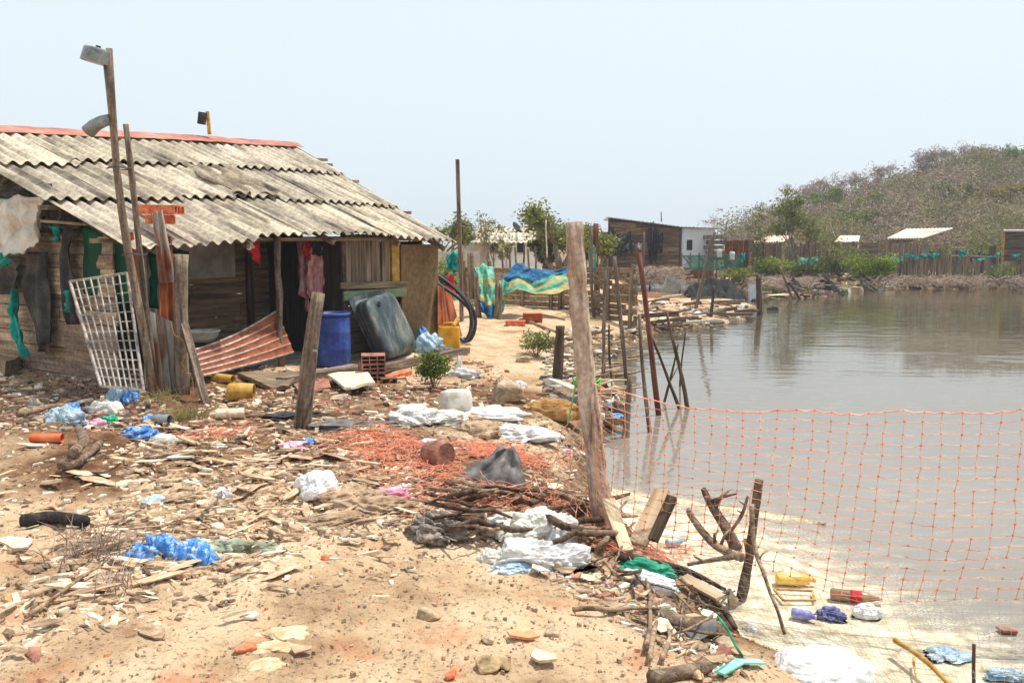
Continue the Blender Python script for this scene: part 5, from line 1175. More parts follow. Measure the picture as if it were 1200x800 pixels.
shard(125, 520, .3, .07, 'cream lath right of the crossed logs', 12, 'flake', rz=-1.0) if False else None
shard(37, 524, .24, .09, 'whitish flat piece under the orange pipe', 13, 'cream')
shard(18, 640, .28, .16, 'large pale cardboard piece at the left edge', 14, 'cream', rz=-.5)
shard(1182, 742, .14, .1, 'dull brown flat piece floating in the scum', 15, 'brickd')
shard(222, 512, .2, .1, 'small pale flat piece on the sand', 16, 'cream') if False else None
shard(210, 538, .32, .12, 'flat grey-white sheet among the wood scraps', 17, 'whitep', rz=-.1)
# wood offcuts: 8 shapes reused
protos = []
for k in range(18):
    q = random.Random(100+k); sx = q.uniform(.1, .3); sy = q.uniform(.025, .075) if k % 4 else q.uniform(.06, .09); mb = MB(); n = 7
    w0 = [sy*q.uniform(.75, 1) for _ in range(n+1)]; off = [q.uniform(-.004, .004) for _ in range(n+1)]; w0[0] *= q.choice((.1, .9)); w0[1] *= q.choice((.6, 1)); w0[-1] *= q.choice((.1, .5, 1)); cu = q.uniform(-.3, .5); cv = q.uniform(-2, 4)
    sl_ = q.uniform(-.6, .6)
    mb.grid(lambda a, b: Vector(((a-.5)*sx+sl_*(b-.5)*sy, (b-.5)*w0[int(round(a*n))]+off[int(round(a*n))], cu*((a-.5)*sx)**2+cv*((b-.5)*w0[int(round(a*n))])**2)), n, 3, -q.choice((.003, .005, .010)))
    o = mb.build('wood_offcut', W[('flake', 'flake', 'board', 'drift', 'flake', 'cream')[k % 6]]); protos.append(o.data); bpy.data.objects.remove(o)
def inside(x, y, poly):
    c = False
    for i in range(len(poly)):
        x0, y0 = poly[i-1]; x1, y1 = poly[i]
        if (y0 > y) != (y1 > y) and x < (x1-x0)*(y-y0)/(y1-y0)+x0: c = not c
    return c
ZA = [(175, 510), (320, 470), (430, 505), (540, 590), (500, 640), (330, 650), (240, 690), (120, 712), (60, 690), (90, 640), (150, 600), (130, 560)]
ZB = [(225, 530), (380, 520), (420, 640), (250, 650), (150, 610)]
ZC = [(0, 480), (180, 480), (320, 470), (560, 600), (470, 700), (0, 780)]
rf = random.Random(5); cnt = 0
def flake(px, py, s=1, up=0, tilt=.16):
    c = G(px, py); o = bpy.data.objects.new('wood_offcut', rf.choice(protos)); COL.objects.link(o)
    o.location = c+Vector((0, 0, .012+up+rf.random()*.03)); o.rotation_euler = (rf.gauss(0, tilt), rf.gauss(0, tilt*.7), rf.gauss(.0, .8)); kk = s*rf.choice((.5, .7, .9, 1.15))*(1 if py < 590 else .68); o.scale = (kk*rf.uniform(.8, 1.2), kk*rf.uniform(.7, 1.3), kk)
    tag(o, 'pale splintered wood offcut scattered on the sand in front of the shack', 'wood scrap', 'splintered wood offcuts strewn over the sand')
while cnt < 290:
    z = rf.choice((ZA, ZB, ZB, ZA, ZB, ZA, ZC)); x = rf.uniform(0, 560); y = rf.uniform(465, 780)
    if inside(x, y, z): flake(x, y, up=.03*rf.random() if z is ZB else 0); cnt += 1
# finer chips and rubble nobody could count
def chips(name, N, sampler, mats, label, cat, smin, smax, seed, flat=.3):
    q = np.random.RandomState(seed); mb = MB(); XY = sampler(q, N); Zz = height(XY[:, 0], XY[:, 1]); S = q.uniform(smin, smax, N)*q.choice([1, 1, 1, 1.8], N); MI = q.randint(0, len(mats), N)
    ok = Zz > -.02
    for (x, y), z, s, mi in zip(XY[ok], Zz[ok], S[ok], MI[ok]):
        a = q.uniform(0, 6.28); L1 = s*q.uniform(.7, 2.0 if flat < .35 else 1.1); L2 = s*q.uniform(.3, .9); h = s*flat*q.uniform(.5, 1.2); ca, sa = math.cos(a), math.sin(a); tx, ty = q.normal(0, .12, 2)
        vs = []; jj = np.array(((-.5, -.5), (.5, -.35), (.45, .5), (-.4, .42)))+q.uniform(-.22, .22, (4, 2))
        for hh, k in ((h, .8), (-.3*h, 1)):
            for (ux, uy) in jj:
                X = ux*L1*k; Y = uy*L2*k; vs.append((x+X*ca-Y*sa, y+X*sa+Y*ca, z+hh+X*tx+Y*ty+.002))
        t = q.uniform(.85, 1.25); mb.mi = int(mi); mb.add(vs, [(0, 1, 2, 3), (0, 4, 5, 1), (1, 5, 6, 2), (2, 6, 7, 3), (3, 7, 4, 0)], (t, t, t))
    return tag(mb.build(name, mats), label, cat, kind='stuff')
def samp_px(poly, bx):
    def f(q, N):
        r = []
        while len(r) < N:
            x = q.uniform(bx[0], bx[2]); y = q.uniform(bx[1], bx[3])
            if inside(x, y, poly): v = Zp(x, y, .42); r.append((v.x, v.y))
        return np.array(r)
    return f
chips('wood_chips', 3600, samp_px(ZA, (60, 465, 560, 715)), [W['flake'], W['cream'], W['board'], W['bark'], W['beige']], 'small pale wood chips covering the sand around the larger offcuts', 'wood chips', .015, .06, 1, .18)
chips('wood_chips', 1500, samp_px(ZC, (0, 465, 570, 790)), [W['flake'], W['cream'], W['bark']], 'thin scatter of wood splinters over the sand at the left', 'wood chips', .01, .045, 2, .2)
def wide(q, N):
    r = q.uniform(2.6, 9.5, N); a = q.uniform(-.62, .6, N); return np.stack([r*np.sin(a), r*np.cos(a)], 1)
chips('gravel', 12000, wide, [W['stone'], W['flake'], W['tile'], W['beige'], W['stone'], W['beige'], W['stone']], 'gravel and brick crumbs scattered over the sand', 'gravel', .004, .013, 3, .5)
shore_zone = [(430, 505), (500, 470), (560, 470), (640, 460), (735, 500), (740, 520), (700, 600), (740, 650), (800, 690), (880, 770), (840, 800), (760, 745), (640, 680), (520, 620)]
chips('shore_rubble', 3200, samp_px(shore_zone, (420, 455, 890, 800)), [W['whitep'], W['cream'], W['bark'], W['stone'], W['beige'], W['flake'], W['beige'], W['bark'], W['brickd'], W['flake']], 'mixed rubbish crumbs and splinters along the muddy shore', 'rubble', .01, .045, 4, .16)
sz2 = [(640, 395), (700, 380), (752, 392), (735, 440), (700, 470), (640, 460)]
chips('shore_rubble', 1200, samp_px(sz2, (620, 375, 760, 480)), [W['whitep'], W['cream'], W['bark'], W['grey'], W['board'], W['dark']], 'driftwood crumbs on the bank beyond the foreground post', 'rubble', .03, .14, 5, .25)
sz3 = [(740, 345), (880, 350), (890, 362), (850, 378), (755, 392), (740, 380)]
chips('shore_rubble', 700, samp_px(sz3, (735, 340, 895, 395)), [W['whitep'], W['beige'], W['bark'], W['dark'], W['stone'], W['drift']], 'bits of wood and rubble on the sand spit', 'rubble', .05, .25, 6, .2)
sz4 = [(240, 440), (480, 440), (560, 420), (620, 450), (560, 500), (430, 500), (240, 490)]
chips('shore_rubble', 1500, samp_px(sz4, (230, 415, 625, 505)), [W['cream'], W['bark'], W['dark'], W['brickd'], W['stone'], W['flake'], W['beige']], 'rubble and splinters on the dark soil in front of the porch', 'rubble', .015, .06, 7, .3)
chips('shore_rubble', 1400, samp_px([(0, 440), (190, 450), (200, 520), (0, 520)], (0, 435, 205, 525)), [W['cream'], W['bark'], W['grey'], W['brickd'], W['dark'], W['flake'], W['whitep'], W['bark']], 'rubbish crumbs below the gable wall', 'rubble', .015, .07, 8, .3)
rs3 = random.Random(77)
for k in range(46):
    while True:
        x = rs3.uniform(60, 880); y = rs3.uniform(455, 780)
        if inside(x, y, shore_zone if k % 3 else ZA): break
    s = rs3.uniform(.05, .15)*(1 if y < 600 else .7); bag('plastic_scrap', x, y, s, s*rs3.uniform(.5, 1), s*.4, W[rs3.choice(('white', 'pblue', 'whitep', 'white', 'cloth', 'grey', 'pink', 'beige', 'tgreen'))], 'small crumpled scrap of plastic trodden into the rubbish', 200+k, 'plastic scrap', rs3.uniform(.3, .5), rz=rs3.uniform(0, 3), group='small plastic scraps in the rubbish', sub=4, up=-.01)
# medium flat debris by the shore, boards on the far bank
rs2 = random.Random(31)
for k in range(70):
    while True:
        x = rs2.uniform(430, 880); y = rs2.uniform(455, 790)
        if inside(x, y, shore_zone): break
    s = rs2.uniform(.08, .2); shard(x, y, s, s*rs2.uniform(.3, .8), 'flat broken scrap in the rubbish along the shore', 500+k, rs2.choice(('cream', 'whitep', 'flake', 'board', 'beige', 'brickd', 'flake', 'grey')), th=rs2.choice((.003, .005, .01)), rz=rs2.uniform(-1, 1), tilt=.35, name='debris_piece', cat='rubbish', group='flat scraps in the shore rubbish', up=.02, curl=rs2.uniform(-.2, .9))
for k in range(22):
    while True:
        x = rs2.uniform(735, 890); y = rs2.uniform(345, 392)
        if inside(x, y, sz3): break
    a = G(x, y, .05); an = rs2.uniform(-.5, .5); l = rs2.uniform(.3, 1.1); post('driftwood_board', a, a+Vector((math.cos(an)*l, math.sin(an)*l, rs2.uniform(-.02, .1))), rs2.uniform(.03, .1), .03, W['cream'] if rs2.random() < .15 else W['drift'], 'weathered board lying on the sand spit', 'board', 'boards washed up on the sand spit', square=True)
for k in range(40):
    while True:
        x = rs2.uniform(640, 752); y = rs2.uniform(385, 465)
        if inside(x, y, sz2): break
    a = G(x, y, .04); an = rs2.uniform(-.7, .7); l = rs2.uniform(.25, .8); post('driftwood_stick', a, a+Vector((math.cos(an)*l, math.sin(an)*l, rs2.uniform(-.02, .12))), rs2.uniform(.012, .035), .012, W['bark'] if rs2.random() < .6 else W['board'], 'pale driftwood stick on the bank behind the foreground post', 'stick', 'driftwood sticks on the near bank', seg=4, n=6)
# ================================================================ MIDDLE DISTANCE
def leafcloud(mb, c, rad, n, size, tint, var=.25, hollow=.35, aspect=.5):
    c = np.array(c, float); rad = np.array(rad, float)
    d = RS.normal(size=(n, 3)); d /= np.linalg.norm(d, axis=1, keepdims=True); r = (hollow+(1-hollow)*RS.rand(n)**.6)[:, None]
    C = c+d*r*rad*(1+.18*RS.normal(size=(n, 1)))
    k = 1+var*RS.uniform(-1, 1, (n, 1)); T = np.clip(np.array(tint)*k*(1+np.array([.12, 0, -.1])*RS.normal(size=(n, 1))*.6), 0, 3)
    mb.leaves(C, size, T, aspect)
def tree(name, base, height_, spread, label, seed, leaf=.16, nleaf=5000, tint=(1, 1, 1), cat='tree', mat='leaf', group=None, lean=0, clumps=26, low=.35, trunk_r=.09, bare=False, fill=.3):
    q = random.Random(seed); b = Vector(base); t = thing(name, label, cat, b, group=group); mb = MB(); tips = []
    def br(p, d, l, r, k):
        n = 4; pts = [p]; dd = d.copy()
        for i in range(n):
            dd = (dd+Vector((q.gauss(0, .16), q.gauss(0, .16), q.gauss(.05, .1)))).normalized(); pts.append(pts[-1]+dd*l/n)
        mb.tube(pts, [r*(1-.45*i/n) for i in range(n+1)], 6 if k < 2 else 4, caps=False)
        if k >= 3 or r < .006: tips.append(pts[-1]); tips.append(pts[2]); return
        for j in range(q.choice((2, 3, 3))):
            a = q.uniform(0, 6.28); nd = (dd+Vector((math.cos(a), math.sin(a), q.uniform(-.1, .5)))*q.uniform(.5, 1.0)).normalized(); br(pts[q.choice((2, 3, 4))] if j else pts[-1], nd, l*q.uniform(.6, .85), r*.55, k+1)
    br(b-Vector((0, 0, .1)), Vector((lean, 0, 1)).normalized(), height_*low, trunk_r, 0)
    for s in range(2): br(b+Vector((0, 0, height_*low*.6)), Vector((q.gauss(0, .6), q.gauss(0, .6), 1)).normalized(), height_*low*.9, trunk_r*.6, 1)
    tp_z = max(p.z for p in tips); sc = (height_*.93)/(tp_z-b.z); 
    wx = max(abs(p.x-b.x) for p in tips)+1e-3; sx = spread/2/wx
    f = lambda p: Vector((b.x+(p.x-b.x)*(sx if True else 1), b.y+(p.y-b.y)*sx, b.z+(p.z-b.z)*sc))
    # keep the trunk thickness: scale the skeleton only
    mb.v = [tuple(f(Vector(v))) for v in mb.v]; tips = [f(p) for p in tips]
    mb.build('trunk', W['trunk'], t, base=b, smooth=True)
    cr = MB(); q.shuffle(tips); use = tips[:clumps]
    for p in use:
        s = spread*q.uniform(.09, .2); k = q.uniform(.75, 1.2); leafcloud(cr, p, (s, s, s*.7), nleaf//len(use), leaf, tuple(c*k for c in tint), aspect=.12 if bare else .5, hollow=.1)
    cr.build('crown', W[mat], t, base=b)
    return t
def board_fence(name, a, b, h0, label, cat='fence', horiz=True, mat='plankx', post_step=.8, seed=1, h=.14, tones=(.8, 1.35), post_mat='plankz', ph=.1, uneven=.03, below=.05, pw=.09):
    a = Vector(a); b = Vector(b); d = (b-a); d.z = 0; Ln = d.length; x = d.normalized(); y = Vector((-x.y, x.x, 0)); q = random.Random(seed); R = Matrix((x, y, Vector((0, 0, 1)))).transposed()
    t = thing(name, label, cat, a); mb = MB()
    gz = lambda s: a.z+(b.z-a.z)*s/Ln
    if horiz:
        z = 0
        while z < h0-.04:
            s = 0
            while s < Ln-.05:
                l = min(Ln-s, q.uniform(.9, 2.4)); k = q.uniform(*tones)
                if q.random() > .03: mb.box(a+x*(s+l/2)+Vector((0, 0, gz(s)-a.z+z+h/2-below))+y*q.uniform(-.012, .012), (l-.01, .02, h-.012), R @ Matrix.Rotation(q.gauss(0, .008), 3, 'Y'), (k, k*.98, k*.94), .003)
                s += l
            z += h
    else:
        s = 0
        while s < Ln:
            w_ = q.uniform(.7, 1.3)*h; k = q.uniform(*tones); hh = h0*(1+q.uniform(-1, 1)*uneven)
            if q.random() > .04: mb.box(a+x*(s+w_/2)+Vector((0, 0, gz(s)-a.z+hh/2-below)), (w_-.02, .022, hh), R @ Matrix.Rotation(q.gauss(0, .02), 3, 'Y'), (k, k*.97, k*.94), .004)
            s += w_
    mb.build('boards', W[mat] if isinstance(mat, str) else mat, t, base=a)
    s = .0
    while s <= Ln+.01:
        mb = MB(); hh = h0+q.uniform(0, ph)+.02; k = q.uniform(.8, 1.15); mb.tint = (k, k, k)
        c = a+x*s-y*.04*(1 if x.x > 0 else -1)+Vector((0, 0, gz(min(s, Ln))-a.z)); mb.bar(c-Vector((0, 0, .1)), c+Vector((q.uniform(-.03, .03), 0, hh)), pw, .05, up=tuple(y)); mb.build('post', W[post_mat], t, base=a); s += post_step*q.uniform(.85, 1.15)
    return t
# grey board fence behind the path, in two runs
fa = P(560, 300, 24); fc = P(656, 300, 22.5); fd = P(745, 310, 20.3)
za = .5
def top_h(pt): return pt.z-.5
board_fence('board_fence', (P(545, 300, 23.5).x, 23.5, .48), (P(662, 300, 21.5).x, 21.5, .48), 1.16, 'grey horizontal board fence behind the striped netting tarp', seed=3, post_step=.95)
board_fence('board_fence', (P(658, 300, 21.3).x, 21.3, .42), (P(748, 300, 19.6).x, 19.6, .3), 1.25, 'grey horizontal board fence panel ending at the shore behind the foreground post', seed=5, post_step=.75)
wpost((700, 372), (700, 262), .07, .065, W['red'], 'reddish brown post rising above the fence just right of the foreground post', Y=20.6, name='wooden_post')
wpost((697, 380), (692, 268), .04, .04, W['post'], 'grey post partly hidden behind the foreground fence post', Y=20.2)
wpost((641, 297), (640, 258), .022, .016, W['cream'], 'thin pale bare stick rising above the striped tarp', Y=20.9, cat='stick', name='stick')
# striped netting tarps
def striped(tops, bots, label, seed, Y, amp=.07, n=36, waves=3, stripes=None):
    tops = [P(x, y, yy) for x, y, yy in tops]; bots = [P(x, y, yy) for x, y, yy in bots]; mb = MB()
    stripes = stripes or [(0, .42, 0), (.42, .55, 2), (.55, .7, 1), (.7, .86, 2), (.86, 1, 1)]
    full = drape(tops, bots, n, 30, amp, seed, nrm=(0, -1, 0), waves=waves, thick=.004)
    mb = full; fs_m = []
    m = 30
    for idx, f in enumerate(mb.f):
        j = min(v % ((m+1)) for v in f) if True else 0
        i_ = min(f)//(m+1)%(n+1); b = (j+.5)/m+.13*float(vnoise([i_*.35+seed], [j*.12])[0])+.05*float(vnoise([i_*1.1+seed], [j*.5])[0]); mi = 0; b = max(0, min(.999, b))
        for s0_, s1_, k in stripes:
            if s0_ <= b < s1_: mi = k
        fs_m.append(mi)
    mb.m = fs_m; return tag(mb.build('net_tarp', [W['bluenet'], W['yelnet'], W['grnnet']], smooth=True), label, 'tarp')
striped([(590, 322, 19.6), (606, 312, 20), (622, 311, 20.2), (650, 312, 20.2), (681, 310, 20)], [(588, 350, 19.2), (606, 341, 19.2), (628, 347, 19.2), (655, 341, 19.2), (681, 328, 19.3)], 'blue, green and yellow striped netting tarp slung across the board fence', 3, 20, .13, waves=2.5)
striped([(556, 311, 19.6), (566, 310, 19.7), (578, 311, 19.7)], [(562, 356, 19.2), (572, 372, 19.1), (584, 366, 19.2)], 'green striped netting bunch hanging on the post left of the slung tarp', 5, 20, .08, n=22, waves=2, stripes=[(0, .3, 2), (.3, .42, 1), (.42, .7, 2), (.7, .8, 1), (.8, 1, 0)])
striped([(585, 330, 19.4), (590, 326, 19.4), (597, 332, 19.4)], [(578, 370, 19.1), (585, 372, 19.1), (590, 366, 19.2)], 'green and blue netting tail hanging from the left end of the slung tarp', 7, 20, .06, n=14, waves=1, stripes=[(0, .4, 2), (.4, .55, 1), (.55, 1, 2)])
striped([(562, 330, 19.9), (570, 330, 19.9), (580, 330, 19.9)], [(564, 368, 19.7), (574, 372, 19.7), (582, 370, 19.7)], 'dark blue netting hanging behind the green striped bunch', 9, 20, .06, n=14, waves=1, stripes=[(0, 1, 0)])
striped([(690, 290, 20.3), (694, 286, 20.3), (698, 290, 20.3)], [(690, 318, 20.2), (695, 320, 20.2), (700, 308, 20.2)], 'green netting wrapped round the reddish post above the fence', 11, 20, .04, n=12, waves=1, stripes=[(0, .4, 2), (.4, .6, 1), (.6, 1, 2)])
wpost((583, 388), (585, 332), .09, .08, W['post'], 'stub post wrapped by the netting bunch left of the slung tarp', Y=18.9)
wpost((553, 345), (552, 295), .08, .07, W['post'], 'grey fence post between the tall pole and the netting bunch', Y=19.6)
wpost((561, 372), (558, 320), .07, .06, W['post'], 'squat grey post beside the hanging netting bunch', Y=19.3)
# bits by the fence
hollow_brick('hollow_brick', P(624, 378, 19.4)-Vector((0, 0, .1)), 'red brick block lying below the slung striped tarp', rz=.1, size=(.38, .2, .16), mat=W['brickd'], nx=2, nz=2) if False else None
mb = MB(); c = G(624, 378); mb.box(c+Vector((0, 0, .1)), (.4, .2, .2), Matrix.Rotation(.15, 3, 'Z'), jit=.006); tag(mb.build('red_block', W['rust'], base=c), 'dull red block at the foot of the fence under the slung tarp', 'block')
mb = MB(); c = G(604, 381); mb.box(c+Vector((0, 0, .05)), (.42, .18, .1), Matrix.Rotation(-.05, 3, 'Z'), jit=.006); tag(mb.build('red_block', W['brick'], base=c), 'low red brick lying left of the dull red block', 'block')
stick([(610, 374), (640, 384), (655, 389)], .035, W['bark'], 'pale stick lying on the ground below the slung tarp', up=.06)
# left gap between shack and tall pole: teal cloth, shrubs
mb = drape([P(524, 296, 19), P(538, 293, 19)], [P(522, 312, 18.9), P(537, 318, 18.9)], 14, 10, .08, 5, nrm=(0, -1, 0), waves=2); tag(mb.build('hanging_cloth', W['teal'], smooth=True), 'teal netting hung right of the shack roof corner', 'cloth')
board_fence('board_fence', (P(505, 300, 26).x, 26, .5), (P(562, 300, 26).x, 26, .5), 1.35, 'grey board fence seen between shack roof and tall pole', seed=8, mat='conc', h=.3)
mb = drape([P(524, 322, 20.5), P(532, 322, 20.5)], [P(523, 345, 20.5), P(533, 345, 20.5)], 8, 6, .05, 2, nrm=(0, -1, 0), waves=1); tag(mb.build('hanging_cloth', W['redcloth'], smooth=True), 'small red cloth behind the shack corner', 'cloth')
def bush(name, c, rad, n, leaf, tint, label, seed=0, cat='bush', stems=8, group=None):
    c = Vector(c); t = thing(name, label, cat, c, group=group); mb = MB(); q = random.Random(seed); cr = MB()
    for k in range(stems):
        a = q.uniform(0, 6.28); e = c+Vector((math.cos(a)*rad[0]*q.uniform(.2, .8), math.sin(a)*rad[1]*q.uniform(.2, .8), rad[2]*q.uniform(1.0, 1.9))); m = c.lerp(e, .5)+Vector((q.gauss(0, .04), q.gauss(0, .04), .05)); mb.tube([c-Vector((0, 0, .05)), m, e], [.012*rad[2]*2, .009*rad[2]*2, .004], 5, caps=False)
        k_ = q.uniform(.75, 1.25); leafcloud(cr, e, (rad[0]*.42, rad[1]*.42, rad[2]*.42), n//(stems*2), leaf, tuple(x*k_ for x in tint), hollow=.1); leafcloud(cr, m, (rad[0]*.5, rad[1]*.5, rad[2]*.45), n//(stems*2), leaf, tuple(x*k_*.95 for x in tint), hollow=.1)
    mb.build('stems', W['trunk'], t, base=c, smooth=True); cr.build('foliage', W['leaf'], t, base=c); return t
bush('leafy_plant', G(508, 456), (.24, .2, .22), 900, .055, (1.1, 1.35, .7), 'small bright green plant growing beside the dark tub', 1, 'plant', 12)
bush('leafy_shrub', G(628, 418), (.34, .3, .2), 1100, .05, (1.3, 1.3, 1.1), 'low grey-green shrub on the slope below the striped tarp', 2, 'plant', 14)
bush('leafy_shrub', P(528, 332, 22)-Vector((0, 0, .6)), (.5, .4, .6), 600, .12, (1.2, 1.4, .8), 'green shrub behind the shack corner', 4, 'plant', 8)
# white house behind the fence
h0 = P(555, 320, 40); hb_ = Vector((P(553, 300, 40).x, 40, .5)); wh = thing('white_house', 'whitewashed low house with pale corrugated roof behind the board fence', 'house', hb_)
xw0, xw1 = P(566, 300, 40).x, P(634, 300, 40).x; zt = P(600, 281, 40).z
def bx(name, lo, hi, mat, parent, base, label=None):
    mb = MB(); mb.box([(l+h)/2 for l, h in zip(lo, hi)], [h-l for l, h in zip(lo, hi)]); return mb.build(name, W[mat] if isinstance(mat, str) else mat, parent, base=base, label=label)
xm = P(573, 300, 40).x
bx('wall', (xm, 40, .4), (xw1, 46, zt), 'wpaint', wh, hb_)
bx('side_block', (xw0-1.2, 40.3, .4), (xm-.01, 45, P(560, 284, 40).z), 'conc', wh, hb_, 'grey unpainted block wall at the left')
for x0, x1 in ((574, 584), (606, 614)):
    a = P(x0, 283, 39.98); b = P(x1, 296, 39.98); w_ = bx('window', (a.x, 39.96, b.z), (b.x, 40.02, a.z), 'navy', wh, hb_)
    f = MB(); f.box(((a.x+b.x)/2, 39.95, a.z+.03), (b.x-a.x+.14, .05, .07)); f.box(((a.x+b.x)/2, 39.95, b.z-.03), (b.x-a.x+.14, .05, .07)); f.build('window_frame', W['conc'], w_, base=hb_)
mb = MB(); zr = P(600, 268, 43).z
mb.grid(lambda a, b: Vector((P(556, 280, 40).x+(P(636, 280, 40).x-P(556, 280, 40).x)*a, 39.5+4.2*b, zt-.12+(zr-zt+.2)*b+.02*math.sin(a*90))), 240, 5, .03); mb.build('roof', W['asb'], wh, base=hb_)
mb = MB(); c = P(604, 267, 42.5); mb.lathe([(0, 0), (.2, .03), (.29, .08), (.28, .09), (.18, .045), (0, .02)], 20, Matrix.Translation(c) @ Matrix.Rotation(1.0, 4, 'Y') @ Matrix.Rotation(.5, 4, 'X')); d_ = mb.build('satellite_dish', W['black'], base=c, smooth=True); tag(d_, 'dark satellite dish on the roof of the white house', 'dish')
mb = MB(); mb.bar(P(606, 270, 42.4), P(624, 281, 42.0), .12, .2); tag(mb.build('roof_beam', W['black']), 'dark beam lying on the right end of the white house roof', 'beam')
mb = MB(); c = P(546, 285, 38); mb.box((c.x, 38, c.z), (1.2, .8, .9)); tag(mb.build('rust_shed', W['rust'], base=(c.x, 38, .5)), 'small rusty shed wall between the tall pole and the white house', 'shed') if False else None
for k, (x, y) in enumerate(((555, 262), (592, 272), (600, 285), (612, 290), (585, 290))): pass
# garden stakes in front of the house
for k, x in enumerate((590, 598, 606, 613, 620, 628)): wpost((x, 322), (x+random.uniform(-2, 2), 290+random.uniform(-3, 4)), .04, .03, W['post'], 'thin grey stake standing before the white house', Y=30, cat='stake', name='garden_stake', group='stakes in front of the white house')
# trees behind
tree('leafy_tree', (P(655, 300, 30).x, 30, .5), P(660, 238, 30).z-.5, 3.5, 'bushy green tree right of the white house', 4, leaf=.13, nleaf=8000, tint=(1.4, 1.35, 1.0), clumps=60, low=.25, trunk_r=.12)
tree('leafy_tree', (P(643, 300, 31).x, 31, .5), P(643, 264, 31).z-.5, 1.3, 'rounded green tree close beside the white house', 14, leaf=.13, nleaf=4200, tint=(1.1, 1.1, .72), clumps=40, low=.25, trunk_r=.1)
tree('sparse_tree', (P(578, 300, 30).x, 30, .5), P(576, 240, 30).z-.5, 1.5, 'thin wispy tree in front of the white house', 6, leaf=.09, nleaf=900, tint=(1.25, 1.1, .85), clumps=34, low=.4, trunk_r=.05)
tree('leafy_tree', (P(514, 300, 36).x, 36, .5), P(515, 250, 36).z-.5, 2.6, 'olive tree peeping above the right end of the shack roof', 8, leaf=.15, nleaf=3800, tint=(1.5, 1.45, 1.1), clumps=44, low=.3)
tree('leafy_tree', (P(707, 300, 34).x, 34, .5), P(707, 278, 34).z-.5, 2.0, 'low green tree between the foreground post and the plank shack', 10, leaf=.16, nleaf=2200, tint=(1, 1.1, .75), clumps=24, low=.3)
tree('sparse_tree', (P(596, 300, 36).x, 36, .5), P(597, 276, 36).z-.5, .9, 'small twiggy tree before the white house windows', 12, leaf=.1, nleaf=800, tint=(1.2, 1.1, .8), clumps=20, low=.4, trunk_r=.04)

# ---------------- plank shack on the inlet bank
SY = 44
sb = Vector((P(712, 320, SY).x, SY, .35)); ps = thing('plank_shack', 'brown plank shack with a mono-pitch roof and torn black sheeting on the far bank', 'shack', sb)
x0, x1, x2 = P(713, 300, SY).x, P(797, 300, SY).x, P(837, 300, SY).x
zt0, zt1, zt2 = P(713, 254, SY).z, P(797, 265, SY).z, P(837, 266, SY).z
ztp = lambda x: np.interp(x, [x0, x1, x2], [zt0, zt1, zt2])-.06
q = random.Random(4); mb = MB(); z = .4
while z < zt0:
    s = x0
    while s < x1-.02:
        l = min(x1-s, q.uniform(.5, 1.9)); tpz = min(ztp(s), ztp(s+l)); hh = min(.2, tpz-z)
        if hh > .04: k = q.uniform(.45, 1.0); mb.box((s+l/2, SY+q.uniform(-.01, .01), z+hh/2), (l-.015, .03, hh-.012), None, (k, k*.86, k*.78), .003)
        s += l
    z += .2
mb.build('plank_wall', W['plankx'], ps, base=sb)
for (xa_, xb_) in ((x0+.03, x1),):
    mb = MB(); A_ = [(xa_, SY+.05, .4), (xb_, SY+.05, .4), (xb_, SY+.05, float(ztp(xb_))), (xa_, SY+.05, float(ztp(xa_)))]; mb.add(A_+[(a, b+.03, c) for a, b, c in A_], [(0, 1, 2, 3), (7, 6, 5, 4), (0, 4, 5, 1), (1, 5, 6, 2), (2, 6, 7, 3), (3, 7, 4, 0)]); mb.build('wall_gap_backing', W['interior'], ps, base=sb)  # added dark plane behind the planks, hides sky seen through their gaps
bx('back_wall', (x0, SY+3.9, .4), (x2, SY+4, zt2-.2), 'plankx', ps, sb)
mb = MB(); mb.grid(lambda a, b: Vector((x0*(1+4*a/SY), SY+4*a, .4+(ztp(x0)-.4)*b)), 2, 2, .04); mb.build('side_wall', W['plankx'], ps, base=sb)
bx('white_wall', (x1, SY+.02, .95), (x2, SY+.1, zt2-.05), M('bright_white_wall', [(222,224,222),(232,234,234),(240,242,242)], (1,1,1), bump=0), ps, sb)
bx('wall_base', (x1, SY+.0, .4), (x2, SY+.12, .95), 'rust', ps, sb)
bx('white_wall', (x2-.05, SY+.1, .5), (x2, SY+4, zt2-.05), 'wpaint', ps, sb)
a = P(805, 281, SY); b = P(811, 293, SY); bx('window', (a.x, SY-.02, b.z), (b.x, SY+.03, a.z), 'interior', ps, sb)
mb = MB(); mb.grid(lambda a, b: Vector((x0-.12+(x2-x0+.55)*a+.25*b, SY-.3+4.4*b, float(np.interp(x0-.12+(x2-x0+.55)*a, [x0-.12, x1, x2+.45], [zt0-.0, zt1-.02, zt2-.04]))-.05*b+.015*math.sin(a*190))), 160, 3, .03); mb.build('roof', W['galv'] if False else M('pale_zinc_roof', [(196,198,196),(222,224,224),(236,238,238)], (1,1,1), bump=.05, rough=.5), ps, base=sb)
for x in (x0+.02, (x0+x1)/2+.3, x1): bx('corner_post', (x-.05, SY-.07, .0), (x+.05, SY-.02, float(ztp(x))), 'dark', ps, sb)
def blk(pxs_t, pxs_b, seed, label, Yd=SY-.25, amp=.12, mat='black', n=24):
    mb = drape([P(x, y, Yd) for x, y in pxs_t], [P(x, y, Yd-.2) for x, y in pxs_b], n, 18, amp, seed, nrm=(0, -1, 0), ragged=.5, waves=4); tag(mb.build('plastic_sheet', W[mat], smooth=True), label, 'plastic sheet')
blk([(714, 264), (722, 272), (740, 272)], [(704, 306), (718, 308), (734, 304)], 3, 'torn black sheeting hanging at the left end of the plank shack')
blk([(722, 274), (735, 272), (741, 280)], [(712, 300), (725, 296), (744, 303)], 8, 'second black sheet bunched at the left of the plank shack wall', SY-.4)
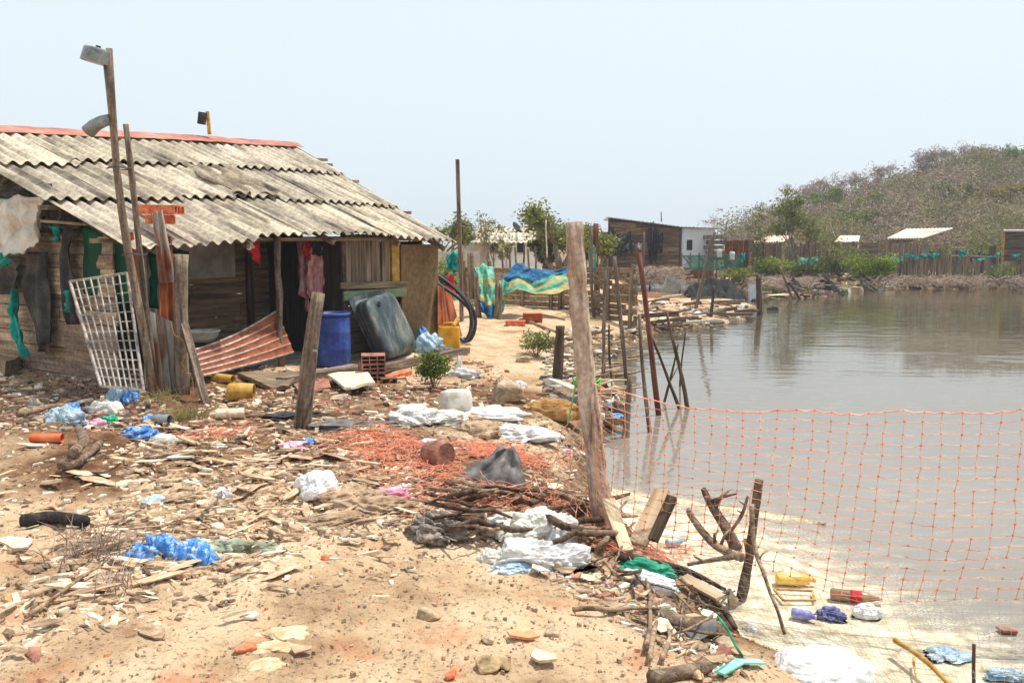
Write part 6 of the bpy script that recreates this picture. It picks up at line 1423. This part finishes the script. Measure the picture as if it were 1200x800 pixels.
blk([(760, 260), (766, 260), (771, 272)], [(760, 310), (766, 314), (770, 306)], 5, 'long black sheet hanging midway along the plank shack')
blk([(770, 272), (778, 274)], [(768, 296), (776, 300)], 11, 'small black sheet right of the long one on the plank shack')
blk([(745, 285), (752, 285)], [(746, 292), (752, 293)], 12, 'small white rag on the plank shack wall', mat='white')
post('antenna', P(775, 260, SY+1), P(775, 248, SY+1), .03, .02, W['hose'], 'thin antenna rod on the plank shack roof', 'antenna')
wpost((753, 316), (754, 272), .06, .05, W['post'], 'grey prop standing against the plank shack wall', Y=SY-.6)
# woven green rail fence
rf_ = thing('green_railing', 'green diagonal netting fence right of the plank shack', 'fence', P(797, 318, 42)); rb_ = P(797, 318, 42); MG = M('green_fence_net', [(60,120,96),(90,150,124),(130,180,156)], (2,2,2), bump=0, trans=.2)
mb = MB(); q = random.Random(2)
xa, xb = P(799, 300, 42).x, P(871, 300, 42).x; z0, z1 = P(800, 316, 42).z, P(800, 300, 42).z
n = 64
for k in range(n):
    x = xa+(xb-xa)*k/n; mb.bar((x, 42, z1+q.uniform(-.03, .05)), (min(x+.55, xb), 42, z0), .035, .02)
    if k % 2: mb.bar((min(x+.4, xb), 42.02, z1), (x, 42.02, z0), .03, .02)
mb.bar((xa, 42, z1), (xb, 42, z1+.05), .06, .05); mb.bar((xa, 42, z0), (xb, 42, z0), .05, .05); mb.build('netting', MG, rf_, base=rb_)
for k in range(8):
    x = xa+(xb-xa)*k/7; m_ = MB(); m_.bar((x, 42.03, .3), (x, 42.03, z1+.15), .07, .05, up=(0, 1, 0)); m_.build('post', W['post'], rf_, base=rb_)
for k, (x, y) in enumerate(((843, 296), (858, 299))): mb = MB(); c = P(x, y, 42.0); mb.lathe([(.12, -.22), (.14, .1), (.1, .18), (0, .18)], 12, Matrix.Translation(c)); tag(mb.build('white_bucket', W['whitep'], base=c), ('tall white bucket upturned on the green netting fence', 'small white pot upturned on the right end of the green netting fence')[k], 'bucket')
mb = MB(); c = P(837, 290, 43.5)
for k in range(5): mb.box((c.x+random.uniform(-.1, .1), 43.5, P(0, 302-6*k, 43.5).z), (.9, .5, .2), Matrix.Rotation(random.uniform(-.2, .2), 3, 'Z'), (random.uniform(.6, 1.1),)*3)
tag(mb.build('board_stack', W['plankz'], base=(c.x, 43.5, .4)), 'untidy stack of boards right of the white wall', 'boards')
# far fences
board_fence('board_fence', (P(850, 300, 47).x, 47, .5), (P(880, 300, 47).x, 47, .5), 1.9, 'reddish upright board fence right of the green netting', horiz=False, seed=3, mat='rust', h=.25, post_step=1.5, post_mat='dark', tones=(.4, .8))
board_fence('board_fence', (P(878, 300, 46).x, 46, .5), (P(1004, 300, 46).x, 46, .5), 1.72, 'weathered upright board fence below the hill, behind the bushes', horiz=False, seed=5, mat='plankz', h=.16, post_step=1.6, uneven=.08, tones=(.5, 1.1))
board_fence('board_fence', (P(998, 300, 46).x, 45, .5), (P(1032, 300, 45).x, 45, .5), 1.7, 'grey horizontal board fence section below the hill', seed=6, h=.3, post_step=2, tones=(.5, .9))
board_fence('picket_fence', (P(1030, 300, 44).x, 44, .5), (P(1088, 300, 44).x, 44, .5), 1.75, 'pale upright picket fence under the long zinc roof', horiz=False, seed=7, mat='plankz', h=.13, post_step=1.8, tones=(.8, 1.5))
board_fence('stick_fence', (P(1000, 300, 42.5).x, 42.5, .45), (P(1215, 300, 41.5).x, 41.5, .45), 1.0, 'low fence of thin sticks along the far bank', horiz=False, seed=9, mat='plankz', h=.16, post_step=1.3, uneven=.25, tones=(.6, 1.4), ph=.5)
board_fence('stick_fence', (P(1085, 300, 46.5).x, 46.5, .5), (P(1176, 300, 46).x, 46, .5), 1.3, 'brown stick fence behind the low fence at the right', horiz=False, seed=10, mat='plankz', h=.2, post_step=1.4, uneven=.3, tones=(.4, .9), ph=.3)
# frame of poles
fr = thing('pole_frame', 'open square frame of poles standing over the far fence', 'frame', P(1118, 310, 43.5)); fb_ = P(1118, 310, 43.5)
for a_, b_ in (((1113, 318), (1113, 281)), ((1134, 318), (1134, 281)), ((1112, 281), (1136, 281)), ((1112, 290), (1136, 290)), ((1088, 286), (1112, 284)), ((1112, 299), (1200, 302))):
    m_ = MB(); m_.bar(P(*a_, 43.5), P(*b_, 43.5), .08, .06, up=(0, 1, 0)); m_.build('pole', W['board'], fr, base=fb_)
# rags on the far fence
for k, (x, y, w_, h_, lb) in enumerate(((1050, 304, 16, 5, 'teal netting rag on the stick fence below the long zinc roof'), (1075, 300, 28, 4, 'teal netting strip along the top rail of the far fence'), (1094, 299, 16, 3, 'bright blue-green strip at the right end of the long netting strip'), (1128, 297, 10, 7, 'bunched teal netting on the pole frame'), (1146, 305, 14, 5, 'slanting teal rag right of the pole frame'), (1164, 301, 12, 4, 'small teal rag on the pale rail'), (1172, 311, 24, 5, 'green netting sagging low on the fence near the right shack'), (1194, 300, 16, 5, 'teal netting strip below the right shack'), (1130, 315, 16, 14, 'dark green netting hanging low under the pole frame'), (870, 303, 8, 12, 'green netting end at the reddish fence'), (946, 306, 24, 8, 'greenish netting glimpsed behind the bushes'))):
    m_ = drape([P(x-w_/2, y-h_/2+random.uniform(-2, 2), 42.1), P(x, y-h_/2, 42.0), P(x+w_/2, y-h_/2+random.uniform(-3, 1), 42.1)], [P(x-w_/2, y+h_/2, 42), P(x, y+h_/2+1, 41.9), P(x+w_/2, y+h_/2-2, 42)], 16, 8, .1, k+3, nrm=(0, -1, 0), ragged=.4, waves=3)
    tag(m_.build('netting_rag', W['teal'] if k not in (8, 10) else MG, smooth=True), lb, 'netting')
# roofs among the trees
def far_roof(name, tl, tr, br_, bl, mat, label, Yt, Yb, wall='plankz'):
    a = P(*bl, Yb); b = P(*br_, Yb); c = P(*tr, Yt); d = P(*tl, Yt); base = Vector((a.x, Yb, .5)); t = thing(name, label, 'shed', base); mb = MB()
    mb.grid(lambda s, u: a.lerp(b, s).lerp(d.lerp(c, s), u)+Vector((0, 0, .025*math.sin(s*80))), 90, 4, .03); mb.build('roof', mat, t, base=base)
    mb = MB(); x0_, x1_ = a.x+.3, b.x-.3; mb.box(((x0_+x1_)/2, Yb+1.2, (.4+a.z-.1)/2), (x1_-x0_, 1.6, a.z-.5)); mb.build('wall', W[wall], t, base=base)
zr_ = M('pale_worn_zinc', [(170,156,138),(190,182,170),(206,204,198)], (.7,.7,.7), bump=.05, rough=.6)
far_roof('shed', (1062, 268), (1117, 267), (1080, 279), (1039, 279), zr_, 'shed with a long pale zinc roof below the wooded hill', 53, 48)
far_roof('shed', (905, 276), (928, 276), (918, 283), (880, 284), M('rusty_zinc_roof', [(176,120,100),(206,176,160),(228,220,214)], (1,1,1), bump=.05), 'shed with a rust-streaked roof behind the slender tree', 52, 49)
far_roof('shed', (985, 276), (1008, 276), (1006, 283), (978, 283), M('tan_roof', [(190,160,130),(220,200,176),(236,226,210)], (1,1,1), bump=.05), 'shed with a small tan roof among the bushes', 54, 50)
# dark shack at the right edge
sx0 = P(1174, 300, 43).x; rbse = Vector((sx0, 43, .45)); rs_ = thing('dark_shack', 'dark plank shack with a flat pale roof at the right edge', 'shack', rbse)
q = random.Random(8); mb = MB(); z = .45; zt = P(1180, 271, 43).z
while z < zt-.05:
    k = q.uniform(.35, .75); mb.box((sx0+2.1, 43, z+.1), (4.2, .04, .19), None, (k, k*.95, k*.95), .006); z += .2
mb.build('plank_wall', W['plankx'], rs_, base=rbse)
mb = MB(); mb.bar((sx0+.05, 43.1, (zt+.4)/2), (sx0*1.07+.1, 46, (zt+.4)/2), .05, zt-.5); mb.build('side_wall', W['plankz'], rs_, base=rbse)
bx('corner_post', (sx0-.06, 42.92, .4), (sx0+.06, 42.97, zt), 'ochre', rs_, rbse)
mb = MB(); mb.grid(lambda a, b: Vector((sx0-.25+4.8*a+sx0*.085*b, 42.6+3.6*b, zt+.03+.1*b)), 10, 3, .06); mb.build('roof', zr_, rs_, base=rbse)
# rubbish and brush on the far bank
def samp_xy(pxa, pxb, ya, yb):
    def f(q, N):
        px = q.uniform(pxa, pxb, N); py = q.uniform(ya, yb, N); r = [Zp(a, b, .3) for a, b in zip(px, py)]; return np.array([(v.x, v.y) for v in r])
    return f
chips('bank_brush', 2600, samp_xy(985, 1240, 321, 341), [W['bark'], W['beige'], W['twig'], W['cream'], W['stone'], W['whitep'], W['flake']], 'dead brush and rubbish along the foot of the far bank', 'brush', .08, .4, 11, .35)
chips('bank_brush', 1800, samp_xy(735, 890, 315, 330), [W['bark'], W['trunk'], W['twig'], W['cream'], W['dark'], W['stone']], 'dead brush on the bank below the plank shack', 'brush', .08, .4, 12, .4)
chips('bank_brush', 900, samp_xy(880, 1010, 322, 348), [W['bark'], W['trunk'], W['twig'], W['dark'], W['leaf']], 'dead brush at the waterline below the bushes', 'brush', .08, .35, 13, .35)
def brushmass(pxa, pxb, ypx, Y, n, label, hgt):
    mb = MB(); q = np.random.RandomState(int(pxa)); xa_, xb_ = P(pxa, ypx, Y).x, P(pxb, ypx, Y).x
    for k in range(n):
        x = q.uniform(xa_, xb_); y = Y+q.normal()*.8; z = .25+q.rand()*hgt; a = q.uniform(-3.1, 3.1); l = q.uniform(.2, .8)
        p = Vector((x, y, z)); d = Vector((math.cos(a), math.sin(a)*.4, q.uniform(-.5, .7)))*l; t = q.uniform(.8, 1.4); mb.tint = (t, t, t*.95); mb.tube([p-d*.5, p+Vector((0, 0, q.uniform(-.05, .1))), p+d*.5], [.018, .014, .008], 3, caps=False)
    tag(mb.build('dead_brush', W['twig'], base=(xa_, Y, .4)), label, 'brush', kind='stuff')
brushmass(745, 800, 318, 41.5, 900, 'grey dead brushwood piled below the plank shack', .75)
brushmass(1000, 1210, 330, 40.5, 1100, 'grey dead brushwood heaped along the right part of the far bank', .36)
brushmass(880, 960, 335, 38, 500, 'dead brushwood at the waterline between the net heaps', .4)
# black net heaps, zinc panel in the water
def heap(pxl, label, Y, seed, hs):
    base = [P(x, y, Y) for x, y in pxl]; mb = MB(); xa_, xb_ = base[0].x, base[-1].x; hs = np.array(hs, float)
    def fn(a, b):
        x = xa_+(xb_-xa_)*a; top = np.interp(a, np.linspace(0, 1, len(hs)), hs); prof = math.sin(min(b*1.15, 1)*math.pi/2); y = Y-.9+1.8*b+.25*float(vnoise([a*9+seed], [b*4])[0])
        return Vector((x, y, -.1+top*prof*(1-.5*max(0, b-.8)*5*.5)+.34*float(vnoise([a*14+seed], [b*5+seed])[0])+.12*float(vnoise([a*40+seed], [b*14+seed])[0])))
    mb.grid(fn, 40, 12, .03); return tag(mb.build('net_pile', M('black_net_'+str(seed), [(16,17,16),(30,31,30),(54,54,50)], (5,5,5), bump=.6, rough=.9, bscale=(30,30,30)), smooth=True), label, 'net pile')
heap([(806, 352), (878, 352)], 'black fishing net heaped on the spit left of the zinc panel', 33, 2, [.4, .75, .7, .95, .8, .95, .5, .2])
heap([(922, 346), (982, 346)], 'black fishing net piled in two peaks by the green bush', 37, 4, [.1, .9, .35, .45, .5, .6, 1.2, .1])
corr_sheet('zinc_panel', [P(877, 333, 32.5), P(893, 333, 32.5), P(893, 358, 32.5), P(877, 358, 32.5)], 5, M('whitish_zinc', [(170,172,176),(196,200,206),(216,218,222)], (3,3,3), bump=.05, rough=.5), 'whitish corrugated zinc panel standing at the tip of the sand spit')
for k, (x, y) in enumerate(((905, 344), (912, 347))): shard(x, y, .9, .4, ('pale flat board floating left of the net pile', 'second pale board floating right of the first by the net pile')[k], 80+k, 'cream', th=.03, name='floating_board', cat='board', up=.03)
c = P(927, 341, 35); mb = rock_mb(Zp(927, 345, 0), (.35, .3, .35), 5, tint=(1.2, 1.2, 1.2)); tag(mb.build('foam_lump', W['whitep'], base=Zp(927, 345, 0)), 'white foam lump floating by the two-peaked net pile', 'foam')
mb = MB(); c = Zp(905, 363, .02)
mb = blob_mb(c, (.16, .14, .1), 9, .3); tag(mb.build('black_lump', W['black'], base=c), 'small black lump floating off the tip of the spit', 'lump')
# concrete slab upright at the spit, left
mb = MB(); a = P(786, 346, 37); mb.box((a.x, 37, .25), (.7, .3, 1.0), Matrix.Rotation(.35, 3, 'Y')); tag(mb.build('concrete_block', W['conc'], base=(a.x, 37, 0)), 'leaning grey slab at the back of the sand spit', 'slab')
# bushes of the far bank
for k, (x, y, Y, w_, h_, n, tint, lb) in enumerate(((1018, 337, 40.5, 1.45, .72, 4600, (1.5, 1.75, .55), 'bright green rounded bush at the water edge'), (985, 322, 42.5, 1.2, .8, 1500, (1.3, 1.3, .8), 'paler bush behind the bright green bush'), (905, 320, 42, 1.4, .5, 1800, (1.4, 1.5, .7), 'olive bush left of the slender tree'), (948, 318, 43, 1.5, .5, 1500, (1.3, 1.35, .8), 'dull green bush at the foot of the slender tree'), (868, 326, 41.5, 1.2, .4, 900, (1.4, 1.4, .7), 'low yellowish bush right of the green netting'), (1172, 332, 40.5, .9, .5, 900, (1.1, 1.1, .8), 'small dusty bush near the right edge of the bank'), (970, 300, 46.8, 1.2, 1.1, 1200, (1.1, 1.2, .7), 'green bush rising behind the far board fence'), (1100, 292, 47.5, 2.0, .9, 1500, (1.15, 1.15, .8), 'grey-green bush right of the long zinc roof'), (1155, 290, 47.5, 1.6, 1.0, 1300, (1.2, 1.3, .65), 'yellow-green bush beside the dark right shack'))):
    c = P(x, y, Y); c.z = .2 if Y < 42 else .45; bush('bush', c, (w_, .8, h_), n, .13, tint, lb, 20+k, stems=16)
tree('slender_tree', (P(928, 310, 43).x, 43, .45), P(925, 216, 43).z-.45, 3.3, 'slender green tree with an open crown standing over the far fence', 21, leaf=.15, nleaf=2900, tint=(1.25, 1.2, .85), clumps=42, low=.42, trunk_r=.14)
tree('sparse_tree', (P(893, 300, 44).x, 44, .45), P(893, 226, 44).z-.45, 1.9, 'thin sparse tree leaning beside the slender tree', 33, leaf=.12, nleaf=900, tint=(1.1, 1.1, .9), clumps=26, low=.45, trunk_r=.05, lean=-.05)

# ================================================================ WOODED HILL
mb = MB(); q = np.random.RandomState(5); pal = [((1.0, .95, .88), 1), ((1.0, .93, .82), 1), ((1.0, 1.0, .9), 0), ((.95, 1.05, .8), 0), ((1.25, 1.15, 1.12), 1), ((1.05, 1.12, .8), 0), ((1.5, 1.05, .7), 0)]
pw_ = [.26, .2, .16, .14, .12, .1, .02]
NT = 620; Ys = 57+62*q.rand(NT)**.9; Xs = np.array([q.uniform(P(835, 280, y).x if y > 75 else P(900, 280, y).x, P(1330, 280, y).x) for y in Ys]); Hs = height(Xs, Ys)
order = np.argsort(-Ys)
for i in order:
    x, y, z = Xs[i], Ys[i], Hs[i]
    if y > 75 and z < 1.0: continue
    k = q.choice(len(pal), p=pw_)
    if y < 66 and q.rand() < .55: k = q.choice((2, 3, 5))
    tint, tw = pal[k]; s = q.uniform(1.3, 2.5); kk = q.uniform(.75, 1.15); tint = tuple(t*kk for t in tint)
    mb.mi = tw
    for c_ in range(4):
        cx = (x+q.normal()*s*.45, y+q.normal()*s*.45, z+s*.9+q.normal()*s*.35); ss = s*q.uniform(.45, .75)
        kq = q.uniform(.85, 1.15); leafcloud(mb, cx, (ss, ss, ss*.75), 130, (.25 if not tw else .44)*y/92, tuple(t*kq for t in tint), hollow=.2, aspect=.55 if not tw else .13)
        if tw: leafcloud(mb, cx, (ss*.9, ss*.9, ss*.6), 30, .24, tuple(t*kq*.9 for t in tint), hollow=.1, aspect=.5)
    mb.mi = 1; p = Vector((x, y, z)); mb.tint = (1.3, 1.3, 1.3); mb.tube([p, p+Vector((q.normal()*.2, 0, s*.8)), p+Vector((q.normal()*.6, q.normal()*.3, s*1.4))], [.08, .06, .03], 4, caps=False)
tag(mb.build('hillside_wood', [W['hleaf'], W['htwig']]), 'dry brown and olive scrub wood covering the hill', 'wood', kind='stuff')
# single trees that stand out on the skyline
sk = [(1010, 206, 'bare pale tree at the left of the hill crest'), (1040, 196, 'bare tree on the crest right of the first one'), (1078, 182, 'wide bare pale tree high on the hill crest'), (1105, 178, 'bare tree left of the highest point of the hill'), (1135, 172, 'bare tree on the highest point of the hill'), (1165, 176, 'bare grey tree right of the highest point of the hill'), (968, 206, 'small bare tree on the lower crest'), (935, 214, 'small dry tree where the hill crest begins')]
for k, (x, y, lb) in enumerate(sk):
    Y = 104; c = P(x, y, Y); gz = hz1(c.x, Y); tree('bare_tree', (c.x, Y, gz), max(c.z-gz, 3)+.6, 5.2, lb, 60+k, leaf=.55, nleaf=1000, tint=(1.1, 1.0, .95), mat='twig', clumps=40, low=.4, trunk_r=.12, bare=True)
c = P(1197, 178, 100); tree('green_tree', (c.x, 100, hz1(c.x, 100)), max(c.z-hz1(c.x, 100), 3)+.5, 5, 'fresh green tree on the crest at the right edge', 77, leaf=.35, nleaf=3000, tint=(.9, 1.3, .6), clumps=50, low=.3, trunk_r=.15)
for k, (x, y, Y, tn, lb) in enumerate(((1002, 245, 72, (1.0, 1.05, .65), 'dark olive tree low on the hillside above the tan roof'), (1035, 232, 80, (1.15, 1.2, .6), 'yellow-green tree midway up the hillside'), (1118, 225, 82, (.9, 1.0, .65), 'dark green tree in the middle of the brown hillside'), (1165, 232, 80, (1.9, 1.15, .5), 'orange-tinged tree on the right of the hillside'), (975, 222, 88, (1.1, 1.15, .6), 'greenish tree on the left shoulder of the hill'))):
    c = P(x, y, Y); gz = hz1(c.x, Y); tree('hillside_tree', (c.x, Y, gz), max(c.z-gz, 2.6)+.4, 4.4, lb, 90+k, leaf=.3, nleaf=2400, tint=tn, clumps=40, low=.3, trunk_r=.13)

# ================================================================ dusty air
HZ = True
if HZ:
    mb = MB(); mb.box((0, 0, 12), (1900, 1900, 28)); hm = bpy.data.materials.new('dusty_air'); hm.use_nodes = True; nt = hm.node_tree
    nt.nodes.remove(nt.nodes['Principled BSDF']); pv = nt.nodes.new('ShaderNodeVolumePrincipled'); pv.inputs['Density'].default_value = .0011; pv.inputs['Color'].default_value = (.86, .92, 1, 1); pv.inputs['Anisotropy'].default_value = .2
    nt.links.new(pv.outputs[0], nt.nodes['Material Output'].inputs['Volume'])
    hz_ = mb.build('haze', hm); hz_['kind'] = 'stuff'; hz_['label'] = 'thin dusty air lying over the pond and the hill'; hz_['category'] = 'haze'
